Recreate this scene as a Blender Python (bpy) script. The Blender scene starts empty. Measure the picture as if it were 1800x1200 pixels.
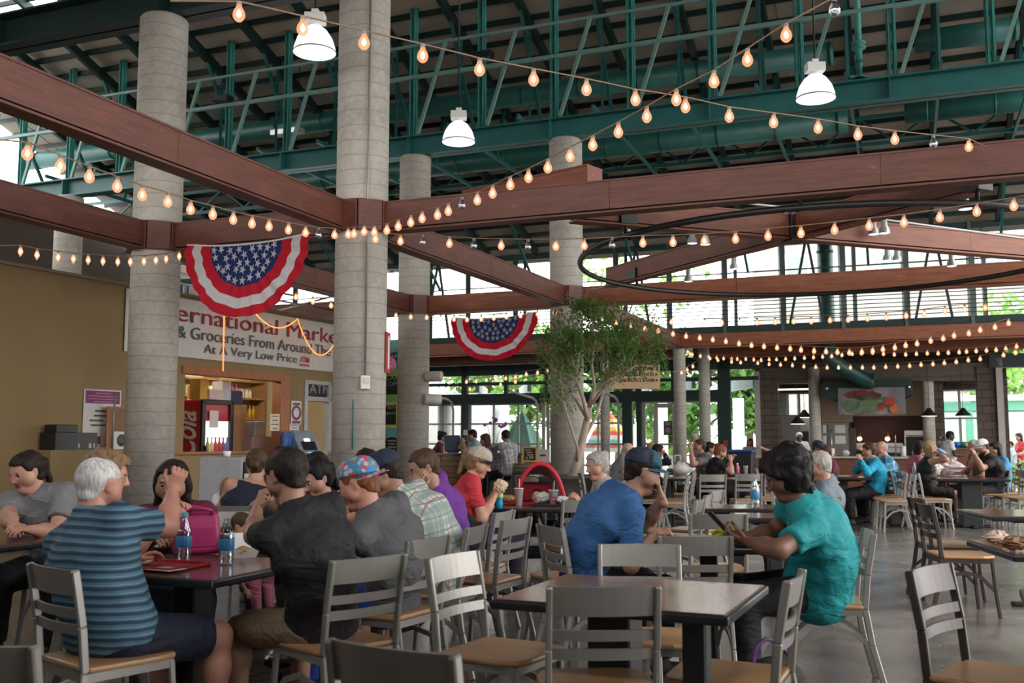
import bpy, bmesh, math, random
import numpy as np
from mathutils import Vector, Matrix, Quaternion
random.seed(7)
SC = bpy.context.scene
COL = SC.collection
PI = math.pi
R = math.radians

# ------------------------------------------------------------------ camera, world, exposure
HC, F, YH = 1.35, 1750.0, 772.0
PITCH = math.atan((YH - 600.0) / F)
cd = bpy.data.cameras.new('camera'); cam = bpy.data.objects.new('camera', cd); COL.objects.link(cam)
cam.location = (0, 0, HC); cam.rotation_euler = (PI / 2 + PITCH, 0, 0)
cd.sensor_width = 36.0; cd.lens = 36.0 * F / 1800.0
cd.clip_start = 0.05; cd.clip_end = 400
cd.dof.use_dof = True; cd.dof.focus_distance = 9.0; cd.dof.aperture_fstop = 4.0
SC.camera = cam

world = bpy.data.worlds.new('overcast_sky'); SC.world = world; world.use_nodes = True
wn = world.node_tree.nodes; wl = world.node_tree.links
bg = wn['Background']
tc = wn.new('ShaderNodeTexCoord'); sx = wn.new('ShaderNodeSeparateXYZ'); rmp = wn.new('ShaderNodeValToRGB')
wl.new(tc.outputs['Generated'], sx.inputs[0]); wl.new(sx.outputs['Z'], rmp.inputs[0]); wl.new(rmp.outputs[0], bg.inputs[0])
rmp.color_ramp.elements[0].position = 0.0; rmp.color_ramp.elements[0].color = (1.0, 0.975, 0.94, 1)
rmp.color_ramp.elements[1].position = 0.7; rmp.color_ramp.elements[1].color = (0.96, 0.97, 1.0, 1)
bg.inputs[1].default_value = 4.6

sun_d = bpy.data.lights.new('hazy_sun', 'SUN'); sun = bpy.data.objects.new('hazy_sun', sun_d); COL.objects.link(sun)
sun_d.energy = 2.2; sun_d.angle = R(12); sun_d.color = (1.0, 0.96, 0.9)
sun.rotation_euler = Vector((-0.62, 0.30, -0.55)).to_track_quat('-Z', 'Y').to_euler()

vs = SC.view_settings
vs.view_transform = 'Standard'; vs.look = 'None'; vs.exposure = 0.22; vs.gamma = 1.0; vs.use_curve_mapping = False
SC.cycles.use_denoising = True
SC.cycles.max_bounces = 7; SC.cycles.diffuse_bounces = 4; SC.cycles.glossy_bounces = 3
SC.cycles.transparent_max_bounces = 12; SC.cycles.transmission_bounces = 4
SC.cycles.sample_clamp_indirect = 6.0
SC.cycles.caustics_reflective = False; SC.cycles.caustics_refractive = False

# ------------------------------------------------------------------ places
CP, SP = math.cos(PITCH), math.sin(PITCH)
def ray(px, py):
    u = (px - 900) / F; v = (600 - py) / F
    return Vector((u, CP - v * SP, SP + v * CP))
def P(px, py, Y):
    d = ray(px, py); return Vector((0, 0, HC)) + d * (Y / d.y)
def PZ(px, py, z):
    d = ray(px, py); return Vector((0, 0, HC)) + d * ((z - HC) / d.z)
def GX(px, Y):
    return (px - 900) / F * Y / 1.005
EX = Vector((0.93, -0.3676, 0)).normalized(); EY = Vector((0.3676, 0.93, 0)).normalized()
GA = math.atan2(EX.y, EX.x)           # the building's grid is turned against the view

# ------------------------------------------------------------------ helpers
def tag(o, label=None, cat=None, group=None, kind=None):
    if label: o['label'] = label
    if cat: o['category'] = cat
    if group: o['group'] = group
    if kind: o['kind'] = kind
    return o
def empty(name, loc=(0, 0, 0), rz=0.0, label=None, cat=None, group=None, kind=None):
    o = bpy.data.objects.new(name, None); COL.objects.link(o)
    o.location = loc; o.rotation_euler = (0, 0, rz); o.empty_display_size = 0.1
    return tag(o, label, cat, group, kind)
def copy_tree(o, parent=None):
    c = o.copy(); COL.objects.link(c); c.parent = parent
    for ch in list(o.children): copy_tree(ch, c)
    return c
class MB:
    def __init__(s): s.v = []; s.f = []; s.m = []; s.sm = []; s.cur = 0; s.smooth = False
    def mat(s, i): s.cur = i; return s
    def sh(s, b): s.smooth = b; return s
    def add(s, vs_, fs_):
        n = len(s.v); s.v += [tuple(v) for v in vs_]
        for f in fs_: s.f.append(tuple(n + i for i in f)); s.m.append(s.cur); s.sm.append(s.smooth)
        return s
    def box(s, c, sz, rz=0.0, M=None):
        hx, hy, hz = sz[0] / 2, sz[1] / 2, sz[2] / 2
        vs_ = [Vector((x, y, z)) for z in (-hz, hz) for y in (-hy, hy) for x in (-hx, hx)]
        M_ = Matrix.Translation(Vector(c)) @ (M if M is not None else Matrix.Rotation(rz, 4, 'Z'))
        return s.add([M_ @ v for v in vs_], [(0, 2, 3, 1), (4, 5, 7, 6), (0, 1, 5, 4), (2, 6, 7, 3), (0, 4, 6, 2), (1, 3, 7, 5)])
    def bar(s, a, b, w, h, up=(0, 0, 1)):
        a = Vector(a); b = Vector(b); d = b - a; L = d.length
        if L < 1e-6: return s
        y = d / L; up = Vector(up)
        x = y.cross(up)
        if x.length < 1e-4: x = y.cross(Vector((1, 0, 0)))
        x.normalize(); z = x.cross(y)
        M = Matrix((x, y, z)).transposed().to_4x4()
        return s.box((a + b) / 2, (w, L, h), M=M)
    def tube(s, pts, r, n=8, closed=False, caps=True):
        pts = [Vector(p) for p in pts]; N = len(pts)
        rr = r if isinstance(r, (list, tuple)) else [r] * N
        prev = None; rings = []
        for i, p in enumerate(pts):
            if closed: t = pts[(i + 1) % N] - pts[i - 1]
            else: t = pts[min(i + 1, N - 1)] - pts[max(i - 1, 0)]
            t.normalize()
            if prev is None:
                a = t.cross(Vector((0, 0, 1)))
                if a.length < 1e-3: a = t.cross(Vector((1, 0, 0)))
            else: a = prev - t * prev.dot(t)
            a.normalize(); prev = a; b = t.cross(a)
            rings.append([p + (a * math.cos(2 * PI * k / n) + b * math.sin(2 * PI * k / n)) * rr[i] for k in range(n)])
        vs_ = [v for q in rings for v in q]; fs_ = []
        for i in range(N if closed else N - 1):
            j = (i + 1) % N
            for k in range(n): fs_.append((i * n + k, i * n + (k + 1) % n, j * n + (k + 1) % n, j * n + k))
        if caps and not closed: fs_ += [tuple(range(n))[::-1], tuple((N - 1) * n + k for k in range(n))]
        o = s.smooth; s.smooth = True; s.add(vs_, fs_); s.smooth = o; return s
    def lathe(s, prof, c=(0, 0, 0), n=20, M=None, ang=2 * PI):
        M = M or Matrix.Identity(4); T = Matrix.Translation(Vector(c)) @ M
        full = abs(ang - 2 * PI) < 1e-6; m = n if full else n + 1
        vs_ = [T @ Vector((r * math.cos(ang * k / n), r * math.sin(ang * k / n), z)) for (r, z) in prof for k in range(m)]; fs_ = []
        for i in range(len(prof) - 1):
            for k in range(n):
                k2 = (k + 1) % m; fs_.append((i * m + k, i * m + k2, (i + 1) * m + k2, (i + 1) * m + k))
        o = s.smooth; s.smooth = True; s.add(vs_, fs_); s.smooth = o; return s
    def prism(s, poly, z0, z1, M=None):
        M = M or Matrix.Identity(4); n = len(poly)
        vs_ = [M @ Vector((x, y, z0)) for x, y in poly] + [M @ Vector((x, y, z1)) for x, y in poly]
        return s.add(vs_, [tuple(range(n))[::-1], tuple(range(n, 2 * n))] + [(i, (i + 1) % n, n + (i + 1) % n, n + i) for i in range(n)])
    def sphere(s, c, r, n=12, sc=(1, 1, 1)):
        pr = [(r * math.sin(PI * i / (n // 2 + 2)) * 1.0, -r * math.cos(PI * i / (n // 2 + 2))) for i in range(n // 2 + 3)]
        pr[0] = (1e-4, pr[0][1]); pr[-1] = (1e-4, pr[-1][1])
        return s.lathe(pr, c, n, Matrix.Diagonal((sc[0], sc[1], sc[2], 1)))
    def mesh(s, name, mats):
        me = bpy.data.meshes.new(name); me.from_pydata(s.v, [], s.f)
        for m in (mats if isinstance(mats, (list, tuple)) else [mats]): me.materials.append(m)
        me.polygons.foreach_set('material_index', s.m); me.polygons.foreach_set('use_smooth', s.sm)
        me.update(); return me
    def build(s, name, mats, parent=None, bevel=0.0, seg=2, loc=None, rz=None):
        o = bpy.data.objects.new(name, s.mesh(name, mats)); COL.objects.link(o); o.parent = parent
        if loc is not None: o.location = loc
        if rz is not None: o.rotation_euler = (0, 0, rz)
        if bevel > 0:
            b = o.modifiers.new('edge', 'BEVEL'); b.width = bevel; b.segments = seg; b.limit_method = 'ANGLE'; b.angle_limit = R(40)
        return o

# ------------------------------------------------------------------ materials
def nmat(name):
    m = bpy.data.materials.new(name); m.use_nodes = True
    return m, m.node_tree.nodes, m.node_tree.links, m.node_tree.nodes['Principled BSDF']
def mix(n, l, fac, a, b):
    x = n.new('ShaderNodeMix'); x.data_type = 'RGBA'
    for sock, v in ((x.inputs['Factor'], fac), (x.inputs['A'], a), (x.inputs['B'], b)):
        if hasattr(v, 'is_linked') or hasattr(v, 'links'): l.new(v, sock)
        else: sock.default_value = v if not isinstance(v, tuple) else (*v[:3], 1)
    return x.outputs['Result']
def mathn(n, l, op, a, b=None):
    x = n.new('ShaderNodeMath'); x.operation = op
    for i, v in enumerate((a, b)):
        if v is None: continue
        if isinstance(v, (int, float)): x.inputs[i].default_value = v
        else: l.new(v, x.inputs[i])
    return x.outputs[0]
def noise(n, l, scale=5.0, detail=4.0, vec=None, rough=0.6):
    t = n.new('ShaderNodeTexNoise'); t.inputs['Scale'].default_value = scale; t.inputs['Detail'].default_value = detail
    t.inputs['Roughness'].default_value = rough
    if vec is not None: l.new(vec, t.inputs['Vector'])
    return t.outputs['Fac']
def objco(n, l, scale=(1, 1, 1), kind='Object'):
    t = n.new('ShaderNodeTexCoord'); m = n.new('ShaderNodeMapping'); m.inputs['Scale'].default_value = scale
    l.new(t.outputs[kind], m.inputs['Vector']); return m.outputs['Vector']
def ramp(n, l, fac, stops):
    r_ = n.new('ShaderNodeValToRGB'); el = r_.color_ramp.elements
    while len(el) < len(stops): el.new(0.5)
    for e, (p, c) in zip(el, stops): e.position = p; e.color = (*c[:3], 1)
    l.new(fac, r_.inputs[0]); return r_.outputs[0]
def bump(n, l, b, h, strength=0.3, dist=0.01):
    x = n.new('ShaderNodeBump'); x.inputs['Strength'].default_value = strength; x.inputs['Distance'].default_value = dist
    l.new(h, x.inputs['Height']); l.new(x.outputs[0], b.inputs['Normal'])
MC = {}
def plain(name, col, rough=0.6, metal=0.0, var=0.12, scale=6.0, bmp=0.0, spec=None, coord=(1, 1, 1)):
    if name in MC: return MC[name]
    m, n, l, b = nmat(name)
    vec = objco(n, l, coord); f = noise(n, l, scale, 4, vec)
    lo = tuple(c * (1 - var) for c in col); hi = tuple(min(1, c * (1 + var)) for c in col)
    l.new(ramp(n, l, f, [(0.3, lo), (0.7, hi)]), b.inputs['Base Color'])
    b.inputs['Roughness'].default_value = rough; b.inputs['Metallic'].default_value = metal
    if spec is not None: b.inputs['Specular IOR Level'].default_value = spec
    if bmp: bump(n, l, b, noise(n, l, scale * 6, 3, vec), bmp, 0.004)
    MC[name] = m; return m
def emit(name, col, strength, sample=True):
    if name in MC: return MC[name]
    m, n, l, b = nmat(name)
    b.inputs['Base Color'].default_value = (*col, 1); b.inputs['Emission Color'].default_value = (*col, 1); b.inputs['Emission Strength'].default_value = strength
    if not sample: m.cycles.emission_sampling = 'NONE'
    MC[name] = m; return m
def glassy(name, col=(1, 1, 1), mixf=0.88, rough=0.02):
    if name in MC: return MC[name]
    m, n, l, b = nmat(name); out = n['Material Output']
    t = n.new('ShaderNodeBsdfTransparent'); t.inputs[0].default_value = (*col, 1)
    g = n.new('ShaderNodeBsdfGlossy'); g.inputs['Roughness'].default_value = rough; g.inputs[0].default_value = (0.9, 0.95, 1, 1)
    x = n.new('ShaderNodeMixShader'); x.inputs[0].default_value = 1 - mixf
    l.new(t.outputs[0], x.inputs[1]); l.new(g.outputs[0], x.inputs[2]); l.new(x.outputs[0], out.inputs[0])
    MC[name] = m; return m

def concrete_mat(name, col, ring=0.17):
    m, n, l, b = nmat(name)
    t = n.new('ShaderNodeTexCoord'); s = n.new('ShaderNodeSeparateXYZ'); l.new(t.outputs['Object'], s.inputs[0])
    big = noise(n, l, 1.3, 5, t.outputs['Object']); fine = noise(n, l, 14, 5, t.outputs['Object'])
    zz = mathn(n, l, 'ADD', s.outputs['Z'], mathn(n, l, 'MULTIPLY', mathn(n, l, 'SUBTRACT', big, 0.5), 0.10))
    fr = mathn(n, l, 'FRACT', mathn(n, l, 'DIVIDE', zz, ring))
    line = mathn(n, l, 'GREATER_THAN', fr, 0.9)
    strength = mathn(n, l, 'MULTIPLY', line, mathn(n, l, 'MULTIPLY', fine, 0.75))
    hi = tuple(min(1, c * 1.22) for c in col); lo = tuple(c * 0.72 for c in col)
    base = ramp(n, l, mathn(n, l, 'ADD', mathn(n, l, 'MULTIPLY', big, 0.6), mathn(n, l, 'MULTIPLY', fine, 0.4)), [(0.35, lo), (0.65, hi)])
    l.new(mix(n, l, strength, base, tuple(c * 0.42 for c in col)), b.inputs['Base Color'])
    b.inputs['Roughness'].default_value = 0.85
    bump(n, l, b, mathn(n, l, 'SUBTRACT', fine, mathn(n, l, 'MULTIPLY', line, 0.6)), 0.5, 0.01)
    return m
M_CONC = concrete_mat('board_formed_concrete', (0.47, 0.44, 0.385))

def wood_mat(name, lo, hi, scale=(1.0, 9.0, 9.0), rough=0.55, scratch=0.0):
    m, n, l, b = nmat(name)
    vec = objco(n, l, scale); f = noise(n, l, 2.6, 6, vec, 0.65); g = noise(n, l, 9.0, 3, vec, 0.7)
    c = ramp(n, l, f, [(0.28, lo), (0.72, hi)])
    c = mix(n, l, mathn(n, l, 'MULTIPLY', g, 0.35), c, tuple(x * 0.55 for x in lo))
    if scratch:
        k = noise(n, l, 3.2, 8, objco(n, l, (scale[0] * 2.2, scale[1], scale[2])), 0.75)
        k = mathn(n, l, 'MULTIPLY', mathn(n, l, 'GREATER_THAN', k, 0.64), scratch)
        c = mix(n, l, k, c, tuple(min(1, x * 1.9 + 0.05) for x in hi))
    l.new(c, b.inputs['Base Color']); b.inputs['Roughness'].default_value = rough
    bump(n, l, b, g, 0.25, 0.004); return m
M_BEAM_LIT = wood_mat('stained_glulam_lit', (0.21, 0.060, 0.028), (0.45, 0.155, 0.075), (0.9, 9, 9), 0.5, 0.15)  # far beams: same stain, colour warmed and brightened for light they lack
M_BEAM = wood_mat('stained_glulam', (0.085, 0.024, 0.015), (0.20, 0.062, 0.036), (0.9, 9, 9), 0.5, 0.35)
M_OAK = wood_mat('oak_seat', (0.36, 0.19, 0.085), (0.50, 0.29, 0.14), (9, 1.2, 9), 0.35)
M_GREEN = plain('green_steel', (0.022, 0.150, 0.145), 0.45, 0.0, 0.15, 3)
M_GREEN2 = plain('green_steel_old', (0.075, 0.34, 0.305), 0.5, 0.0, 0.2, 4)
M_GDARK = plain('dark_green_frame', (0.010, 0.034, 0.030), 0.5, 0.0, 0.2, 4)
M_DUCT = plain('green_duct_paint', (0.032, 0.17, 0.15), 0.42, 0.0, 0.25, 2.2)
M_BLACK = plain('black_metal', (0.012, 0.012, 0.013), 0.45, 0.0, 0.2, 8)
M_WHITE = plain('white_paint', (0.78, 0.77, 0.74), 0.5, 0, 0.05, 5)
M_GREYM = plain('warm_grey_metal', (0.30, 0.285, 0.265), 0.38, 0.35, 0.08, 5)
M_CHROME = plain('brushed_steel', (0.55, 0.55, 0.56), 0.28, 0.9, 0.08, 8)
M_TAN = plain('tan_wall_paint', (0.275, 0.185, 0.085), 0.75, 0, 0.07, 1.2, 0.15)

def floor_mat():
    m, n, l, b = nmat('stained_polished_concrete')
    vec = objco(n, l, (1, 1, 1)); a = noise(n, l, 0.9, 7, vec, 0.65); c = noise(n, l, 3.0, 5, vec, 0.6)
    f = mathn(n, l, 'ADD', mathn(n, l, 'MULTIPLY', a, 0.6), mathn(n, l, 'MULTIPLY', c, 0.4))
    col = ramp(n, l, f, [(0.32, (0.058, 0.052, 0.046)), (0.5, (0.125, 0.115, 0.105)), (0.68, (0.20, 0.185, 0.165))])
    t = n.new('ShaderNodeMapping'); l.new(n['Texture Coordinate'].outputs['Object'], t.inputs['Vector']); t.inputs['Rotation'].default_value = (0, 0, -GA)
    s = n.new('ShaderNodeSeparateXYZ'); l.new(t.outputs[0], s.inputs[0])
    joints = None
    for o_ in ('X', 'Y'):
        fr = mathn(n, l, 'FRACT', mathn(n, l, 'DIVIDE', mathn(n, l, 'ADD', s.outputs[o_], 0.9), 3.05))
        g = mathn(n, l, 'LESS_THAN', fr, 0.005)
        joints = g if joints is None else mathn(n, l, 'MAXIMUM', joints, g)
    l.new(mix(n, l, mathn(n, l, 'MULTIPLY', joints, 0.8), col, (0.02, 0.02, 0.02)), b.inputs['Base Color'])
    l.new(mathn(n, l, 'ADD', mathn(n, l, 'MULTIPLY', c, 0.34), 0.06), b.inputs['Roughness'])
    bump(n, l, b, a, 0.05, 0.01); return m
M_FLOOR = floor_mat()

def brick_mat(name, a, b_, mortar, scale=1.0, bw=0.5, rh=0.25):
    m, n, l, b = nmat(name)
    t = n.new('ShaderNodeTexBrick'); vec = objco(n, l, (1, 1, 1), 'UV'); l.new(vec, t.inputs['Vector'])
    t.inputs['Color1'].default_value = (*a, 1); t.inputs['Color2'].default_value = (*b_, 1); t.inputs['Mortar'].default_value = (*mortar, 1)
    t.inputs['Scale'].default_value = scale; t.inputs['Mortar Size'].default_value = 0.012; t.inputs['Brick Width'].default_value = bw; t.inputs['Row Height'].default_value = rh
    f = noise(n, l, 9, 4, objco(n, l)); l.new(mix(n, l, mathn(n, l, 'MULTIPLY', f, 0.45), t.outputs['Color'], tuple(x * 0.4 for x in a)), b.inputs['Base Color'])
    b.inputs['Roughness'].default_value = 0.85; bump(n, l, b, t.outputs['Fac'], -0.3, 0.01); return m
def box_uv(o, rot=0.0):
    me = o.data; uv = me.uv_layers.new(name='UVMap') if not me.uv_layers else me.uv_layers[0]
    c, s = math.cos(-rot), math.sin(-rot)
    for p in me.polygons:
        nx = p.normal.x * c - p.normal.y * s; ny = p.normal.x * s + p.normal.y * c; nz = p.normal.z
        for li in p.loop_indices:
            v = me.vertices[me.loops[li].vertex_index].co; x = v.x * c - v.y * s; y = v.x * s + v.y * c
            uv.data[li].uv = (x, y) if abs(nz) > 0.7 else ((x, v.z) if abs(ny) > abs(nx) else (y, v.z))
    return o

def struct(o, label, cat='structure'):
    return tag(o, label, cat, None, 'structure')
def text_mesh(s, size=1.0, bold=0.0, extrude=0.003, align='LEFT', spacing=1.0):
    cu = bpy.data.curves.new('txt', 'FONT'); cu.body = s; cu.size = size; cu.extrude = extrude; cu.offset = bold; cu.align_x = align; cu.space_character = spacing; cu.resolution_u = 3
    o = bpy.data.objects.new('txt', cu); COL.objects.link(o); dg = bpy.context.evaluated_depsgraph_get()
    me = bpy.data.meshes.new_from_object(o.evaluated_get(dg)); bpy.data.objects.remove(o); bpy.data.curves.remove(cu); return me
def mesh_extent(me):
    xs = [v.co.x for v in me.vertices]; ys = [v.co.y for v in me.vertices]
    return min(xs), max(xs), min(ys), max(ys)
def place_text(name, s, M, width, height, mat, parent=None, bold=0.0, align='C', spacing=1.0):
    """lettering fitted in width x height; M maps text x,y,(out) to the parent's space, its origin at the text's left-bottom"""
    me = text_mesh(s, 1.0, bold, 0.002, spacing=spacing); x0, x1, y0, y1 = mesh_extent(me)
    k = width / (x1 - x0) if width else height / (y1 - y0); ky = height / (y1 - y0) if height else k
    for v in me.vertices: v.co = M @ Vector(((v.co.x - x0) * k, (v.co.y - y0) * ky, v.co.z))
    me.name = name; me.materials.clear(); me.materials.append(mat)
    o = bpy.data.objects.new(name, me); COL.objects.link(o); o.parent = parent; return o
def face_mat(origin, right, up=(0, 0, 1)):
    r = Vector(right).normalized(); u = Vector(up).normalized(); nn = r.cross(u)
    M = Matrix((r, u, nn)).transposed().to_4x4(); return Matrix.Translation(Vector(origin)) @ M
# ------------------------------------------------------------------ the building's grid: a along the hall, b across it
A0 = Vector((-1.6, 11.35, 0))
def g(a, b, z=0.0): return A0 + EX * a + EY * b + Vector((0, 0, z))
def Pb(px, py, b):
    """where the sight line through a photo pixel meets the grid plane b"""
    d = ray(px, py); o = Vector((0, 0, HC)) - A0
    t = (b - o.dot(EY)) / d.dot(EY); return Vector((0, 0, HC)) + d * t
def aof(px, b, py=772):
    return (Pb(px, py, b) - A0).dot(EX)
def zof(px, py, b): return Pb(px, py, b).z
ZB0, ZB1, ZC = 3.70, 4.05, 6.65
BE = 15.75                                   # far clerestory line
def roof_z(b): return 9.84 - 0.345 * (b - 6.63) if b > 3.4 else 9.84 - 0.345 * (3.4 - 6.63) - 0.345 * (3.4 - b)

# floor and ground outside
m_ = MB(); m_.add([g(-22, -14, 0), g(26, -14, 0), g(26, 19.3, 0), g(-22, 19.3, 0), g(-22, -14, -.2), g(26, -14, -.2), g(26, 19.3, -.2), g(-22, 19.3, -.2)],
      [(0, 1, 2, 3), (7, 6, 5, 4), (0, 4, 5, 1), (1, 5, 6, 2), (2, 6, 7, 3), (3, 7, 4, 0)])
struct(m_.build('floor', M_FLOOR), 'dark stained polished concrete floor with sawn joints')
M_PAVE = plain('pale_paving', (0.50, 0.49, 0.47), 0.8, 0, 0.1, 1.0)
m_ = MB(); m_.add([(-120, -80, -.21), (140, -80, -.21), (140, 160, -.21), (-120, 160, -.21)], [(0, 1, 2, 3)])
struct(m_.build('ground', M_PAVE), 'pale paving outside the hall')

# concrete columns
def column(c, r, z1, label, z0=0.0):
    m_ = MB(); m_.lathe([(1e-3, z0), (r, z0), (r, z1 - .03), (r - .02, z1), (1e-3, z1)], (0, 0, 0), 40)
    o = m_.build('column', M_CONC, None, loc=(c.x, c.y, 0)); return struct(o, label, 'column')
cA, cB, cC, cE = g(0, 0) - Vector((.14, 0, 0)), g(-3.05, 0) - Vector((.08, 0, 0)), g(0, 6.85) + Vector((.06, 0, 0)), g(-3.05, 6.85) + Vector((.05, 0, 0))
cD = Vector((4.35, 25.8, 0))
column(cA, .30, 6.78, 'tallest thick concrete column with a conduit, beside the big flag fan')
column(cB, .30, 6.78, 'thick concrete column in front of the tan market wall')
column(cC, .30, 6.78, 'thick concrete column behind the potted tree')
column(cE, .30, 6.78, 'thick concrete column carrying two white speakers')
column(g(-11.7, 6.85), .30, 6.78, 'concrete column seen above the tan wall at far end of girder')
column(g(8.65, 0), .30, 6.78, 'concrete column beyond the reddish beam')
column(g(8.65, 6.85), .30, 6.78, 'concrete column at the end of the far beam')
column(cD, .155, ZB0, 'slim concrete column under the far beam junction')
column(Pb(1240, 772, 16.9), .15, 3.95, 'slim concrete column standing just behind the junction column')
column(Pb(1064, 772, 16.6), .13, 3.95, 'slim concrete column beside the striped parasol view')

# collars of boards round the columns, and beams
def collar(c, name='collar_beam', r=.36, th=.06):
    m_ = MB(); n = 8; rot = GA + PI / 8
    for k in range(n):
        a0 = rot + 2 * PI * k / n; a1 = rot + 2 * PI * (k + 1) / n
        p = Vector((math.cos(a0), math.sin(a0), 0)) * r; q = Vector((math.cos(a1), math.sin(a1), 0)) * r
        m_.bar(p + Vector((0, 0, (ZB1 - ZB0) / 2)), q + Vector((0, 0, (ZB1 - ZB0) / 2)), th, ZB1 - ZB0)
    o = m_.build(name, M_BEAM, None, .004, 1, loc=(c.x, c.y, ZB0)); return o
for c_, l_ in ((cA, 'octagonal timber collar around the column beside the big flag fan'), (cB, 'octagonal timber collar around the column by the tan wall'),
               (cC, 'octagonal timber collar around the column behind the potted tree'), (cE, 'octagonal timber collar around the column with speakers')):
    struct(collar(c_), l_, 'beam')
def beam(p, q, label, z0=ZB0, z1=ZB1, w=.16, mat=None):
    p = Vector(p); q = Vector(q); d = (q - p); L = d.length; m_ = MB()
    nj = max(1, int(L / 2.2)); s0 = 0
    for k in range(nj):
        s1 = L * (k + 1) / nj
        m_.box((s0 + (s1 - s0) / 2, 0, (z1 - z0) / 2 + .02), (s1 - s0 - .004, w, z1 - z0 - .04)); s0 = s1
    m_.box((L / 2, 0, .01), (L, w + .03, .02)); m_.box((L / 2, 0, z1 - z0 - .01), (L, w + .02, .02))
    o = m_.build('beam', mat or M_BEAM, None, loc=(p.x, p.y, z0), rz=math.atan2(d.y, d.x)); return struct(o, label, 'beam')
rc = .34
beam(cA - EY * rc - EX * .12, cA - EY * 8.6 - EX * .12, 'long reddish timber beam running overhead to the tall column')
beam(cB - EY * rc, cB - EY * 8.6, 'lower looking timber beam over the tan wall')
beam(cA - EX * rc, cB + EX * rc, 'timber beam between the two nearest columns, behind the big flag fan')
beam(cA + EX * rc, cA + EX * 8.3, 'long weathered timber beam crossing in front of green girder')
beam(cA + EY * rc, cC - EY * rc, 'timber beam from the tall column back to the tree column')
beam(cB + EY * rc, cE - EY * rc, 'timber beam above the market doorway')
beam(cC - EX * rc, cE + EX * rc, 'timber beam the smaller flag fan hangs from', mat=M_BEAM_LIT)
beam(cC + EX * rc, cC + EX * 8.4, 'timber beam passing behind the black lighting ring', mat=M_BEAM_LIT)
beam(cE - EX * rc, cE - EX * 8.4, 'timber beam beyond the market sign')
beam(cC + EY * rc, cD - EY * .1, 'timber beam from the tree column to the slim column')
beam(cD + EX * .05, cD + EX * 12.0, 'far timber beam below the louvred windows', mat=M_BEAM_LIT)
beam(cD - EX * .05, cD - EX * 12.0, 'far timber beam above the bar', mat=M_BEAM_LIT)
beam(cD + EX * .05 + EY * 1.6, cD + EX * 12.0 + EY * 1.6, 'second far timber beam above the kitchen', 3.55, 3.9, mat=M_BEAM_LIT)
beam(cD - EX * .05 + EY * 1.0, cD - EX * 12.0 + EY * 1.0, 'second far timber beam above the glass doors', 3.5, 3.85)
# crossing diagonal braces to the right, with a node in the middle
Fn = Vector((3.38, 11.75, 0))
dA = Vector((-1.84, 3.7, 0)).normalized(); dB = Vector((3.27, 1.2, 0)).normalized()
M_BEAM2 = wood_mat('stained_glulam_red', (0.17, 0.045, 0.022), (0.31, 0.098, 0.050), (0.9, 9, 9), 0.55, 0.0)
beam(Fn + dA * .1, Fn + dA * 4.15, 'diagonal red brace falling towards the tree column', 3.72, 4.02, .14, M_BEAM2)
beam(Fn - dA * .1, Fn - dA * 2.5, 'diagonal red brace rising to the near beam', 3.72, 4.02, .14, M_BEAM2)
beam(Fn + dB * .1, Fn + dB * 5.2, 'diagonal red brace running out past the white lamps', 3.72, 4.02, .14, M_BEAM2)
beam(Fn - dB * .1, Fn - dB * 2.9, 'diagonal red brace under the weathered beam', 3.72, 4.02, .14, M_BEAM2)
m_ = MB(); m_.box((0, 0, .15), (.24, .24, .34)); struct(m_.build('trim_1', M_BLACK, None, .01, loc=(Fn.x, Fn.y, 3.72), rz=R(20)), 'black steel node plate where the red braces cross')
# the higher boxed end beyond the tall column
beam(g(.55, 1.5) , g(2.4, .9), 'short sloping timber end standing above the weathered beam', 4.15, 4.5, .3, M_BEAM2)

# girders, truss
def ibeam(p, q, z0, z1, w, name, mat, label):
    d = Vector(q) - Vector(p); L = d.length; m_ = MB(); h = z1 - z0
    m_.box((L / 2, 0, h / 2), (L, .03, h)); m_.box((L / 2, 0, .015), (L, w, .03)); m_.box((L / 2, 0, h - .015), (L, w, .03))
    for k in range(int(L / 2.9)): m_.box((k * 2.9 + .4, -w / 4 - .005, h / 2), (.02, w / 2 - .01, h - .06))
    o = m_.build(name, mat, None, loc=(p[0], p[1], z0), rz=math.atan2(d.y, d.x)); return struct(o, label, 'girder')
ibeam(g(-18, 6.85), g(14, 6.85), 6.78, 7.18, .30, 'girder_beam', M_GREEN, 'long green steel girder resting on the two far thick columns')
ibeam(g(-18, 0), g(14, 0), 6.78, 7.25, .36, 'girder_beam', M_GDARK, 'dark steel girder across the top of the nearest columns')
GP = 1.45
def bay(k): return -3.05 + GP * k
M_RAIL = plain('sage_green_steel', (0.20, 0.37, 0.335), 0.5, 0, 0.1, 4)
for k in range(-8, 10):
    m_ = MB(); h = roof_z(6.85) - 7.18
    for s in (-.042, .042): m_.box((s, 0, h / 2), (.068, .07, h)); m_.box((s, -.05, h / 2), (.012, .05, h))
    p = g(bay(k), 6.85); o = m_.build('truss_post_beam', M_GREEN2, None, loc=(p.x, p.y, 7.18), rz=GA); struct(o, 'green double angle truss post standing on the girder', 'truss'); o['group'] = 'truss posts on the far girder'
for (z, s, mt, l_) in ((8.35, .07, M_RAIL, 'pale green middle rail of the truss'), (8.98, .05, M_RAIL, 'thin upper green rail of the truss')):
    m_ = MB(); m_.bar(g(-16, 6.78, 0), g(14, 6.78, 0), s, s); struct(m_.build('truss_rail_beam', mt, None, loc=(0, 0, z)), l_, 'truss')
m_ = MB()
for k in range(-8, 9): m_.bar(g(bay(k) + .13, 6.78, 7.2), g(bay(k) + GP * .5, 6.78, 9.0), .06, .06)
struct(m_.build('truss_web_beam', M_RAIL), 'pale green slanting web bars of the truss', 'truss')
m_ = MB()
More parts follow.
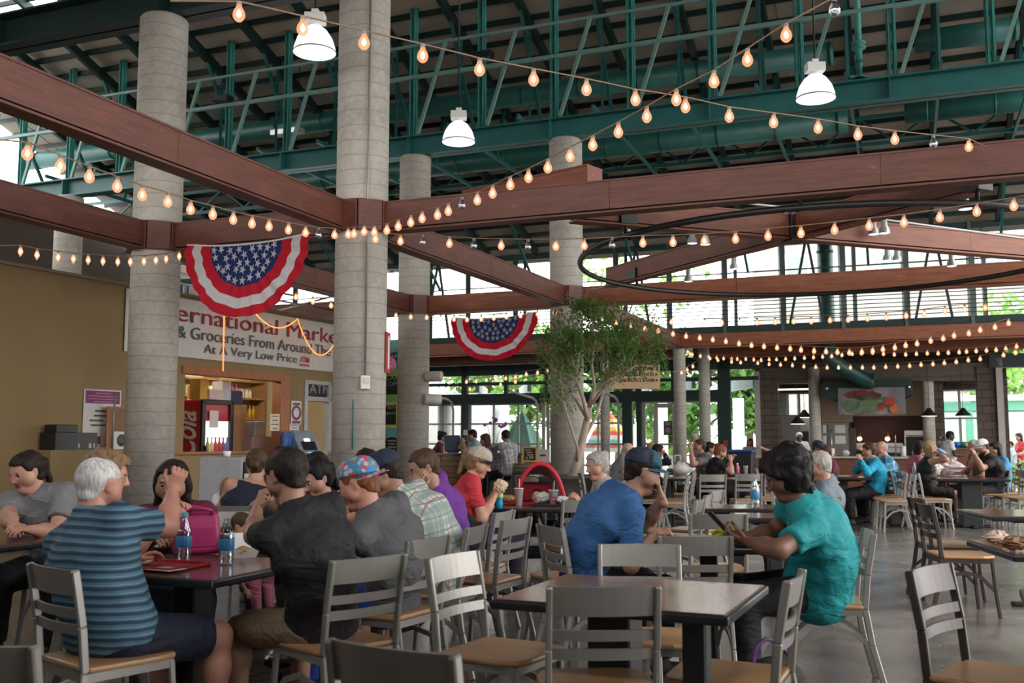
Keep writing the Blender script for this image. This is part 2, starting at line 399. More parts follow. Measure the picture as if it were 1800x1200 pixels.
for k in range(-8, 9):
    a = bay(k) + GP * .5
    m_.bar(g(a, 3.4, roof_z(3.4) - .16), g(a, BE, roof_z(BE) - .16), .10, .20)
    m_.bar(g(a, -8.9, roof_z(-8.9) - .16), g(a, 3.4, roof_z(3.4) - .16), .10, .20)
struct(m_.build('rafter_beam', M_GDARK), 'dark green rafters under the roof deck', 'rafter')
m_ = MB()
for k in range(-8, 9):
    a = bay(k) + GP * .5
    m_.bar(g(a, 7.5, roof_z(7.5) - .2), g(a, 7.5, 7.3), .05, .05); m_.bar(g(a, 7.0, roof_z(7.0) - .25), g(a, 8.25, 7.45), .06, .06)
    m_.bar(g(a, 6.85, 7.35), g(a, 11.3, 7.35), .05, .07); m_.bar(g(a, 9.3, 7.35), g(a, 9.75, roof_z(9.75) - .2), .06, .06)
    m_.bar(g(a, 11.3, 7.35), g(a, 13.2, 7.2), .05, .06); m_.bar(g(a, 11.3, 7.35), g(a, 13.2, roof_z(13.2) - .2), .05, .05)
    if k % 2: m_.bar(g(a, 13.2, roof_z(13.2) - .2), g(a, BE - .1, 5.6), .06, .06)
struct(m_.build('roof_web_beam', M_GREEN), 'green web members between girder and far eave', 'truss')
m_ = MB()
for (b, z) in ((11.3, 7.38), (11.3, 7.95), (13.2, 6.95)): m_.bar(g(-16, b, z), g(14, b, z), .06, .08)
for k in range(-8, 9): m_.bar(g(bay(k), 11.3, 7.4), g(bay(k) + GP / 2, 11.3, 7.95), .04, .04); m_.bar(g(bay(k) + GP / 2, 11.3, 7.95), g(bay(k + 1), 11.3, 7.4), .04, .04)
struct(m_.build('purlin_truss_beam', M_GREEN), 'green lattice purlin truss behind the girder', 'truss')
# roof deck and purlins
M_DECK = plain('roof_deck_grey', (0.55, 0.475, 0.40), 0.8, 0, 0.12, 2.0)
def sheet(m_, a0, a1, b0, b1, off=0.0, th=.05):
    v = [g(a, b, roof_z(b) + off) for (a, b) in ((a0, b0), (a1, b0), (a1, b1), (a0, b1))]
    m_.add(v + [x + Vector((0, 0, th)) for x in v], [(3, 2, 1, 0), (4, 5, 6, 7), (0, 1, 5, 4), (1, 2, 6, 5), (2, 3, 7, 6), (3, 0, 4, 7)])
m_ = MB()
sheet(m_, -15.5, 15, 5.6, 16.6); sheet(m_, -10.4, 15, 3.4, 5.6); sheet(m_, -15.5, 15, -10, 3.4)
for i in range(-8, 9):                         # standing seams under the deck
    sheet(m_, i * 1.85, i * 1.85 + .02, 3.4, 16.6, -.012, .015)
struct(m_.build('roof', M_DECK), 'brown grey sheet roof deck seen from below', 'roof')
m_ = MB(); nb = 0; b = 3.7
while b < 16.4:
    m_.bar(g(-15.5, b, roof_z(b) - .06), g(15, b, roof_z(b) - .05), .06, .10); b += .54
b = -9.5
while b < 3.4:
    m_.bar(g(-15.5, b, roof_z(b) - .06), g(15, b, roof_z(b) - .06), .07, .13); b += .8
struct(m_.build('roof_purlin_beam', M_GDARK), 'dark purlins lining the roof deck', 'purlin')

# added walls: end wall cuts light from the left, unseen one darkens the foreground
m_ = MB(); m_.box(g(-16.1, 2, 3.6), (.2, 33, 7.2), GA)
struct(m_.build('wall_end', plain('end_wall_brown', (.075, .05, .038), .8)), 'dark brown end wall added beyond the market to cut light')
m_ = MB(); m_.box(g(5, -14.1, 1.72), (42, .2, 3.44), GA)
struct(m_.build('wall_near', plain('near_wall', (.22, .19, .15), .8)), 'plain unseen wall behind the camera, added to darken the foreground')

# ducts
def duct(p, q, r, label, bands=1.2):
    m_ = MB(); p = Vector(p); q = Vector(q); L = (q - p).length; d = (q - p) / L
    m_.tube([p, q], r, 24)
    k = .4
    while k < L: m_.tube([p + d * (k - .02), p + d * (k + .02)], r + .012, 24); k += bands
    return tag(m_.build('air_duct', M_DUCT), label, 'duct')
duct(g(-15, 8.63, 8.4), g(aof(1464, 8.63, 78), 8.63, 8.4), .21, 'long round green air duct above the girder')
duct(g(aof(1607, 8.63, 60), 8.63, 8.4), g(aof(1790, 8.63, 45), 8.63, 8.4), .2, 'short round green air duct beyond the drain pipe')
duct(g(-9, 10.6, 7.72), g(aof(1490, 10.6, 200), 10.6, 7.72), .24, 'round green air duct behind the girder')
duct(g(aof(1590, 10.6, 200), 10.6, 7.72), g(9.5, 10.6, 7.72), .2, 'green air duct stub below the girder beyond the big lamp')
# drain pipe with flanges on the girder
t = empty('drain_pipe', Pb(1511, 138, 6.8), 0, 'vertical green drain pipe with flanged foot on the girder', 'pipe')
m_ = MB(); m_.tube([(0, 0, .22), (0, 0, 3.0)], .055, 14); m_.build('pipe', M_GREEN2, t)
m_ = MB()
for z in (.5, .58): m_.lathe([(1e-3, z), (.115, z), (.115, z + .03), (1e-3, z + .03)], n=16)
m_.build('flange', M_GREEN2, t)
m_ = MB(); m_.lathe([(.10, 0), (.10, .02), (.045, .05), (.05, .22), (.07, .3), (1e-3, .3)], n=14); m_.box((.12, 0, .02), (.12, .08, .04)); m_.box((-.12, 0, .02), (.12, .08, .04)); m_.build('foot', M_GREEN, t)

# far clerestory: posts, bars, louvres, glass
M_GLASS = glassy('window_glass', (0.93, 0.97, 0.96), 0.94)
m_ = MB()
for z, h in ((ZB1 + .12, .16), (4.98, .12), (5.25, .14), (6.42, .16)): m_.bar(g(-16, BE, z), g(14, BE, z), .12, h)
for k in range(-10, 11):
    a = bay(k) + .1
    m_.bar(g(a, BE, ZB1), g(a, BE, 6.5), .14, .14, (0, 1, 0))
    if k % 2: m_.bar(g(a + .28, BE, ZB1), g(a + .28, BE, 6.5), .08, .08, (0, 1, 0))
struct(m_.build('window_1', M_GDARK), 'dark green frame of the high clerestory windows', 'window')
m_ = MB()
for k in range(6): m_.bar(g(-16, BE - .06, 4.35 + .1 * k), g(14, BE - .06, 4.35 + .1 * k), .05, .016)
m_.bar(g(-16, BE, 5.62), g(14, BE, 5.62), .03, .03)
struct(m_.build('window_2', M_GDARK), 'thin dark louvre bars under the clerestory', 'window')
m_ = MB(); m_.add([g(-16, BE + .02, 4.1), g(14, BE + .02, 4.1), g(14, BE + .02, 6.5), g(-16, BE + .02, 6.5)], [(0, 1, 2, 3)])
struct(m_.build('window_3', M_GLASS), 'clear glass of the high clerestory windows', 'window')
# slanting struts in front of the clerestory
m_ = MB()
for k in (-3, 1, 4, 6): m_.bar(g(bay(k) + .3, BE - .3, 4.2), g(bay(k) + .75, BE - .3, 6.4), .06, .06); m_.bar(g(bay(k) + 1.1, BE - .3, 4.2), g(bay(k) + .75, BE - .3, 6.4), .06, .06)
struct(m_.build('clerestory_strut_beam', M_GDARK), 'dark slanting struts before the clerestory', 'strut')

# low roofs
M_SOFFIT = wood_mat('soffit_boards', (0.05, 0.036, 0.028), (0.10, 0.075, 0.06), (9, .7, 9), .7)
m_ = MB()
for (b0, b1) in ((BE - .05, 20.4), (-15, -9.2)):
    v = [g(-16, b0, 4.0), g(26, b0, 4.0), g(26, b1, 4.0), g(-16, b1, 4.0)]
    m_.add(v + [x + Vector((0, 0, .1)) for x in v], [(3, 2, 1, 0), (4, 5, 6, 7), (0, 1, 5, 4), (1, 2, 6, 5), (2, 3, 7, 6), (3, 0, 4, 7)])
struct(m_.build('ceiling', M_SOFFIT), 'low dark boarded ceiling over the kitchen and glass doors', 'ceiling')

# glass wall behind the bar, with garage door frames
BG = 17.8
M_FRAME = plain('grey_door_frame', (0.42, 0.40, 0.38), 0.5, 0, 0.06, 5)
aL, aR = aof(700, BG), aof(1336, BG)
def wz(py, px=960): return zof(px, py, BG)
m_ = MB()
zh0, zh1 = 2.42, 2.72
m_.bar(g(aL, BG, (zh0 + zh1) / 2), g(aof(1283, BG), BG, (zh0 + zh1) / 2), .14, zh1 - zh0)
m_.bar(g(aL, BG, 3.45), g(aR, BG, 3.45), .16, .36); m_.bar(g(aL, BG, 3.02), g(aR, BG, 3.02), .1, .1)
for px, w in ((817, .18), (1104, .28), (1124, .14), (1275, .34), (962, .1), (890, .1), (1185, .1)):
    a = aof(px, BG); top = 3.95 if px not in (890, 962, 1185) else 3.5; bot = 0 if px in (817, 1104, 1124, 1275) else 2.7
    m_.bar(g(a, BG, bot), g(a, BG, top), w, .16, EY)
struct(m_.build('door_1', M_GDARK), 'dark green framework of the glazed door wall', 'door')
def garage(p0, p1, cols, rows, idx, label):
    m_ = MB(); a0, a1 = aof(p0, BG), aof(p1, BG); z1 = zh0; s = .055
    for i in range(cols + 1): a = a0 + (a1 - a0) * i / cols; m_.bar(g(a, BG + .08, 0), g(a, BG + .08, z1), s if 0 < i < cols else s * 1.8, .05, EY)
    for i in range(rows + 1): z = z1 * i / rows; m_.bar(g(a0, BG + .08, max(z, .04)), g(a1, BG + .08, max(z, .04)), .05, s if i < rows else s * 1.6)
    o = struct(m_.build('door_%d' % idx, M_FRAME), label, 'door')
    q = MB(); q.add([g(a0, BG + .09, 0), g(a1, BG + .09, 0), g(a1, BG + .09, z1), g(a0, BG + .09, z1)], [(0, 1, 2, 3)]); q.build('glass_pane', M_GLASS, o)
garage(745, 811, 2, 4, 2, 'glazed roll up door beside the speaker column'); garage(824, 954, 3, 4, 3, 'wide glazed roll up door behind the bar')
garage(962, 1096, 3, 4, 4, 'glazed roll up door behind the potted tree'); garage(1131, 1264, 1, 2, 5, 'glazed entrance door with a dark notice')
m_ = MB(); a0 = aof(1152, BG); a1 = aof(1186, BG)
for a in (a0, a1): m_.bar(g(a, BG + .05, 0), g(a, BG + .05, 2.3), .12, .06, EY)
m_.bar(g(a0, BG + .05, 2.3), g(a1, BG + .05, 2.3), .06, .12); struct(m_.build('door_6', M_FRAME), 'light metal frame of the entrance door leaf', 'door')
p = Pb(1174, 752, BG - .02); t = empty('door_notice', p, GA, 'dark rectangular notice with pale lines on the glazed entrance door', 'sign')
m_ = MB(); m_.box((0, 0, 0), (.24, .015, .40)); m_.build('board', plain('notice_navy', (.05, .055, .075), .5), t)
m_ = MB()
for i, w in enumerate((.17, .15, 0, .12, .15, .13)):
    if w: m_.box((0, -.01, .14 - .05 * i), (w, .004, .024))
m_.build('lettering', plain('notice_print', (.55, .42, .36), .6), t)
# canopy trellis beams outside, seen through the transoms
M_PALE = plain('pale_blue_steel', (0.42, 0.55, 0.56), 0.5, 0, 0.06, 3)
for i, (p0, p1, l_) in enumerate(((760, 812, 'by the speaker column'), (828, 905, 'above the wide roll up door'), (900, 968, 'near the tree'), (1062, 1122, 'under the direction sign'), (1142, 1200, 'over the entrance'), (1214, 1310, 'over the open doorway'))):
    q0 = g(aof(p0, BG), BG + 4.2, 2.95); q1 = g(aof(p1, BG) + .2, BG + .7, 2.95); m_ = MB(); m_.bar(q0, q1, .12, .3)
    struct(m_.build('canopy_beam', M_PALE), 'pale blue steel canopy beam outside ' + l_, 'canopy')
# tracks of the roll up doors
m_ = MB()
for px in (800, 948, 1090):
    q = g(aof(px, BG), BG - .15, 2.55); m_.tube([q - Vector((0, 0, 2.3)), q - Vector((0, 0, .3)), q - EY * .12 - Vector((0, 0, .08)), q - EY * .4, q - EY * 2.2 + Vector((0, 0, .12))], .035, 8)
struct(m_.build('trim_2', M_FRAME), 'curved metal tracks of the roll up doors', 'track')
# ------------------------------------------------------------------ the market stall on the left
def Pv(px, py, p0, nrm):
    d = ray(px, py); o = Vector((0, 0, HC)); return o + d * ((Vector(p0) - o).dot(nrm) / d.dot(nrm))
W0 = Vector((GX(212, 14), 14.0, 0)); WD = Vector((.48, 1, 0)).normalized(); WN = Vector((WD.y, -WD.x, 0))   # WN points into the hall
WA = math.atan2(WD.y, WD.x)
def Wp(px, py, out=0.0): return Pv(px, py, W0 + WN * out, WN)
def Ws(px, out=0.0): return (Wp(px, 772, out) - W0).dot(WD)
def wpos(s, z, out=0.0): return W0 + WD * s + WN * out + Vector((0, 0, z))
def wbox(m_, s0, s1, z0, z1, o0, o1):
    c = wpos((s0 + s1) / 2, (z0 + z1) / 2, (o0 + o1) / 2); m_.box(c, (s1 - s0, abs(o1 - o0), z1 - z0), WA)
HW = 3.52
sD0, sD1, sDm = Ws(322), Ws(491), Ws(446); sWi0, sWi1 = Ws(533), Ws(581); s_end = 6.6
m_ = MB()
wbox(m_, -7.5, sD0, 0, HW, -.14, 0); wbox(m_, sD1, sWi0, 0, HW, -.14, 0); wbox(m_, sWi1, s_end, 0, HW, -.14, 0)
wbox(m_, sD0, sD1, 2.40, HW, -.14, 0); wbox(m_, sD0, sDm, 0, 1.13, -.14, 0)
zw0, zw1 = Wp(556, 800).z, Wp(545, 668).z
wbox(m_, sWi0, sWi1, 0, zw0, -.14, 0); wbox(m_, sWi0, sWi1, zw1, HW, -.14, 0)
struct(m_.build('wall_left', M_TAN), 'tan painted market wall with a serving hatch')
m_ = MB(); wbox(m_, -7.5, s_end, HW, HW + .04, -.18, .03); struct(m_.build('trim_3', plain('wall_cap', (.25, .19, .12), .6)), 'cap along the top of the tan wall')
M_ORW = wood_mat('orange_door_timber', (.33, .105, .03), (.43, .155, .05), (9, 9, 1.2), .45)
m_ = MB(); wbox(m_, sD0 - .08, sD1 + .24, 2.34, 2.47, -.16, .03); wbox(m_, sD1 - .02, sD1 + .22, 0, 2.35, -.16, .03)
wbox(m_, sD0 - .3, sDm + .02, 1.12, 1.16, -.24, .06); struct(m_.build('door_7', M_ORW, None, .004, 1), 'orange brown timber frame of the market hatch', 'door')
m_ = MB()
for (a, b_, z0, z1) in ((sWi0, sWi0 + .1, zw0, zw1), (sWi1 - .1, sWi1, zw0, zw1), (sWi0, sWi1, zw1 - .07, zw1), (sWi0, sWi1, zw0, zw0 + .07), (sWi0, sWi1, Wp(556, 700).z - .05, Wp(556, 700).z + .03)):
    wbox(m_, a, b_, z0, z1, -.1, .02)
wi = struct(m_.build('window_4', plain('window_alu', (.45, .45, .44), .45), None, .004, 1), 'grey framed market window beside the cash machine')
m_ = MB(); wbox(m_, sWi0 + .05, sWi1 - .05, zw0, Wp(556, 700).z, -.06, -.05); m_.build('glass_pane', glassy('shop_glass', (.9, .92, .9), .93), wi)
m_ = MB(); wbox(m_, sWi0 + .05, sWi1 - .05, Wp(556, 700).z, zw1, -.06, -.04); m_.build('dark_panel', M_BLACK, wi)
zt = Wp(545, 690).z; place_text('lettering', 'ATM', face_mat(wpos(sWi0 + .2, zt, -.035), WD), .6, .16, emit('neon_off_white', (.25, .25, .25), .12), wi)
# shop room behind: walls, ceiling, lamps, shelves
M_SHOP = plain('shop_cream', (.62, .52, .38), .7, 0, .05)
m_ = MB(); wbox(m_, -1.0, s_end, 0, 3.3, -3.3, -3.2); wbox(m_, -1.1, -1.0, 0, 3.3, -3.3, -.14); wbox(m_, s_end - .1, s_end, 0, 3.3, -3.3, -.14); struct(m_.build('wall_back', M_SHOP), 'cream inner walls of the market shop')
m_ = MB(); wbox(m_, -1.1, s_end, 2.85, 2.92, -3.3, -.14); struct(m_.build('ceiling_market', M_SHOP), 'ceiling of the market shop', 'ceiling')
M_TUBE = emit('shop_tube_light', (1.0, .86, .62), 120)
for i, (s_, l_) in enumerate(((2.6, 'near the fridge'), (4.6, 'near the market window'))):
    t = empty('ceiling_light', wpos(s_, 2.80, -1.5), WA, 'white tube light on the shop ceiling ' + l_, 'light')
    m_ = MB(); m_.box((0, 0, .02), (1.2, .16, .05)); m_.build('housing', M_WHITE, t); m_ = MB(); m_.tube([(-.55, 0, -.03), (.55, 0, -.03)], .025, 8); m_.build('tube', M_TUBE, t)
M_SHELF = wood_mat('shelf_timber', (.38, .2, .08), (.5, .29, .13), (1, 9, 9), .5)
zsh = [.5, .95, 1.36, 1.78, 2.2, 2.55]
t = empty('grocery_shelf', wpos(3.6, 0, -2.95), WA, 'tall timber shelving full of groceries behind the hatch', 'shelf')
for z in zsh: m_ = MB(); m_.box((0, 0, z - .02), (5.6, .4, .03)); m_.build('shelf_board', M_SHELF, t)
for x in (-2.8, -1.4, 0, 1.4, 2.8): m_ = MB(); m_.box((x, 0, 1.3), (.04, .4, 2.6)); m_.build('upright', M_SHELF, t)
pal = [(.75, .72, .62), (.55, .08, .06), (.62, .42, .05), (.12, .3, .1), (.7, .66, .2), (.65, .3, .1), (.2, .24, .42), (.8, .78, .75), (.35, .1, .22), (.25, .42, .2)]
GM = [plain('goods_%d' % i, c, .45, 0, .15, 20) for i, c in enumerate(pal)]
jar = MB(); jar.lathe([(1e-3, 0), (.035, 0), (.038, .01), (.038, .12), (.02, .15), (.02, .17), (1e-3, .17)], n=10)
btl = MB(); btl.lathe([(1e-3, 0), (.032, 0), (.034, .16), (.014, .21), (.014, .27), (1e-3, .27)], n=10)
pkt = MB(); pkt.box((0, 0, .1), (.11, .07, .2))
can = MB(); can.lathe([(1e-3, 0), (.04, 0), (.04, .11), (1e-3, .11)], n=10)
rg = random.Random(3); meshes = {}
for nm, mb in (('jar', jar), ('bottle', btl), ('packet', pkt), ('tin_can', can)):
    for i, mt in enumerate(GM): meshes[nm, i] = mb.mesh(nm, mt)
for zi, z in enumerate(zsh[1:5]):
    s_ = 2.3
    while s_ < 6.1:
        nm = rg.choice(['jar', 'bottle', 'packet', 'tin_can', 'bottle']); i = rg.randrange(10); n_ = rg.choice([2, 3, 3])
        for k in range(n_):
            o = bpy.data.objects.new(nm, meshes[nm, i]); COL.objects.link(o); o.location = wpos(s_, z, -2.83 + rg.uniform(-.02, .02)); o.rotation_euler = (0, 0, WA)
            tag(o, 'small coloured %s on the grocery shelving behind the hatch' % nm.replace('_', ' '), nm.replace('_', ' '), 'groceries: %s' % nm); s_ += .125
        s_ += .05
# things in the hatch
def paper(px0, py0, px1, py1, label, mat, name='paper_notice', out=.012, cat='notice', lines=4):
    a, b_ = Wp(px0, py0, out), Wp(px1, py1, out); s0, s1 = (a - W0).dot(WD), (b_ - W0).dot(WD); t = empty(name, wpos((s0 + s1) / 2, (a.z + b_.z) / 2, out), WA, label, cat)
    w, h = s1 - s0, a.z - b_.z; m_ = MB(); m_.box((0, 0, 0), (w, .006, h)); m_.build('sheet', mat, t)
    if lines:
        m_ = MB()
        for k in range(lines): m_.box((0, -.005, h * (.36 - .72 * k / max(1, lines - 1))), (w * (.74 - .18 * (k % 2)), .003, h * .055))
        m_.build('writing', plain('ink', (.1, .1, .11), .6), t)
    return t, w, h
M_PAPER = plain('paper_white', (.68, .66, .62), .7, 0, .05)
paper(475, 727, 491, 757, 'cream handwritten sheet taped to the orange door post', plain('paper_cream', (.72, .62, .46), .7), out=.04)
t, w, h = paper(512, 704, 529, 746, 'small poster with a round purple emblem on tan wall', M_PAPER, 'poster', lines=0, cat='poster')
m_ = MB(); m_.lathe([(.30 * w, 0), (.46 * w, 0), (.46 * w, .004), (.30 * w, .004)], (0, -.006, 0), 20, Matrix.Rotation(PI / 2, 4, 'X')); m_.box((0, -.006, h * .37), (w * .7, .003, h * .1)); m_.box((0, -.006, -h * .4), (w * .8, .003, h * .12)); m_.build('emblem', plain('plum_ink', (.25, .05, .12), .6), t)
paper(509, 744, 525, 764, 'white handwritten note below the small poster', M_PAPER)
t, w, h = paper(148, 683, 209, 795, 'tall leaflet poster with purple heading on tan wall', M_PAPER, 'poster', lines=0, cat='poster')
m_ = MB(); m_.box((0, -.006, h * .38), (w * .92, .003, h * .2)); m_.build('heading_panel', plain('purple_print', (.22, .03, .14), .6), t)
m_ = MB()
for k, ww in enumerate((.42, .8, .8, .5)): m_.box((0, -.009, h * (.44 - .045 * k)), (w * ww, .003, h * .012))
m_.build('heading_lines', plain('pink_print', (.5, .25, .3), .6), t)
m_ = MB()
for k, (x, ww) in enumerate(((-.05, .3), (-.02, .4), (-.15, .36), (-.1, .4))): m_.box((w * x, -.006, h * (.16 - .075 * k)), (w * ww, .003, h * .028))
m_.build('writing', plain('ink', (.1, .1, .11), .6), t)
m_ = MB(); m_.box((-w * .2, -.006, -h * .3), (w * .34, .003, h * .12)); m_.build('red_badge', plain('dark_red_print', (.28, .02, .03), .6), t)
# banner
sb0, sb1 = Ws(212, .03), Ws(640, .03); zb0, zb1 = Wp(212, 616, .03).z, Wp(212, 505, .03).z
t = empty('market_banner', wpos(sb0, zb0, .03), WA, 'white cloth banner on tan wall reading International Market', 'banner')
m_ = MB(); nx = 40; L = sb1 - sb0; H = zb1 - zb0
vv = [(L * i / nx, -.012 * math.sin(i * 1.3) * (j / 3), H * j / 3) for j in range(4) for i in range(nx + 1)]
m_.sh(True).add(vv, [(j * (nx + 1) + i, j * (nx + 1) + i + 1, (j + 1) * (nx + 1) + i + 1, (j + 1) * (nx + 1) + i) for j in range(3) for i in range(nx)])
bn = m_.build('cloth', plain('banner_vinyl', (.66, .64, .60), .6, 0, .05), t)
M_RED = plain('banner_red', (.30, .018, .03), .6); M_INK = plain('ink', (.1, .1, .11), .6)
def bl(px): return Ws(px, .05) - sb0
def btext(s, px0, px1, zf, hf, mat, bold, hidden=''):
    full = text_mesh(hidden + s, 1.0, bold, 0.002); x0, x1, y0, y1 = mesh_extent(full)
    hw = 0.0
    if hidden: q = text_mesh(hidden, 1.0, bold, .002); hx0, hx1, _, _ = mesh_extent(q); hw = (hx1 - x0) + .06
    k = (bl(px1) - bl(px0)) / (x1 - x0 - hw); ox = bl(px0) - hw * k; ky = hf * H / (y1 - y0)
    for v in full.vertices: v.co = Vector((ox + (v.co.x - x0) * k, -.022 - v.co.z, zf * H + (v.co.y - y0) * ky))
    full.materials.clear(); full.materials.append(mat); o = bpy.data.objects.new('lettering', full); COL.objects.link(o); o.parent = t
btext('ernational Marke', 303, 590, .60, .29, M_RED, 0); btext('t', 594, 604, .60, .25, M_RED, 0)
btext('& Groceries From Around The World', 306, 628, .32, .21, M_INK, 0); btext('At A Very Low Price', 354, 519, .06, .20, M_INK, 0)
btext('ATM', 525, 541, .13, .12, plain('atm_red', (.5, .1, .12), .6), .01); m_ = MB(); m_.box((bl(533), -.022, .08 * H), (bl(541) - bl(525), .004, .04 * H)); m_.build('underline', plain('atm_red', (.5, .1, .12), .6), t)
# coke fridge
fc = Wp(350, 772, -.62); fr_rot = WA - R(2)
fc = Vector((fc.x, fc.y, 0)) + Matrix.Rotation(fr_rot, 3, 'Z') @ Vector((.72, 0, 0))
t = empty('drinks_fridge', Vector((fc.x, fc.y, 0)), fr_rot, 'red drinks fridge with white script on its side behind hatch', 'fridge')
M_COKE = plain('cola_red', (.44, .012, .02), .35, 0, .05)
m_ = MB(); m_.box((-.36, .36, 1.0), (.72, .72, 2.0)); m_.build('body', M_COKE, t, .012)
m_ = MB()
for x in (-.04, -.68): m_.box((x, -.03, 1.02), (.08, .06, 1.94))
m_.box((-.36, -.03, 1.96), (.72, .06, .07)); m_.box((-.36, -.03, .12), (.72, .06, .24)); dr = m_.build('door', M_BLACK, t, .008)
m_ = MB(); m_.box((-.36, -.004, 1.0), (.58, .006, 1.6)); m_.build('lit_interior', emit('fridge_light', (.85, .9, 1.0), 1.2), t)
m_ = MB(); m_.box((-.36, -.012, 1.78), (.56, .008, .26)); m_.build('header_panel', M_COKE, t)
m_ = MB(); m_.box((-.45, -.045, 1.68), (.2, .006, .28)); m_.build('note', M_PAPER, t)
m_ = MB(); m_.box((-.66, -.085, 1.1), (.025, .03, .3)); m_.build('handle', M_BLACK, dr)
for z in (.5, .8, 1.1, 1.38): m_ = MB(); m_.box((-.36, -.014, z), (.57, .02, .012)); m_.build('wire_shelf', M_WHITE, t)
for zi, z in enumerate((.51, .81, 1.11)):
    for k in range(6):
        o = bpy.data.objects.new('bottle', meshes['bottle', (1, 1, 8, 6, 2, 0)[(k + zi * 2) % 6]]); COL.objects.link(o); o.location = Vector((fc.x, fc.y, 0)) + Matrix.Rotation(fr_rot, 3, 'Z') @ Vector((-.58 + .088 * k, -.05, z))
        tag(o, 'drink bottle standing on a wire shelf of the red fridge', 'bottle', 'bottles in the fridge')
# script on the fridge side (left face, reading upwards)
MM = Matrix.Rotation(0, 4, 'Z'); cu = bpy.data.curves.new('t', 'FONT'); cu.body = 'Coca Cola'; cu.shear = .35; cu.extrude = .001; cu.offset = .018
oo = bpy.data.objects.new('t', cu); COL.objects.link(oo); me = bpy.data.meshes.new_from_object(oo.evaluated_get(bpy.context.evaluated_depsgraph_get())); bpy.data.objects.remove(oo)
x0, x1, y0, y1 = mesh_extent(me)
for v in me.vertices: v.co = Vector((-.725 + .0, 0, 0)) + Vector((-v.co.z - .002, .66 - (y1 - v.co.y) / (y1 - y0) * .0 - (v.co.y - y0) / (y1 - y0) * .52 + 0, .12 + (v.co.x - x0) / (x1 - x0) * 1.7))
for v in me.vertices: v.co.y = .72 - v.co.y + .0
me.materials.clear(); me.materials.append(plain('script_white', (.75, .72, .7), .5)); o = bpy.data.objects.new('script_lettering', me); COL.objects.link(o); o.parent = t
# boxes on the fridge
for (dx, dy, w, d, h, c, l_) in ((-.60, .15, .2, .24, .34, (.55, .33, .04), 'yellow carton standing on the red fridge'), (-.36, .10, .34, .22, .17, (.62, .5, .47), 'white and red carton lying on the red fridge'), (-.12, .12, .2, .24, .32, (.5, .54, .6), 'pale grey carton standing on the red fridge'), (-.3, .48, .3, .2, .26, (.5, .3, .1), 'brown carton at the back of the red fridge')):
    m_ = MB(); m_.box((0, 0, h / 2), (w, d, h)); o = m_.build('carton', plain('carton_%.2f' % dx, c, .6), None, .004, 1)
    o.location = Vector((fc.x, fc.y, 2.005)) + Matrix.Rotation(fr_rot, 3, 'Z') @ Vector((dx, dy, 0)); o.rotation_euler = (0, 0, fr_rot); tag(o, l_, 'box')
q = Wp(408, 700, -.75); m_ = MB(); m_.box((0, 0, .97), (.42, .3, 1.94)); tag(m_.build('brown_cupboard', plain('brown_board', (.33, .17, .08), .6), None, .006, loc=(q.x, q.y, 0), rz=WA), 'plain brown cupboard beside the drinks fridge', 'cupboard')
q = Wp(404, 690, -.75); m_ = MB(); m_.box((0, 0, .12), (.36, .26, .22)); tag(m_.build('carton', plain('navy_carton', (.03, .04, .12), .5), None, .004, 1, loc=(q.x, q.y, 1.945), rz=WA), 'navy carton on top of the brown cupboard', 'box')
q = Wp(447, 790, -.6); m_ = MB(); m_.box((0, 0, .7), (.62, .4, 1.4)); tag(m_.build('shop_counter', plain('pinkish_board', (.36, .26, .24), .5), None, .006, loc=(q.x, q.y, 0), rz=WA), 'pinkish shop counter inside the hatch', 'counter')
m_ = MB(); m_.box((0, 0, .13), (.3, .24, .26)); tag(m_.build('cash_register', plain('till_grey', (.4, .4, .4), .5), None, .02, loc=(q.x, q.y, 1.405), rz=WA), 'grey cash register on the shop counter', 'till')
# cash machine
q = Wp(532, 790, .34); t = empty('cash_machine', Vector((q.x, q.y, 0)), WA - R(12), 'silver cash machine with lit blue screen by the market window', 'cash machine')
m_ = MB(); m_.box((0, .05, .5), (.42, .44, 1.0)); m_.build('cabinet', M_BLACK, t, .01)
m_ = MB(); m_.prism([(.24, .0), (.24, .1), (-.02, .52), (-.12, .52), (-.2, .0)], -.23, .23, Matrix.Translation((0, -.02, .98)) @ Matrix.Rotation(PI / 2, 4, 'Z') @ Matrix.Rotation(PI / 2, 4, 'X') @ Matrix.Scale(-1, 4, (1, 0, 0)))
m_.build('head', plain('atm_silver', (.36, .42, .5), .35, .4), t, .02)
nn = Vector((0, -.42, .26)).normalized()
def atm_face(z, hh, w, mat, nm):
    c = Vector((0, -.255 + (z - .1) * .62 - .012, .98 + z)); M = Matrix.Rotation(-math.atan2(.26, .42), 4, 'X'); mm = MB(); mm.box((0, 0, 0), (w, .012, hh), M=M); o = mm.build(nm, mat, t); o.location = c
atm_face(.26, .17, .3, M_BLACK, 'screen_bezel'); atm_face(.36, .06, .12, emit('atm_logo_light', (.55, .6, 1.0), 2.0), 'lit_logo'); atm_face(.13, .05, .16, emit('atm_blue_light', (.1, .4, 1.0), 1.5), 'keypad_light')
q = Wp(513, 790, .28); t = empty('machine_topper', Vector((q.x, q.y, 0)), WA, 'black display stand with blue poster beside cash machine', 'stand')
m_ = MB(); m_.box((0, 0, .62), (.5, .3, 1.24)); m_.build('cabinet', M_BLACK, t, .01); m_ = MB(); m_.box((0, -.0, 1.35), (.52, .06, .24)); m_.build('poster_board', plain('blue_poster', (.03, .10, .32), .5, 0, .6, 16), t); m_ = MB(); m_.box((.03, -.155, 1.1), (.2, .01, .16)); m_.build('sticker', plain('sticker_red', (.5, .2, .16), .6, 0, .4, 30), t)
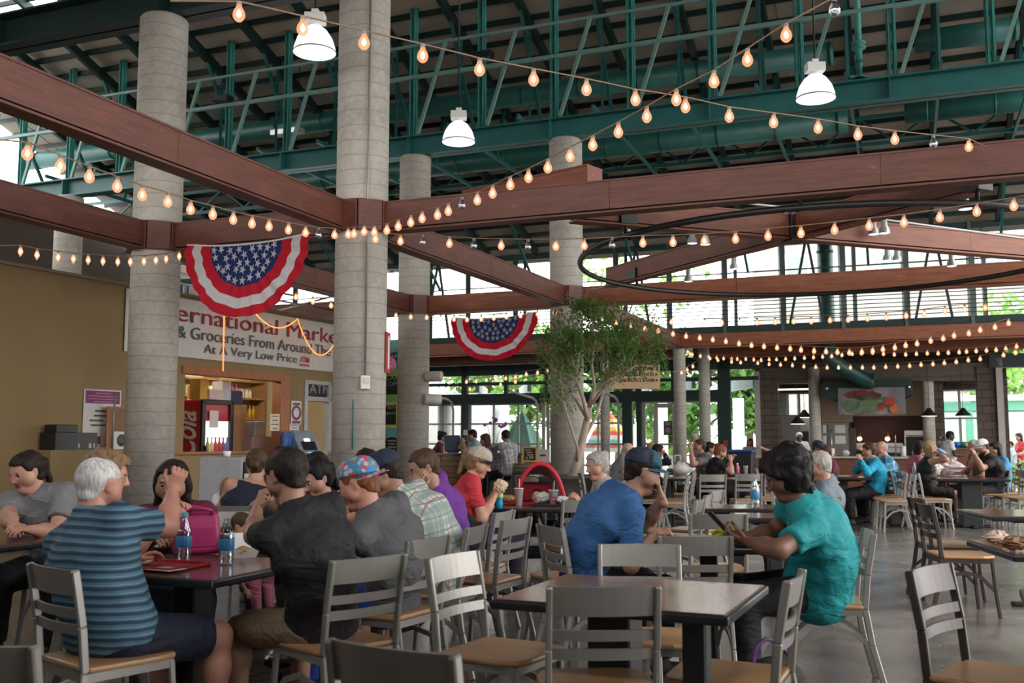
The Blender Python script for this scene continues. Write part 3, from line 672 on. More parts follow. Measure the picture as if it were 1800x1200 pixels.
# grey panel cabinet with cup, half wall with black trays, leaning board
q = P(388, 803, 10.6); t = empty('grey_partition_cabinet', Vector((q.x, q.y, 0)), R(4), 'plain grey service cabinet in front of the tan hatch wall', 'cabinet')
m_ = MB(); m_.box((0, .2, q.z / 2), (.46, .4, q.z)); m_.build('body', plain('service_grey', (.28, .27, .28), .55), t, .02)
m_ = MB(); m_.box((.33, .2, q.z / 2 - .02), (.18, .36, q.z - .06)); m_.build('dark_unit', M_BLACK, t, .01)
m_ = MB(); m_.box((.33, .012, .86), (.16, .02, .26)); m_.build('front_panel', plain('service_pale', (.5, .49, .47), .6), t); place_text('lettering', 'TRASH', face_mat((.262, -.004, .9), (1, 0, 0)), .14, .045, M_INK, t, .01)
m_ = MB(); m_.lathe([(1e-3, 0), (.034, 0), (.044, .06), (.046, .06), (.036, .003), (1e-3, .003)], n=14); tag(m_.build('foam_cup', M_WHITE, None, loc=(q.x + .02, q.y + .16, q.z + .001)), 'short white foam cup on the grey service cabinet', 'cup')
s0 = Ws(76, .2); s1 = Ws(226, .2); m_ = MB(); zt = Wp(150, 790, .3).z; wbox(m_, s0, s1, 0, zt, .0, .34); struct(m_.build('wall_low', M_TAN), 'low tan ledge in front of the market wall')
q = wpos((Ws(86, .2) + Ws(160, .2)) / 2, zt + .002, .18); t = empty('tray_rack', q, WA, 'black plastic cutlery tray on the tan ledge', 'tray')
w = Ws(160, .2) - Ws(86, .2); m_ = MB()
for (c, s_) in (((0, 0, .012), (w, .26, .02)), ((0, -.13, .11), (w, .015, .22)), ((0, .13, .11), (w, .015, .22)), ((-w / 2, 0, .11), (.015, .26, .22)), ((w / 2, 0, .11), (.015, .26, .22))): m_.box(c, s_)
m_.build('tray', M_BLACK, t)
m_ = MB()
for i, x in enumerate((.05, .30, .34, .42)): m_.box((w * x, -.14, .05), (.012, .004, .06))
m_.build('price_tags', M_WHITE, t)
m_ = MB(); m_.box((-w * .2, 0, .27), (w * .5, .22, .1)); m_.build('upper_bin', M_BLACK, t, .008)
q = wpos((Ws(183, .06) + Ws(222, .06)) / 2, zt, .1); t = empty('cork_board', q, WA, 'brown framed board leaning on the tan wall above ledge', 'board')
w = Ws(222, .06) - Ws(183, .06); h = Wp(200, 716, .1).z - zt; m_ = MB(); m_.box((0, 0, h / 2), (w, .02, h)); m_.build('panel', plain('cork_brown', (.24, .125, .06), .7), t)
m_ = MB()
for x in (-w / 2, w / 2): m_.box((x, -.006, h / 2), (.03, .03, h))
m_.box((0, -.006, h), (w, .03, .03)); m_.build('frame', M_ORW, t)
m_ = MB(); m_.box((.05, -.02, .12), (w * .7, .006, .24)); m_.build('sticker', M_PAPER, t); m_ = MB(); m_.lathe([(1e-3, 0), (.085, 0), (.085, .004), (1e-3, .004)], (.05, -.024, .12), 20, Matrix.Rotation(PI / 2, 4, 'X')); m_.build('emblem', M_INK, t)
q = Wp(196, 790, .25); m_ = MB(); m_.tube([(0, 0, 0), (.01, .03, Wp(196, 690, .2).z - zt)], .014, 8); tag(m_.build('metal_pole', M_GREYM, None, loc=(q.x, q.y, zt)), 'thin grey metal pole leaning before the purple poster', 'pole')
# pipes and warm lamp over the shop
m_ = MB()
for (a, b_) in (((300, 495), (585, 545)), ((305, 478), (520, 520)), ((480, 548), (588, 520))):
    m_.tube([Wp(a[0], a[1], -.6), Wp(b_[0], b_[1], -.6)], .02, 6)
tag(m_.build('conduit_pipe', M_CHROME), 'thin metal conduits running above the market banner', 'pipe')
M_ROPE = emit('rope_light_orange', (1.0, .30, .06), 1.6, False)
def cat3(a, b_, sag, n=14): return [a.lerp(b_, i / n) - Vector((0, 0, sag * 4 * (i / n) * (1 - i / n))) for i in range(n + 1)]
k0 = Wp(523, 560, .25); pts = cat3(Wp(445, 545, .25), k0, .22) + cat3(k0, Wp(590, 600, .25), .42)[1:]
m_ = MB(); m_.tube(pts, .011, 6); tag(m_.build('rope_light', M_ROPE), 'glowing orange rope light looped over the banner', 'rope light')
m_ = MB(); m_.tube([Wp(394, 545, .25), Wp(393, 600, .25), Wp(392, 652, .12)], .011, 6); tag(m_.build('rope_light', M_ROPE), 'glowing orange rope light hanging straight down to the hatch frame', 'rope light')
# turquoise stall behind
M_TURQ = plain('turquoise_paint', (.22, .60, .60), .7, 0, .05, 2)
qa, qb = P(560, 772, 21.2), P(727, 772, 20.6)
dq = (qb - qa).normalized(); TA = math.atan2(dq.y, dq.x); tn = Vector((dq.y, -dq.x, 0)); zt2 = P(690, 600, 21).z
m_ = MB(); L = (qb - qa).length; m_.box((L / 2, 0, zt2 / 2), (L, .12, zt2)); struct(m_.build('wall_far', M_TURQ, None, loc=(qa.x, qa.y, 0), rz=TA), 'turquoise painted stall wall between two columns')
def tp(px, py): return Pv(px, py, qa + tn * .075, tn)
def chalk(px0, px1, py0, py1, fc_, label, words_):
    a, b_ = tp(px0, py0), tp(px1, py1); w = (b_ - a).length if False else abs((b_ - a).dot(dq)); h = a.z - b_.z; c = (a + b_) / 2
    t = empty('chalkboard', c, TA, label, 'chalkboard'); m_ = MB(); m_.box((0, 0, 0), (w - .06, .02, h - .06)); m_.build('slate', plain('slate', (.02, .024, .026), .7, 0, .3, 10), t)
    m_ = MB()
    for (cc, ss) in (((0, 0, h / 2 - .035), (w, .04, .07)), ((0, 0, -h / 2 + .035), (w, .04, .07)), ((-w / 2 + .035, 0, 0), (.07, .04, h)), ((w / 2 - .035, 0, 0), (.07, .04, h))): m_.box(cc, ss)
    m_.build('frame', fc_, t); mt = plain('chalk', (.42, .42, .40), .8)
    for i, s_ in enumerate(words_): place_text('chalk_writing', s_, face_mat((-.02, -.014, h * (.22 - .24 * i)), (1, 0, 0)), .36, .09, mt, t)
chalk(655, 706, 656, 699, plain('lime_frame', (.45, .70, .02), .5), 'chalkboard in a lime green frame on the turquoise wall', ('CAKE', 'COFFEE'))
chalk(655, 702, 706, 752, plain('yellow_frame', (.72, .66, .20), .5), 'chalkboard in a pale yellow frame on the turquoise wall', ('MENU', 'special'))
a = tp(689, 783); t = empty('chalk_mug_sign', a, TA, 'black mug shaped chalk sign on the turquoise wall', 'sign'); m_ = MB(); m_.prism([(-.13, -.16), (.12, -.19), (.15, .14), (.0, .18), (-.13, .15)], -.01, .01, Matrix.Rotation(PI / 2, 4, 'X')); m_.build('board', plain('slate', (.02, .024, .026), .7), t)
m_ = MB(); m_.tube([(-.13, 0, .08), (-.21, 0, .06), (-.21, 0, -.06), (-.13, 0, -.08)], .02, 8); m_.build('mug_handle', plain('slate', (.02, .024, .026), .7), t)
m_ = MB()
for k in range(4): m_.box((0, -.014, .1 - .065 * k), (.18 - .03 * (k % 2), .004, .03))
m_.build('chalk_writing', plain('chalk', (.42, .42, .40), .8), t)
a = tp(691, 642) + tn * .3; t = empty('paper_lantern', a, 0, 'round pink paper lantern hanging by the turquoise wall', 'lantern'); m_ = MB(); m_.sphere((0, 0, 0), .18, 20); m_.build('globe', plain('pink_paper', (.70, .20, .34), .6), t)
m_ = MB(); m_.tube([(0, 0, .17), (0, 0, .75)], .004, 5); m_.build('cord', M_BLACK, t); m_ = MB()
for k in range(5): m_.box((-.1 + .05 * k, -.172 + .012 * abs(k - 2), -.05), (.03, .008, .025), k * .2 - .4)
m_.build('paper_letters', M_WHITE, t)
for i, (y0, y1, sg) in enumerate(((624, 606, .06), (628, 622, .05))):
    pa, pb = tp(660, y0) + tn * .05, tp(728, y1) + tn * .05; m_ = MB(); pp = cat3(pa, pb, sg); m_.tube(pp, .005, 5)
    for p_ in pp[1:-1]: m_.box(p_ - Vector((0, 0, .03)), (.03, .006, .05), TA)
    tag(m_.build('paper_garland', M_BLACK), ('upper', 'lower')[i] + ' dark paper garland strung on the turquoise wall', 'garland')
a = tp(702, 777); m_ = MB(); m_.box((0, 0, 0), (.12, .01, .26)); tag(m_.build('poster', plain('orange_poster', (.6, .2, .1), .6, 0, .4, 14), None, loc=a, rz=TA), 'small orange poster at the edge of the turquoise wall', 'poster')
# fittings on the columns
ccA = cA + Vector((0, 0, 0)); av = Vector((.10, -.285, 0)); p = cA + av
t = empty('switch_box', Vector((p.x, p.y, 0)), R(18), 'white switch box and conduit on the tall concrete column', 'switch box')
zb = P(665, 672, 11.05).z; m_ = MB(); m_.box((0, -.035, zb), (.10, .07, .15)); m_.build('box', M_WHITE, t, .006); m_ = MB(); m_.box((.01, -.075, zb + .02), (.06, .015, .07)); m_.build('cover', plain('ivory', (.6, .58, .52), .5), t)
m_ = MB(); m_.tube([(0, -.03, zb), (0, -.03, 6.7)], .013, 8); m_.build('conduit', M_GREYM, t)
p = cA + Vector((.0, -.31, 0)); m_ = MB(); m_.tube([(p.x - .02, p.y - .0, P(627, 790, 11).z), (p.x - .02, p.y, P(627, 702, 11).z)], .008, 6); tag(m_.build('green_rod', M_GREEN), 'thin green rod fixed up the tall concrete column', 'rod')
p = cA + Vector((.315, .03, 0)); a0 = P(674, 584, p.y).z; a1 = P(674, 655, p.y).z; t = empty('pennant_sign', Vector((p.x, p.y, (a0 + a1) / 2)), R(86), 'narrow red vertical sign on the side of tall column', 'sign')
m_ = MB(); m_.box((0, 0, 0), (.22, .015, a0 - a1)); m_.build('panel', plain('sign_red', (.42, .03, .04), .6), t); m_ = MB(); m_.box((0, -.01, 0), (.07, .006, (a0 - a1) * .8)); m_.build('lettering', M_WHITE, t)
for (py, dx, tilt, l_) in ((662, .12, 0, 'upper white cylinder speaker bracketed to the concrete column'), (702, .10, R(35), 'lower white cylinder speaker tilted out from the column')):
    p = cE + Vector((.30, -.12, P(765, py, 18.7).z)); t = empty('speaker', p, R(-15), l_, 'speaker'); m_ = MB(); m_.tube([(-.06, .02, 0), (.02, 0, 0)], .03, 8); m_.build('bracket', M_BLACK, t)
    M = Matrix.Rotation(tilt, 4, 'Z') @ Matrix.Rotation(PI / 2, 4, 'Y'); m_ = MB(); m_.lathe([(1e-3, -.16), (.095, -.16), (.1, -.15), (.1, .15), (.085, .16), (1e-3, .15)], (dx, -.05, 0), 20, M); m_.build('housing', plain('speaker_ivory', (.62, .59, .52), .5), t)
# direction sign hung behind the tree
p0, p1 = P(1060, 660, 20.5), P(1160, 660, 20.5); t = empty('direction_sign', P(1110, 662, 20.5), 0, 'hanging tan direction sign with arrows beyond the potted tree', 'sign')
w, h = 1.17, P(1110, 641, 20.5).z - P(1110, 683, 20.5).z; m_ = MB(); m_.box((0, 0, 0), (w, .04, h)); m_.build('board', plain('sign_peach', (.66, .44, .28), .6, 0, .05), t)
m_ = MB()
for k in range(9): x = -w / 2 + w * k / 9; m_.bar((x, 0, h / 2 + .005), (x + w / 18, 0, h / 2 + .07), .012, .012); m_.bar((x + w / 18, 0, h / 2 + .07), (x + w / 9, 0, h / 2 + .005), .012, .012)
m_.bar((-w / 2, 0, h / 2 + .075), (w / 2, 0, h / 2 + .075), .014, .014); m_.build('lattice_top', plain('lattice_white', (.5, .62, .58), .6), t)
for i, (s_, ar, ww) in enumerate((('FAMILY RESTROOMS', -1, .9), ('GARDEN CENTER', 1, .66), ('CONFERENCE ROOM', 1, .78))):
    z = h * (.26 - .24 * i); place_text('lettering', s_, face_mat((w * .40 - ww, -.024, z), (1, 0, 0)), ww, .075, plain('sign_ink', (.10, .05, .03), .6), t, .012)
    m_ = MB(); x = w * .45; m_.prism([(x + .028 * ar, z + .037), (x - .028 * ar, z + .07), (x - .028 * ar, z)], .022, .026, Matrix.Rotation(PI / 2, 4, 'X')); m_.build('arrow', plain('sign_ink', (.10, .05, .03), .6), t)
m_ = MB()
for x in (-.4, .4): m_.tube([(x, 0, h / 2 + .07), (x, 0, 3.7 - P(1110, 662, 20.5).z)], .012, 6)
m_.build('hanger', M_BLACK, t)
# ------------------------------------------------------------------ kitchen at the far right
BK = 19.3
M_BLOCK = brick_mat('kitchen_block', (.135, .105, .08), (.10, .078, .06), (.035, .03, .025), 1.0, .4, .2)
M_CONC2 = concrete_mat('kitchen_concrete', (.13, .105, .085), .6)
M_BEIGE = plain('kitchen_beige', (.56, .42, .30), .7, 0, .04)
M_MAROON = plain('kitchen_maroon', (.075, .022, .016), .6, 0, .15)
GZ = Matrix.Rotation(GA, 4, 'Z')
def kbox(m_, p0, p1, z0, z1, b0, b1, ref=None):
    """a box between two photo columns, grid depth b0 (front) to b1"""
    a0, a1 = aof(p0, b0 if ref is None else ref), aof(p1, b0 if ref is None else ref)
    m_.box(g((a0 + a1) / 2, (b0 + b1) / 2, (z0 + z1) / 2), (a1 - a0, b1 - b0, z1 - z0), GA)
def kpier(p0, p1, b0, b1, z1, label, idx):
    m_ = MB(); kbox(m_, p0, p1, 0, z1, b0, b1); o = m_.build('wall_pier_%d' % idx, M_BLOCK); box_uv(o, GA); return struct(o, label, 'wall')
kpier(1338, 1369, 17.9, 18.5, 3.2, 'brown block pier beside the open doorway', 1)
kpier(1722, 1757, 17.9, 18.5, 3.2, 'brown block pier beside the opening to the train', 2)
kpier(1644, 1662, 18.4, 18.9, 3.1, 'narrow block pier beside the white kitchen window', 3)
column(Pb(1434, 772, 18.0), .15, 3.3, 'round concrete column in the kitchen beside steel fridges')
column(Pb(1634, 772, 18.2), .15, 3.3, 'round concrete column in the kitchen beside the oven')
m_ = MB(); kbox(m_, 1328, 1337, 0, 3.2, 17.8, 17.95); kbox(m_, 1756, 1768, 0, 3.4, 17.8, 17.95); struct(m_.build('door_8', M_FRAME), 'grey steel jambs of the open doorways', 'door')
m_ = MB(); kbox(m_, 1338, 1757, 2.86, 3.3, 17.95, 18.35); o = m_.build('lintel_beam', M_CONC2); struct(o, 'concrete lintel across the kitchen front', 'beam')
m_ = MB(); kbox(m_, 1300, 1345, 3.3, 3.62, 17.7, 17.95); kbox(m_, 1745, 1900, 3.15, 3.5, 17.8, 18.1); struct(m_.build('header_beam', M_GDARK), 'dark green headers above the open doorways', 'beam')
# back wall with two windows
wl0, wl1 = (1366, 1426); wr0, wr1 = (1657, 1722)
zl0, zl1 = zof(1395, 733, BK), zof(1395, 690, BK); zr0, zr1 = zof(1690, 786, BK), zof(1690, 684, BK)
m_ = MB()
kbox(m_, 1330, wl0, 0, 3.9, BK, BK + .2); kbox(m_, wl1, wr0, 0, 3.9, BK, BK + .2); kbox(m_, wr1, 1775, 0, 3.9, BK, BK + .2)
kbox(m_, wl0, wl1, 0, zl0, BK, BK + .2); kbox(m_, wl0, wl1, zl1, 3.9, BK, BK + .2); kbox(m_, wr0, wr1, 0, zr0, BK, BK + .2); kbox(m_, wr0, wr1, zr1, 3.9, BK, BK + .2)
o = m_.build('wall_kitchen', M_BLOCK); box_uv(o, GA); struct(o, 'brown block back wall of the kitchen with two windows', 'wall')
m_ = MB(); kbox(m_, 1445, 1626, zof(1500, 742, BK), 3.0, BK - .05, BK - .005); struct(m_.build('wall_panel_beige', M_BEIGE), 'beige upper panels of the kitchen wall', 'wall')
m_ = MB(); kbox(m_, 1502, 1626, .9, zof(1560, 731, BK), BK - .08, BK - .052); struct(m_.build('wall_panel_maroon', M_MAROON), 'maroon splashback of the kitchen wall', 'wall')
M_WINW = plain('white_window_frame', (.72, .72, .70), .5, 0, .04)
def kwindow(p0, p1, z0, z1, cols, rows, idx, label):
    a0, a1 = aof(p0, BK), aof(p1, BK); m_ = MB()
    for i in range(cols + 1): a = a0 + (a1 - a0) * i / cols; m_.bar(g(a, BK + .1, z0), g(a, BK + .1, z1), .09 if i in (0, cols) else .07, .1, EY)
    for i in range(rows + 1): z = z0 + (z1 - z0) * i / rows; m_.bar(g(a0, BK + .1, z), g(a1, BK + .1, z), .1, .09 if i in (0, rows) else .05)
    o = struct(m_.build('window_%d' % idx, M_WINW), label, 'window'); q = MB(); q.add([g(a0, BK + .11, z0), g(a1, BK + .11, z0), g(a1, BK + .11, z1), g(a0, BK + .11, z1)], [(0, 1, 2, 3)]); q.build('glass_pane', M_GLASS, o)
kwindow(wl0, wl1, zl0, zl1, 3, 1, 5, 'kitchen window with pale blinds above the steel cold room'); kwindow(wr0, wr1, zr0, zr1, 2, 2, 6, 'white sash window showing the green train')
m_ = MB(); a0, a1 = aof(wl0 + 2, BK), aof(wl0 + 18, BK)
for k in range(8): a = a0 + (a1 - a0) * k / 8; m_.bar(g(a, BK + .03, zl0), g(a + .02, BK + .03, zl1), .05, .02, EY)
struct(m_.build('trim_4', plain('blind_slats', (.6, .64, .66), .6)), 'pale vertical blind strips in the kitchen window', 'blind')
# cold room, rack, fridges
def kthing(name, px, b, label, cat, z=0.0, rz=0.0):
    p = Pb(px, 772, b); return empty(name, Vector((p.x, p.y, z)), GA + rz, label, cat)
def kw(p0, p1, b): return aof(p1, b) - aof(p0, b)
M_STEELD = plain('dull_steel', (.22, .22, .22), .4, .6, .08)
t = kthing('cold_room_box', 1387, 18.6, 'dull steel cold room cabinet behind the cook', 'cabinet'); w = kw(1368, 1406, 18.6); h = zof(1387, 729, 18.6); m_ = MB(); m_.box((0, .25, h / 2), (w, .5, h)); m_.build('body', M_STEELD, t, .01)
m_ = MB(); m_.box((0, -.01, h / 2), (w * .96, .02, .01)); m_.build('seam', M_BLACK, t)
t = kthing('oven_stack', 1415, 18.6, 'tall dark oven stack with pale frame behind the cook', 'oven'); w = kw(1407, 1424, 18.6); h = zof(1415, 732, 18.6); m_ = MB(); m_.box((0, .25, h / 2), (w, .5, h)); m_.build('body', M_GREYM, t, .01); m_ = MB(); m_.box((0, -.01, h * .42), (w * .8, .03, h * .75)); m_.build('door', M_BLACK, t)
h = zof(1470, 742, 18.55)
for i, (p0, p1, l_) in enumerate(((1443, 1454, 'narrow steel fridge with taped papers beside the concrete column'), (1455, 1492, 'wide steel fridge with taped papers in the kitchen'))):
    t = kthing('steel_fridge', (p0 + p1) / 2, 18.55, l_, 'fridge'); w = kw(p0, p1, 18.55); m_ = MB(); m_.box((0, .3, h / 2), (w, .6, h)); m_.build('body', M_STEELD, t, .012)
    m_ = MB(); m_.tube([(-w * .32, -.05, h * .45), (-w * .32, -.05, h * .9)], .018, 8); m_.build('handle', M_CHROME, t)
    m_ = MB()
    for k in range(3 if i == 0 else 2): m_.box((w * .1, -.012, h * (.9 - .16 * k)), (w * .5, .006, h * .12)); 
    m_.build('papers', M_PAPER, t)
m_ = MB(); p = Pb(1498, 772, 18.6); m_.box((0, .2, h * .46), (.2, .5, h * .92)); tag(m_.build('fridge_side_cupboard', plain('dark_cupboard', (.05, .042, .04), .5), None, .01, loc=(p.x, p.y, 0), rz=GA), 'dark cupboard standing beside the wide steel fridge', 'cupboard')
t = kthing('wall_oven', 1608, 18.7, 'built in black wall oven with steel edges', 'oven'); w = kw(1590, 1627, 18.7); z1 = zof(1608, 756, 18.7); m_ = MB(); m_.box((0, .3, z1 / 2), (w, .55, z1)); m_.build('body', M_CHROME, t, .01); m_ = MB(); m_.box((0, -.0, z1 - .42), (w * .84, .05, .5)); m_.build('door', M_BLACK, t); m_ = MB(); m_.tube([(-w * .35, -.05, z1 - .14), (w * .35, -.05, z1 - .14)], .014, 8); m_.build('handle', M_CHROME, t)
# cooking range with heat lamps
t = kthing('cooking_range', 1545, 18.5, 'black cooking range under the glowing heat lamps', 'range'); w = kw(1505, 1588, 18.5); m_ = MB(); m_.box((0, .3, .5), (w, .6, 1.0)); m_.build('body', M_BLACK, t, .01); m_ = MB(); m_.box((0, .35, 1.2), (w, .1, .1)); m_.box((0, .5, 1.1), (w, .05, .3)); m_.build('back_shelf', M_CHROME, t)
t = kthing('steel_pan', 1512, 18.5, 'round steel pan on the cooking range', 'pan', 1.005); t.location += EY * .25; m_ = MB(); m_.lathe([(1e-3, 0), (.1, .0), (.16, .09), (.15, .09), (.09, .01), (1e-3, .01)], n=18); m_.build('bowl', M_CHROME, t); m_ = MB(); m_.tube([(.15, 0, .08), (.36, 0, .12)], .012, 6); m_.build('handle', M_BLACK, t)
M_HOT = emit('heat_lamp_glow', (1.0, .52, .18), 9)
for px, l_ in ((1511, 'glowing heat lamp nearer the steel fridge'), (1560, 'glowing heat lamp nearer the tap')):
    t = kthing('heat_lamp', px, 18.4, l_, 'lamp', zof(px, 771, 18.4)); m_ = MB(); m_.sphere((0, 0, 0), .06, 12); m_.build('bulb', M_HOT, t); m_ = MB(); m_.lathe([(.05, .05), (.03, .16), (1e-3, .17)], n=12); m_.build('socket', plain('brass', (.5, .28, .08), .3, .8), t); m_ = MB(); m_.tube([(0, 0, .16), (0, 0, .95)], .008, 6); m_.build('cord', M_BLACK, t)
# hood, its duct and its vegetable banner
bh = 17.6
t = kthing('extractor_hood', 1527, bh, 'large dark green extractor hood above the kitchen', 'hood', zof(1527, 702, bh)); w = kw(1448, 1606, bh); zz = zof(1527, 667, bh) - zof(1527, 702, bh)
m_ = MB(); m_.prism([(-w / 2, .12), (-w / 2 + .25, 0), (w / 2 - .25, 0), (w / 2, .12), (w / 2, zz), (-w / 2, zz)], -1.2, 0, Matrix.Rotation(PI / 2, 4, 'X')); m_.build('canopy', M_GDARK, t, .01); m_ = MB()
for x in (-w * .46, w * .46): m_.lathe([(1e-3, 0), (.05, 0), (.05, .02), (1e-3, .02)], (x, -.0, zz * .6), 12, Matrix.Rotation(PI / 2, 4, 'X'))
m_.build('lamps', M_CHROME, t)
m_ = MB(); pz = [Pb(1460, 772, bh - .9)]; p0 = pz[0]; r_ = .20
zt_ = zof(1460, 640, bh - .9); q1 = g(aof(1540, bh - .4), bh - .2, zof(1540, 668, bh - .4))
m_.tube([Vector((p0.x, p0.y, 7.2)), Vector((p0.x, p0.y, zt_ + .35)), Vector((p0.x, p0.y, zt_ + .12)) + EX * .06, Vector((p0.x, p0.y, zt_ - .06)) + EX * .28, q1 - EX * .2, q1], r_, 20)
for z in (4.2, 5.2, 6.2): m_.tube([(p0.x, p0.y, z - .03), (p0.x, p0.y, z + .03)], r_ + .015, 20)
tag(m_.build('exhaust_duct', plain('exhaust_green', (.014, .065, .055), .45, 0, .2, 3)), 'green exhaust duct bending down to the kitchen hood', 'duct')
def veg_mat():
    m, n, l, b = nmat('vegetable_print'); vec = objco(n, l)
    v = n.new('ShaderNodeTexVoronoi'); v.inputs['Scale'].default_value = 9.0; l.new(vec, v.inputs['Vector'])
    w_ = n.new('ShaderNodeTexNoise'); w_.inputs['Scale'].default_value = 2.2; l.new(vec, w_.inputs['Vector'])
    c1 = ramp(n, l, v.outputs['Color'], [(0.0, (.02, .05, .025)), (0.4, (.10, .16, .07)), (.65, (.14, .2, .12)), (1.0, (.04, .07, .03))])
    l.new(c1, b.inputs['Base Color']); b.inputs['Roughness'].default_value = .5; return m
bv = bh - .04; t = kthing('vegetable_banner', 1534, bv, 'photo banner of vegetables hung on the kitchen hood', 'banner', zof(1534, 728, bv)); w = kw(1475, 1594, bv); h = zof(1534, 681, bv) - zof(1534, 728, bv)
m_ = MB(); nx = 16
vv = [(-w / 2 + w * i / nx, -.02 * math.sin(i * .9), h * j / 2) for j in range(3) for i in range(nx + 1)]
m_.sh(True).add(vv, [(j * (nx + 1) + i, j * (nx + 1) + i + 1, (j + 1) * (nx + 1) + i + 1, (j + 1) * (nx + 1) + i) for j in range(2) for i in range(nx)]); m_.build('cloth', plain('banner_grey', (.22, .205, .215), .5, 0, .08), t)
def blob(x, z, rx, rz, mat, nm, n=14, wob=.12):
    mm = MB(); mm.prism([(w * x + rx * math.cos(2 * PI * k / n) * (1 + rg.uniform(-wob, wob)), h * z + rz * math.sin(2 * PI * k / n) * (1 + rg.uniform(-wob, wob))) for k in range(n)], .03, .033, Matrix.Rotation(PI / 2, 4, 'X')); mm.build(nm, mat, t)
M_VEG = veg_mat(); blob(-.16, .36, .52, .22, M_VEG, 'printed_greens', 26, .2); blob(-.12, .74, .42, .14, plain('print_red', (.14, .022, .018), .5, 0, .5, 12), 'printed_radishes', 22, .25)
blob(.0, .62, .36, .08, M_VEG, 'printed_leaves', 20, .4)
for x, z, r_, c in ((.27, .47, .13, 'print_tomato'), (.14, .28, .10, 'print_tomato'), (.33, .2, .12, 'print_orange')): blob(x, z, r_, r_, plain(c, (.42, .05, .03) if 'tom' in c else (.5, .14, .04), .4, 0, .2, 6), 'printed_tomato', 16, .02)
place_text('lettering', 'Legumes Vegetables', face_mat((-w * .48, -.035, h * .86), (1, 0, 0)), w * .72, h * .12, plain('print_caption', (.42, .30, .28), .6), t)
# counters
bc = 16.6
M_CFRONT = wood_mat('counter_front', (.14, .05, .022), (.22, .085, .04), (1, 9, 9), .5)
t = kthing('kitchen_counter', 1490, bc, 'long kitchen counter with grey top and red brown front', 'counter'); w = kw(1330, 1662, bc); zt = zof(1500, 802, bc)
m_ = MB(); m_.box((0, .35, zt / 2 - .03), (w, .66, zt - .06)); m_.build('front_panel', M_CFRONT, t); m_ = MB(); m_.box((0, .33, zt - .025), (w + .06, .76, .05)); m_.build('worktop', plain('worktop_grey', (.46, .44, .41), .35, 0, .12, 12), t, .008)
t2 = kthing('service_counter', 1700, bc + .6, 'dark service counter under the white kitchen window', 'counter'); w2 = kw(1664, 1735, bc + .6); z2 = zof(1700, 787, bc + .6); m_ = MB(); m_.box((0, .3, z2 / 2 - .02), (w2, .6, z2 - .04)); m_.build('front_panel', M_CFRONT, t2); m_ = MB(); m_.box((0, .3, z2 - .02), (w2 + .05, .66, .04)); m_.build('worktop', plain('worktop_dark', (.12, .11, .10), .35), t2, .006)
def on_counter(name, px, label, cat, dz=0.0, off=.3, b=bc, z=None): p = Pb(px, 772, b + off); return empty(name, Vector((p.x, p.y, (zt if z is None else z) + .001 + dz)), GA, label, cat)
t = on_counter('paper_towel_roll', 1587, 'white paper towel roll on the kitchen counter', 'paper towel'); m_ = MB(); m_.lathe([(1e-3, 0), (.065, 0), (.065, .26), (.02, .26), (.02, .2)], n=18); m_.build('roll', M_WHITE, t); m_ = MB(); m_.tube([(0, 0, .2), (0, 0, .3)], .01, 6); m_.build('spindle', M_CHROME, t)
for px, hh, l_ in ((1574, .55, 'tall steel tap over the kitchen counter'), (1612, .26, 'small curved steel tap at the end of the kitchen counter')):
    t = on_counter('kitchen_tap', px, l_, 'tap'); m_ = MB(); m_.tube([(0, 0, 0), (0, 0, hh * .75), (0, -.03, hh * .93), (0, -.09, hh), (0, -.15, hh * .93), (0, -.17, hh * .78)], .014, 8); m_.build('spout', M_CHROME, t); m_ = MB(); m_.tube([(.02, 0, .06), (.09, 0, .1)], .009, 6); m_.build('lever', M_CHROME, t)
t = on_counter('condiment_tub', 1461, 'white tub with red lid on the kitchen counter', 'tub'); m_ = MB(); m_.lathe([(1e-3, 0), (.07, 0), (.085, .2), (1e-3, .2)], n=16); m_.build('body', M_WHITE, t); m_ = MB(); m_.lathe([(.09, .195), (.09, .225), (1e-3, .225)], n=16); m_.build('lid', plain('lid_red', (.6, .03, .03), .4), t)
for i, px in enumerate((1469, 1475)): t = on_counter('tomato', px, ('red tomato beside the red lidded tub on the counter', 'red tomato beside the clear bag on the counter')[i], 'tomato', .035); m_ = MB(); m_.sphere((0, 0, 0), .04, 12, (1, 1, .85)); m_.build('fruit', plain('tomato_skin', (.42, .08, .05), .3), t); m_ = MB(); m_.tube([(0, 0, .03), (0, 0, .045)], .006, 5); m_.build('stalk', M_GREEN, t)
def crumple(name, label, cat, loc, r, mat, seed=1, sc=(1, 1, .75)):
    m_ = MB(); m_.sphere((0, 0, 0), r, 16, sc); rr = random.Random(seed); q = [(x * (1 + rr.uniform(-.28, .28)), y * (1 + rr.uniform(-.28, .28)), z * (1 + rr.uniform(-.28, .28))) for x, y, z in m_.v]; m_.v = q; mn = min(v[2] for v in q); m_.sm = [False] * len(m_.f)
    o = m_.build(name, mat, None, loc=Vector(loc) - Vector((0, 0, mn))); return tag(o, label, cat)
M_BAG = plain('white_bag_film', (.66, .63, .62), .45, 0, .05)
p = Pb(1486, 772, bc + .3); crumple('food_bag', 'pale crumpled food bag on the kitchen counter', 'bag', (p.x, p.y, zt + .001), .09, M_BAG, 4)
p = Pb(1605, 772, bc + .3); m_ = MB(); m_.lathe([(1e-3, 0), (.035, 0), (.042, .14), (.039, .14), (.033, .004), (1e-3, .004)], n=14); tag(m_.build('drinking_glass', glassy('glass_tumbler', (.9, .93, .93), .8), None, loc=(p.x, p.y, zt + .001)), 'clear tumbler beside the small curved tap', 'glass')
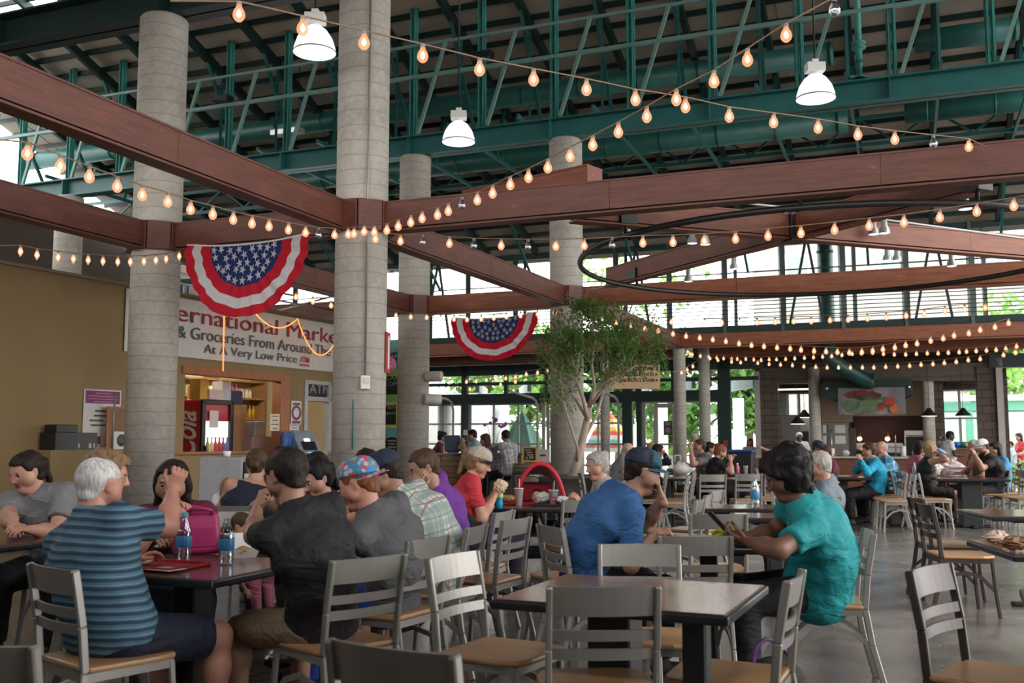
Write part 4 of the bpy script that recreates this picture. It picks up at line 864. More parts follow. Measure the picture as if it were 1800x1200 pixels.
for px, c, l_, r_ in ((1681, (.01, .12, .42), 'blue mixing bowl on the dark service counter', .15), (1693, (.03, .25, .03), 'green mixing bowl on the dark service counter', .12)):
    t = on_counter('mixing_bowl', px, l_, 'bowl', b=bc + .6, z=z2); m_ = MB(); m_.lathe([(1e-3, 0), (r_ * .6, 0), (r_, .14), (r_ * .96, .14), (r_ * .55, .01), (1e-3, .01)], n=22); m_.build('bowl', plain('bowl_%d' % px, c, .35), t); m_ = MB(); m_.lathe([(r_ - .004, .132), (r_ + .012, .136), (r_ + .01, .148), (r_ - .01, .146)], n=22); m_.build('rim', plain('bowl_%d' % px, c, .35), t)
t = on_counter('glass_drink_dispenser', 1659, 'round glass drink dispenser on the service counter', 'dispenser', b=bc + .5, z=zt); m_ = MB(); m_.lathe([(.09, .2), (.16, .26), (.18, .36), (.13, .48), (.07, .5), (.08, .52), (1e-3, .54)], n=20); m_.build('jar', glassy('jar_glass', (.82, .84, .82), .75), t); m_ = MB(); m_.lathe([(1e-3, 0), (.1, 0), (.05, .05), (.05, .18), (.1, .2), (1e-3, .2)], n=16); m_.build('stand', M_CHROME, t)
p = Pb(1708, 772, bc + .8); crumple('paper_pile', 'crumpled white paper on the dark service counter', 'paper', (p.x, p.y, z2 + .001), .10, M_BAG, 9, (1.6, 1, .6))
for i, px in enumerate((1356, 1395, 1412)):
    t = on_counter('steel_bowl', px, ('steel mixing bowl beside the brown block pier', 'steel pot in front of the cook', 'second steel pot in front of the cook')[i], 'pot', off=.25); m_ = MB(); r_ = (.16, .11, .12)[i]; m_.lathe([(1e-3, 0), (r_ * .7, 0), (r_, .15), (r_ * .95, .15), (r_ * .62, .01), (1e-3, .01)], n=18); m_.build('bowl', M_CHROME, t); m_ = MB(); m_.tube([(r_, 0, .13), (r_ + .08, 0, .14)], .01, 6); m_.build('handle', M_CHROME, t)
# pendant lamps over the counter
M_UNDER = emit('pendant_glow', (1, .97, .9), 2.5)
for px, py, b_, l_ in ((1403, 738, 17.2, 'black pendant lamp in front of the cold room'), (1415, 727, 18.3, 'black pendant lamp before the kitchen window with blinds'), (1635, 724, 17.6, 'black pendant lamp before the kitchen column'), (1695, 724, 17.4, 'black pendant lamp before the white sash window')):
    t = kthing('pendant_lamp', px, b_, l_, 'lamp', zof(px, py, b_) - .1); m_ = MB(); m_.lathe([(.19, 0), (.17, .05), (.07, .15), (.05, .2), (1e-3, .21)], n=20); m_.build('shade', M_BLACK, t); m_ = MB(); m_.lathe([(1e-3, .01), (.175, .01), (.185, -.005), (1e-3, -.015)], n=20); m_.build('diffuser', M_UNDER, t); m_ = MB(); m_.tube([(0, 0, .2), (0, 0, 3.9 - (zof(px, py, b_) - .1))], .007, 5); m_.build('cord', M_BLACK, t)
m_ = MB(); kbox(m_, 1368, 1424, zof(1395, 684, 18.2) - .03, zof(1395, 684, 18.2) + .01, 18.0, 18.1); tag(m_.build('tube_lamp', emit('kitchen_tube', (1, .85, .7), 1.5)), 'slim lit tube under the concrete lintel', 'light')
# ------------------------------------------------------------------ outside
def leaf_mat(name, a, b_, trans=.35):
    m, n, l, b = nmat(name); oi = noise(n, l, 1.6, 3, objco(n, l)); c = ramp(n, l, oi, [(.3, a), (.7, b_)]); l.new(c, b.inputs['Base Color']); b.inputs['Roughness'].default_value = .55
    tr = n.new('ShaderNodeBsdfTranslucent'); l.new(c, tr.inputs[0]); x = n.new('ShaderNodeMixShader'); x.inputs[0].default_value = trans
    l.new(b.outputs[0], x.inputs[1]); l.new(tr.outputs[0], x.inputs[2]); l.new(x.outputs[0], n['Material Output'].inputs[0]); return m
M_LEAF = [leaf_mat('leaf_bright', (.16, .34, .07), (.32, .52, .15)), leaf_mat('leaf_mid', (.10, .25, .06), (.24, .42, .12))]
M_BARK = plain('bark', (.13, .10, .075), .85, 0, .3, 8, .4)
def leaves(m_, c, r, n, s, rr):
    for _ in range(n):
        d = Vector((rr.gauss(0, 1), rr.gauss(0, 1), rr.gauss(0, 1))).normalized() * (rr.random() ** .4)
        p = Vector(c) + Vector((d.x * r[0], d.y * r[1], d.z * r[2])); M = Matrix.Rotation(rr.uniform(0, 6.28), 3, 'Z') @ Matrix.Rotation(rr.uniform(-1, 1), 3, 'X'); a = s * rr.uniform(.7, 1.4)
        m_.add([p + M @ Vector(v) for v in ((-a * .5, 0, 0), (0, -a * .9, a * .15), (a * .5, 0, 0), (0, a * .9, -a * .1))], [(0, 1, 2, 3)])
def tree(x, y, h, r, mat, label, seed, n=700, s=.26, z0=-.2):
    rr = random.Random(seed); t = empty('tree', (x, y, z0), 0, label, 'tree', 'trees outside the hall'); m_ = MB(); m_.tube([(0, 0, 0), (.1, 0, h * .4), (0, .1, h * .8)], [.16, .12, .05], 8)
    for k in range(5): a = k * 1.26; m_.tube([(0, 0, h * (.35 + .07 * k)), (math.cos(a) * r * .6, math.sin(a) * r * .6, h * (.55 + .07 * k))], [.07, .03], 6)
    m_.build('trunk', M_BARK, t); m_ = MB()
    for k in range(9): a = rr.uniform(0, 6.28); q = rr.uniform(0, .65) * r; leaves(m_, (math.cos(a) * q, math.sin(a) * q, h * rr.uniform(.32, .95)), (r * .5, r * .5, r * .42), n // 9, s, rr)
    m_.build('foliage', mat, t)
tdesc = ['leafy tree outside behind the green closed parasol', 'leafy tree outside behind the striped parasol', 'leafy tree outside the entrance door', 'leafy tree beyond the open doorway with the bin', 'low leafy tree behind the train roof', 'leafy tree outside beyond the roll up doors', 'leafy tree showing through the clerestory above the tree column', 'leafy tree beyond the slim columns']
for i, (px, Y, h, r) in enumerate(((925, 41, 6.4, 2.5), (1085, 40, 5.6, 2.4), (1175, 43, 5.4, 2.6), (1315, 37, 5.6, 2.3), (1765, 41, 7.5, 3.4), (850, 44, 5, 2.2), (1095, 52, 11.5, 4.2), (1235, 41, 5.5, 2.3))): tree(GX(px, Y), Y, h, r, M_LEAF[i % 2], tdesc[i], 20 + i, 1500, .26)
def umbrella(px, Y, ztop, zbot, r, mats, label, mx):
    p = P(px, 772, Y); t = empty('parasol', (p.x, p.y, -.2), 0, label, 'parasol'); m_ = MB(); N = 16; rings = 10; rnd = random.Random(px)
    for i in range(rings + 1):
        f = i / rings; z = ztop + .2 - (ztop - zbot) * f
        for k in range(N): rr_ = r * (f ** .8) * (1 + (.10 if k % 2 else -.06)) + .02; m_.v.append((rr_ * math.cos(2 * PI * k / N), rr_ * math.sin(2 * PI * k / N), z))
    for i in range(rings):
        for k in range(N): m_.f.append((i * N + k, i * N + (k + 1) % N, (i + 1) * N + (k + 1) % N, (i + 1) * N + k)); m_.m.append(mx(i, k)); m_.sm.append(False)
    m_.build('canopy', mats, t); m_ = MB(); m_.tube([(0, 0, 0), (0, 0, ztop + .35)], .03, 8); m_.build('pole', M_WHITE, t); m_ = MB(); m_.lathe([(1e-3, 0), (.3, 0), (.3, .06), (.05, .1)], n=16); m_.build('base', M_GREYM, t)
umbrella(918, 31.5, zof(918, 729, 19.6) + .1, .95, .66, [plain('parasol_green', (.20, .44, .36), .7), plain('parasol_pale_green', (.32, .56, .48), .7)], 'half closed pale green parasol outside the roll up door', lambda i, k: k % 3 == 0)
SC5 = [plain('stripe_%d' % i, c, .7) for i, c in enumerate(((.75, .10, .05), (.85, .42, .08), (.85, .75, .4), (.75, .16, .1), (.8, .74, .66), (.3, .5, .48)))]
umbrella(1070, 32.5, zof(1070, 731, 19.9) + .2, .95, .82, SC5, 'half closed parasol with red, orange and cream stripes outside', lambda i, k: (0, 3, 1, 2, 1, 0, 4, 5, 3, 4)[i % 10])
M_WCOL = plain('white_column', (.74, .73, .70), .7, 0, .06)
for i, (px, Y, r) in enumerate(((1299, 33, .18), (1166, 34, .16), (874, 34, .22), (782, 33, .25))):
    p = P(px, 772, Y); m_ = MB(); m_.lathe([(1e-3, 0), (r, 0), (r, 2.9), (1e-3, 2.9)], n=20); struct(m_.build('column', M_WCOL, None, loc=(p.x, p.y, -.2)), ('white round column outside the open doorway', 'white column outside the entrance door', 'white column outside the wide roll up door', 'white column outside by the speaker column')[i], 'column')
m_ = MB(); p = P(800, 772, 36); m_.box((0, 0, 1.6), (3.9, .3, 3.2)); struct(m_.build('wall_outside', M_WCOL, None, loc=(p.x, p.y, -.2)), 'white rendered wall outside behind the bar', 'wall')
t = empty('picnic_bench', P(1150, 787, 34.5), .1, 'pale grey slatted bench outside the entrance door', 'bench'); t.location.z = -.2; m_ = MB()
for k in range(5): m_.box((0, 0, .3 + .16 * k), (2.1, .06, .11))
m_.build('slatted_back', M_GREYM, t); m_ = MB()
for x in (-.95, .95): m_.box((x, 0, .5), (.08, .1, 1.0))
m_.build('posts', M_GREYM, t)
# green and orange train outside
p = P(1690, 772, 36); t = empty('train_carriage', (p.x, p.y, -.2), GA, 'green and orange train carriage parked outside on the right', 'train'); M_TG = plain('train_green', (.10, .33, .22), .4, 0, .05); M_TO = plain('train_orange', (.65, .16, .07), .45, 0, .08)
m_ = MB(); m_.box((2.5, 1.2, .72), (9, 2.4, .95)); m_.build('lower_panel', M_TO, t, .02); m_ = MB()
m_.box((2.5, 1.2, 1.3), (9, 2.4, .22)); m_.box((2.5, 1.2, 2.75), (9, 2.4, .35))
for k in range(9): m_.box((-1.9 + 1.1 * k, .05, 1.95), (.22, .1, 1.3)); m_.box((-1.9 + 1.1 * k, 2.35, 1.95), (.22, .1, 1.3))
m_.build('body', M_TG, t); m_ = MB(); m_.box((2.5, 1.2, 3.02), (9.3, 2.7, .2)); m_.build('roof', M_WHITE, t, .06)
for k in range(8): m_ = MB(); m_.box((-1.35 + 1.1 * k, .05, 1.95), (.86, .03, 1.14)); m_.build('window_pane', plain('train_glass', (.42, .58, .50), .1), t)
for k in range(4): m_ = MB(); m_.lathe([(1e-3, -.06), (.3, -.06), (.3, .06), (1e-3, .06)], (-1.2 + 2.4 * k, .1, .3), 18, Matrix.Rotation(PI / 2, 4, 'X')); m_.build('wheel', M_BLACK, t)
m_ = MB(); rr = random.Random(5); q0 = P(1775, 772, 27.5)
for k in range(14): leaves(m_, (q0.x - 1.0 + .32 * k, q0.y - .12 * k, .42), (.3, .35, .42), 130, .09, rr)
tag(m_.build('hedge', M_LEAF[0]), 'low clipped green hedge outside the far right opening', 'hedge', None, 'stuff')
# building beyond the clerestory
M_BR2 = brick_mat('grey_brick', (.50, .46, .42), (.42, .385, .35), (.55, .53, .51), 1.0, .6, .22)
p = P(1330, 772, 50); t = empty('brick_building', (p.x, p.y, -.2), GA, 'grey brick building seen through the clerestory', 'building'); m_ = MB(); m_.box((12, 3, 6.5), (24, 6, 13)); o = m_.build('wall', M_BR2, t); box_uv(o)
for k in range(5):
    for z in (6.2, 9.8): m_ = MB(); m_.box((2.2 + 4.4 * k, -.03, z), (1.2, .1, 1.9)); f_ = m_.build('window', M_WINW, t); m_ = MB(); m_.box((2.2 + 4.4 * k, -.09, z), (.95, .02, 1.6)); m_.build('pane', plain('far_pane', (.25, .28, .3), .15), f_)
m_ = MB(); m_.box((12, 2.9, 13.15), (24.4, 6.4, .3)); m_.build('cornice', M_WCOL, t)
# ------------------------------------------------------------------ chairs and tables
M_CHAIR = plain('chair_grey_metal', (.30, .285, .26), .36, .45, .06, 4)
M_CHAIRD = plain('chair_dark_metal', (.055, .043, .04), .35, .3, .06, 4)
def make_chair(label):
    t = empty('dining_chair', (0, 0, 0), 0, label, 'chair', 'grey ladder back chairs')
    def bz(x): return -.245 - .028 * (1 - (x / .2) ** 2)
    m_ = MB(); n = 8
    prof = [(-.205, -.195), (-.17, -.205), (.17, -.205), (.205, -.195), (.215, .10), (.19, .19), (.12, .215), (-.12, .215), (-.19, .19), (-.215, .10)]
    m_.prism(prof, .438, .462); m_.build('seat', M_OAK, t, .009, 2)
    for s in (-1, 1):
        m_ = MB(); pts = [(.20 * s, -.30, 0), (.195 * s, -.235, .25), (.19 * s, -.205, .44), (.19 * s, -.222, .62), (.19 * s, -.262, .842)]
        for a, b_ in zip(pts, pts[1:]): m_.bar(a, b_, .022, .034, (0, 1, 0))
        m_.build('back_post', M_CHAIR, t, .005, 1)
        m_ = MB(); pts = [(.185 * s, .17, .435), (.195 * s, .185, .2), (.21 * s, .205, 0)]
        for a, b_ in zip(pts, pts[1:]): m_.bar(a, b_, .024, .028, (0, 1, 0))
        m_.build('leg', M_CHAIR, t, .005, 1)
    def board(name, z0, z1, y0, y1):
        m_ = MB(); N = 8; v = []
        for i in range(N + 1):
            x = -.186 + .372 * i / N; c = .026 * (1 - (x / .19) ** 2)
            for (y, z) in ((y0 - c, z0), (y1 - c, z1), (y1 - c + .012, z1), (y0 - c + .012, z0)): v.append((x, y, z))
        f = []
        for i in range(N):
            for k in range(4): f.append((i * 4 + k, (i + 1) * 4 + k, (i + 1) * 4 + (k + 1) % 4, i * 4 + (k + 1) % 4))
        f += [(0, 1, 2, 3), (N * 4 + 3, N * 4 + 2, N * 4 + 1, N * 4)]
        m_.add(v, f); m_.build(name, M_CHAIR, t)
    board('top_rail', .738, .842, -.240, -.262); board('slat', .652, .690, -.226, -.233); board('slat', .585, .625, -.216, -.222)
    m_ = MB(); 
    for a, b_ in (((-.19, -.2, .42), (.19, -.2, .42)), ((-.186, .175, .42), (.186, .175, .42)), ((-.19, -.2, .42), (-.186, .175, .42)), ((.19, -.2, .42), (.186, .175, .42))): m_.bar(a, b_, .018, .035)
    m_.build('seat_frame', M_CHAIR, t)
    for s in (-1, 1):
        m_ = MB(); pts = [(.197 * s, .187, .19), (.196 * s, .08, .30), (.195 * s, -.03, .335), (.194 * s, -.14, .31), (.195 * s, -.238, .24)]
        for a, b_ in zip(pts, pts[1:]): m_.bar(a, b_, .012, .026)
        m_.build('stretcher', M_CHAIR, t)
    return t
chair0 = make_chair('grey chair'); used = False
def chair(x, y, ang, label, dark=False, z=0.0):
    global used
    if not used: c = chair0; used = True
    else: c = copy_tree(chair0)
    c.location = (x, y, z); c.rotation_euler = (0, 0, R(ang - 90)); c['label'] = label
    if dark:
        for ch in c.children:
            if ch.name.split('.')[0] != 'seat':
                me = bpy.data.meshes.get('dark_' + ch.data.name) or ch.data.copy(); me.name = 'dark_' + ch.data.name; me.materials[0] = M_CHAIRD; ch.data = me
    return c
M_TOP = wood_mat('table_laminate', (.15, .066, .048), (.205, .10, .075), (2, 5, 5), .13)
M_EDGE = plain('table_edge_black', (.012, .012, .014), .3, 0, .1, 8)
def table(x, y, w, d, ang, label, base='post', posts=None, h=.75):
    t = empty('dining_table', (x, y, 0), R(ang), label, 'table', 'brown topped black edged tables')
    m_ = MB(); m_.box((0, 0, h - .003), (w - .035, d - .035, .008)); m_.build('tabletop', M_TOP, t)
    m_ = MB(); m_.box((0, 0, h - .02), (w, d, .036)); m_.build('edge_band', M_EDGE, t, .009, 2)
    if base == 'legs':
        for sx_ in (-1, 1):
            for sy in (-1, 1): m_ = MB(); m_.box((sx_ * (w / 2 - .10), sy * (d / 2 - .10), (h - .04) / 2), (.075, .075, h - .04)); m_.build('leg', M_BLACK, t, .006, 1)
    else:
        for (px_, py_, s) in (posts or [(0, 0, .11)]):
            m_ = MB(); m_.box((px_, py_, (h - .04) / 2), (s, s, h - .05)); m_.build('post', M_BLACK, t, .008, 1)
            m_ = MB(); m_.box((px_, py_, .02), (.07, .56, .035)); m_.box((px_, py_, .02), (.56, .07, .034)); m_.build('foot', M_BLACK, t, .008, 1)
        m_ = MB(); m_.box((0, 0, h - .05), (w * .6, d * .6, .025)); m_.build('under_frame', M_BLACK, t)
    return t
# tables
table(-3.25, 5.95, .86, .86, -22, 'table at the far left in front of the woman in grey')
table(-1.53, 4.86, .86, .80, -22, 'table with the pink handbag, water bottles and red tray', posts=[(.0, 0, .13)])
table(-1.22, 6.05, .80, .86, -22, 'table of the family in caps, with the toddler')
table(.06, 9.2, 1.06, .80, -6, 'table with red tray and white cups beside the stroller', 'legs')
table(1.12, 6.02, .80, .74, -8, 'table between the man in blue and the woman in teal', posts=[(.05, 0, .1)])
table(.49, 4.02, .90, .80, -24, 'empty table nearest the camera with glossy brown top', posts=[(-.12, .1, .18), (.28, -.16, .09)])
table(2.02, 9.05, .74, .62, -4, 'empty pale gleaming table with the clear water bottle')
table(2.08, 8.0, .62, .56, -4, 'empty small table just behind the woman in teal')
table(2.98, 15.7, 1.22, .80, -14, 'long empty table with four black legs in the middle distance', 'legs')
table(3.72, 17.2, 1.22, .80, -14, 'farther long table where the woman in black with red bun sits', 'legs')
table(5.35, 16.2, .86, .80, -18, 'dark table in front of the pair in turquoise')
table(5.05, 17.5, .86, .80, -18, 'dark table with the sauce bottle near the kitchen counter')
table(7.1, 15.6, 1.0, .80, -12, 'dark empty table between rows of grey chairs', posts=[(0, 0, .3)])
table(7.15, 16.7, 1.15, .80, -12, 'dark table piled with white bags and bottles')
table(4.35, 8.25, 1.1, .86, -6, 'table with pale gleam at the far right edge')
table(3.10, 5.62, .86, .80, -8, 'table with brown food wrappers at the far right edge')
table(2.22, 3.50, .80, 1.0, -24, 'cut off dark edged table at the bottom right edge')
table(1.85, 15.6, .8, .7, -14, 'table of the bald man in grey')
# nearest chairs
chair(.31, 3.79, 92, 'grey chair in front of the nearest empty table, back to camera')
chair(-.17, 2.74, 60, 'blurred grey chair at the bottom centre edge')
chair(-1.33, 2.80, 82, 'blurred grey chair cut off at the bottom left corner')
chair(-1.68, 4.27, 50, 'grey chair of the white haired man in striped polo')
chair(-.80, 4.58, 134, 'grey chair of the man in the black T-shirt')
chair(-.66, 5.38, 150, 'grey chair of the man in the floral cap')
chair(-.04, 4.36, -31, 'empty grey chair turned towards the nearest table, at its left side')
chair(.60, 4.66, -94, 'grey chair on the far side of the nearest empty table')
chair(.97, 5.60, 90, 'grey chair at the table of the man in blue, back to camera')
chair(.83, 3.93, 156, 'grey chair at the right side of the nearest empty table')
chair(1.74, 5.70, 168, 'grey chair the woman in teal sits on')
chair(.47, 6.05, 20, 'grey chair the man in the blue T-shirt sits on')
chair(1.86, 3.88, -45, 'dark blurred chair at the bottom right', True)
chair(3.52, 7.95, -4, 'dark chair with oak seat beside the gleaming table on the right', True)
chair(3.78, 8.75, -4, 'second dark chair with oak seat behind the first on the right', True)
# middle chairs
chair(-.20, 6.62, 152, 'grey chair with oak seat beside the black backpack chair')
chair(-.46, 6.05, 165, 'grey chair of the man in the plaid shirt')
chair(-.30, 7.25, 160, 'grey chair holding the black backpack')
chair(-.66, 6.98, 190, 'grey chair of the man in the purple shirt')
chair(.38, 6.72, 122, 'empty grey chair between the stroller table and the man in blue')
chair(.52, 8.75, 110, 'grey chair at the near right corner of the stroller table')
chair(-.36, 8.75, 20, 'grey chair of the woman in the red shirt')
chair(.86, 9.35, 172, 'grey chair of the woman in the grey T-shirt')
chair(1.35, 8.62, 158, 'grey chair turned sideways left of the gleaming table')
chair(1.42, 7.15, 88, 'grey chair with wide back just behind the blue man\'s table')
chair(1.58, 9.42, 160, 'grey chair behind the sideways chair by the gleaming table')
chair(1.82, 10.15, 150, 'grey chair on the far side of the gleaming table')
chair(2.75, 9.25, 160, 'grey chair of the grey haired man in denim')
chair(-1.95, 6.85, -80, 'grey chair behind the baby with the pink handbag in front')
chair(-1.33, 6.95, 185, 'grey chair of the dark haired woman with ponytail')
chair(-2.95, 6.72, -95, 'grey chair of the woman in the grey T-shirt at far left')
chair(-2.12, 5.30, 25, 'grey chair of the person in green behind the white haired man')
chair(-1.98, 6.0, -75, 'grey chair of the long haired woman behind the raised hand')
chair(-2.12, 8.0, 80, 'grey chair of the woman in the navy tank top')
# far chairs
far = [(2.05, 15.05, 175, 'beside the bald man'), (1.30, 15.3, 5, 'of the bald man in grey'), (2.25, 14.3, 165, 'first of the row left of the long empty table'), (2.5, 15.2, 165, 'second of the row left of the long empty table'), (2.75, 16.6, 165, 'third of the row left of the long empty table'), (2.9, 14.85, 95, 'at the near side of the long empty table'),
       (3.5, 15.1, 90, 'at the near right of the long empty table'), (3.85, 15.7, 170, 'at the right end of the long empty table'), (3.0, 17.4, 5, 'of the man drinking'), (3.45, 17.9, -80, 'of the woman in black with red bun'), (4.25, 16.55, 100, 'empty beside the farther long table'), (2.2, 16.6, 10, 'behind the bald man\'s table'),
       (5.95, 16.0, 168, 'of the woman in turquoise'), (6.12, 16.55, 168, 'of the man in turquoise plaid'), (5.72, 15.3, 165, 'nearest in the row of the turquoise pair'), (5.62, 14.75, 168, 'pulled out in front of the turquoise pair'), (4.72, 16.25, -10, 'opposite the turquoise pair'), (4.55, 17.6, -10, 'by the sauce bottle table'),
       (6.42, 15.3, -8, 'nearest in the row left of the dark empty table'), (6.35, 15.75, -8, 'middle of the row left of the dark empty table'), (6.42, 16.4, -8, 'of the woman drinking in a black top'), (6.55, 17.0, -12, 'behind the woman drinking in a black top'),
       (7.85, 15.35, 172, 'nearest in the row right of the dark empty table'), (7.9, 15.95, 172, 'second in the row right of the dark empty table'), (7.92, 16.65, 172, 'of the man in black with a white cap'), (8.3, 16.9, 172, 'behind the man in black with a white cap'), (6.15, 17.4, 170, 'with the blue bag')]
for x, y, a, l_ in far: chair(x, y, a, 'grey chair ' + l_)
# ------------------------------------------------------------------ bunting fans
M_FR = plain('flag_red', (.74, .012, .04), .7, 0, .05); M_FW = plain('flag_white', (.86, .86, .88), .7, 0, .03); M_FB = plain('flag_blue', (.018, .045, .20), .7, 0, .08)
for m__ in (M_FR, M_FW, M_FB):
    n, l = m__.node_tree.nodes, m__.node_tree.links; b = n['Principled BSDF']; tr = n.new('ShaderNodeBsdfTranslucent'); x = n.new('ShaderNodeMixShader'); x.inputs[0].default_value = .48
    l.new(b.inputs['Base Color'].links[0].from_socket, tr.inputs[0]); l.new(b.outputs[0], x.inputs[1]); l.new(tr.outputs[0], x.inputs[2]); l.new(x.outputs[0], n['Material Output'].inputs[0])
def fan(pl, pr, drop, sag, label, seed):
    """a pleated half round bunting between two top corners"""
    pl, pr = Vector(pl), Vector(pr); d = pr - pl; wd = d.length; ang = math.atan2(d.y, d.x)
    t = empty('bunting_fan', (pl + pr) / 2, ang, label, 'flag bunting', 'flag fans under the beams'); tilt = d.z / math.hypot(d.x, d.y); hw = math.hypot(d.x, d.y) / 2
    def pt(r, th, off=0.0):
        x = -math.cos(th) * r * hw; s = math.sin(th); z = -s * r * drop - sag * (1 - (x / hw) ** 2) * (1 - r * s) + tilt * x
        pl_ = .018 * r * (math.cos(26 * th) + .5 * math.cos(9 * th + seed)); return Vector((x, pl_ - off - .10 * s * r * (1 - r * .4), z))
    N = 104; rad = [.02, .2, .36, .48, .56, .575, .65, .715, .73, .80, .855, .87, .94, 1.0]; m_ = MB().sh(True)
    for r in rad:
        for k in range(N + 1):
            th = PI * k / N; w_ = 1 + (0.012 * math.sin(13 * th + seed) if r < 1 else .008 * math.sin(7 * th)); m_.v.append(tuple(pt(r * w_, th)))
    for i in range(len(rad) - 1):
        c = 2 if rad[i] < .57 else (0 if rad[i] < .72 else (1 if rad[i] < .86 else 0))
        for k in range(N): m_.f.append((i * (N + 1) + k, i * (N + 1) + k + 1, (i + 1) * (N + 1) + k + 1, (i + 1) * (N + 1) + k)); m_.m.append(c); m_.sm.append(True)
    m_.build('cloth', [M_FR, M_FW, M_FB], t)
    m_ = MB(); rr = random.Random(seed); cnt = 0; pts_ = []
    for row, (r, n_) in enumerate(((.13, 3), (.25, 6), (.37, 9), (.49, 13))):
        for k in range(n_): pts_.append((r + rr.uniform(-.02, .02), PI * (k + .5) / n_ + rr.uniform(-.04, .04)))
    for r, th in pts_:
        c = pt(r, th, .012); a0 = rr.uniform(0, 1.2); v = []
        for j in range(10): q = (.052 if j % 2 == 0 else .021) * hw / .75 * rr.uniform(.9, 1.05); a = a0 + PI * j / 5; v.append((c.x + q * .85 * math.sin(a), c.y, c.z + q * math.cos(a)))
        v.append((c.x, c.y - .003, c.z)); m_.add(v, [(j, (j + 1) % 10, 10) for j in range(10)])
    m_.build('white_stars', M_FW, t)
    m_ = MB(); m_.tube([pt(1, 0), *[pt(abs(1 - 2 * i / 16) or .001, 0 if i < 8 else PI) + Vector((0, 0, .006)) for i in range(1, 16)], pt(1, PI)], .012, 6); m_.build('header_tape', M_WHITE, t)
fan(Pb(327, 430, -.34), Pb(545, 409, -.34), .94, .07, 'larger red, white and blue star bunting fan near the tall column', 1)
fan(Pb(793, 558, 6.50), Pb(946, 547, 6.50), .84, .08, 'smaller red, white and blue star bunting fan farther back', 5)
# ------------------------------------------------------------------ lamps and strings of bulbs
M_HIBAY = emit('high_bay_glow', (.93, .96, 1.0), .75)
for (px, py, Y, l_) in ((553, 93, 10.5, 'large white dome lamp nearest the tall column'), (806, 250, 13.6, 'large white dome lamp above the tree column'), (1434, 174, 11.6, 'large white dome lamp above the weathered beam')):
    p = P(px, py, Y); t = empty('dome_lamp', p, 0, l_, 'lamp'); m_ = MB(); m_.lathe([(.228, 0), (.222, .06), (.19, .16), (.13, .25), (.08, .29), (1e-3, .30)], n=28); m_.build('shade', M_HIBAY, t)
    m_ = MB(); m_.lathe([(.23, .0), (.236, .008), (.228, .018)], n=28); m_.build('rim', M_GREYM, t)
    m_ = MB(); m_.lathe([(.05, .28), (.06, .33), (1e-3, .33)], n=12); m_.box((0, 0, .385), (.22, .15, .11)); m_.box((0, 0, .46), (.08, .08, .06)); m_.build('ballast', M_WHITE, t, .008)
    bb = (p - A0).dot(EY); m_ = MB(); m_.tube([(0, 0, .47), (0, 0, roof_z(bb) - p.z - .05)], .012, 6); m_.build('hanging_rod', M_BLACK, t)
# small white spot lamps around the ring
M_SPOT = emit('spot_glow', (.9, .95, 1.0), 2.2); M_ALU = plain('spot_alu', (.5, .5, .5), .4, .3)
spots = [(1103, 415, 12.9), (1217, 428, 12.6), (1240, 430, 12.5), (1290, 473, 14.6), (1210, 495, 14.9), (1536, 412, 11.9), (1555, 410, 11.9), (1560, 458, 14.2), (1577, 458, 14.2), (1673, 468, 13.6), (1697, 368, 9.9)]
sdesc = ['at the rim nearest the tree column', 'left of a pair under the red brace', 'right of a pair under the red brace', 'before the bright clerestory gap', 'low at the start of the red brace', 'left of the pair by the brace node', 'right of the pair by the brace node', 'left of the pair over the louvres', 'right of the pair over the louvres', 'alone under the outer red brace', 'highest, by the weathered beam']
for (px, py, Y), l_ in zip(spots, sdesc):
    p = P(px, py, Y); t = empty('spot_lamp', p, 0, 'small white spot lamp ' + l_, 'lamp'); m_ = MB(); m_.lathe([(.065, 0), (.06, .05), (.035, .10), (.035, .2), (1e-3, .21)], n=14); m_.build('housing', M_ALU, t); m_ = MB(); m_.lathe([(1e-3, .012), (.058, .012), (.06, .004), (1e-3, -.01)], n=14); m_.build('lens', M_SPOT, t); m_ = MB(); m_.tube([(0, 0, .2), (0, 0, .30)], .01, 6); m_.tube([(-.05, 0, .24), (.05, 0, .24)], .008, 6); m_.build('bracket', M_ALU, t)
m_ = MB()
for (a, b_) in (((1078, 492, 15.3), (1410, 372, 11.9)), ((1290, 363, 10.9), (1405, 374, 11.6)), ((1410, 374, 11.7), (1800, 425, 12.9)), ((1420, 420, 11.7), (1715, 330, 9.7)), ((1060, 512, 15.6), (1078, 492, 15.3)), ((1030, 515, 16.8), (1075, 508, 16.3))): m_.tube([P(*a) + Vector((0, 0, .05)), P(*b_) + Vector((0, 0, .05))], .014, 6)
tag(m_.build('lamp_conduit', M_ALU), 'pale metal conduits along the crossing red braces', 'conduit')
rc_ = Vector((3.95, 12.5, 3.62)); t = empty('lighting_ring', rc_, 0, 'large black steel lighting ring hung under the red braces', 'lighting ring')
m_ = MB(); m_.tube([(3.08 * math.cos(2 * PI * k / 72), 3.08 * math.sin(2 * PI * k / 72), 0) for k in range(72)], .036, 8, True); m_.build('ring', M_BLACK, t)
for dv in (dA, -dA, dB, -dB):
    # where the braces pass over the ring
    o = Fn - Vector((rc_.x, rc_.y, 0)); bq = o.dot(dv); cq = o.dot(o) - 3.08 ** 2; s_ = -bq + math.sqrt(max(0, bq * bq - cq)); q = o + dv * s_
    m_ = MB(); m_.tube([(q.x, q.y, -.03), (q.x, q.y, .34)], .022, 8); m_.box((q.x, q.y, .2), (.2, .2, .16), math.atan2(dv.y, dv.x)); m_.build('hanger', M_BLACK, t)
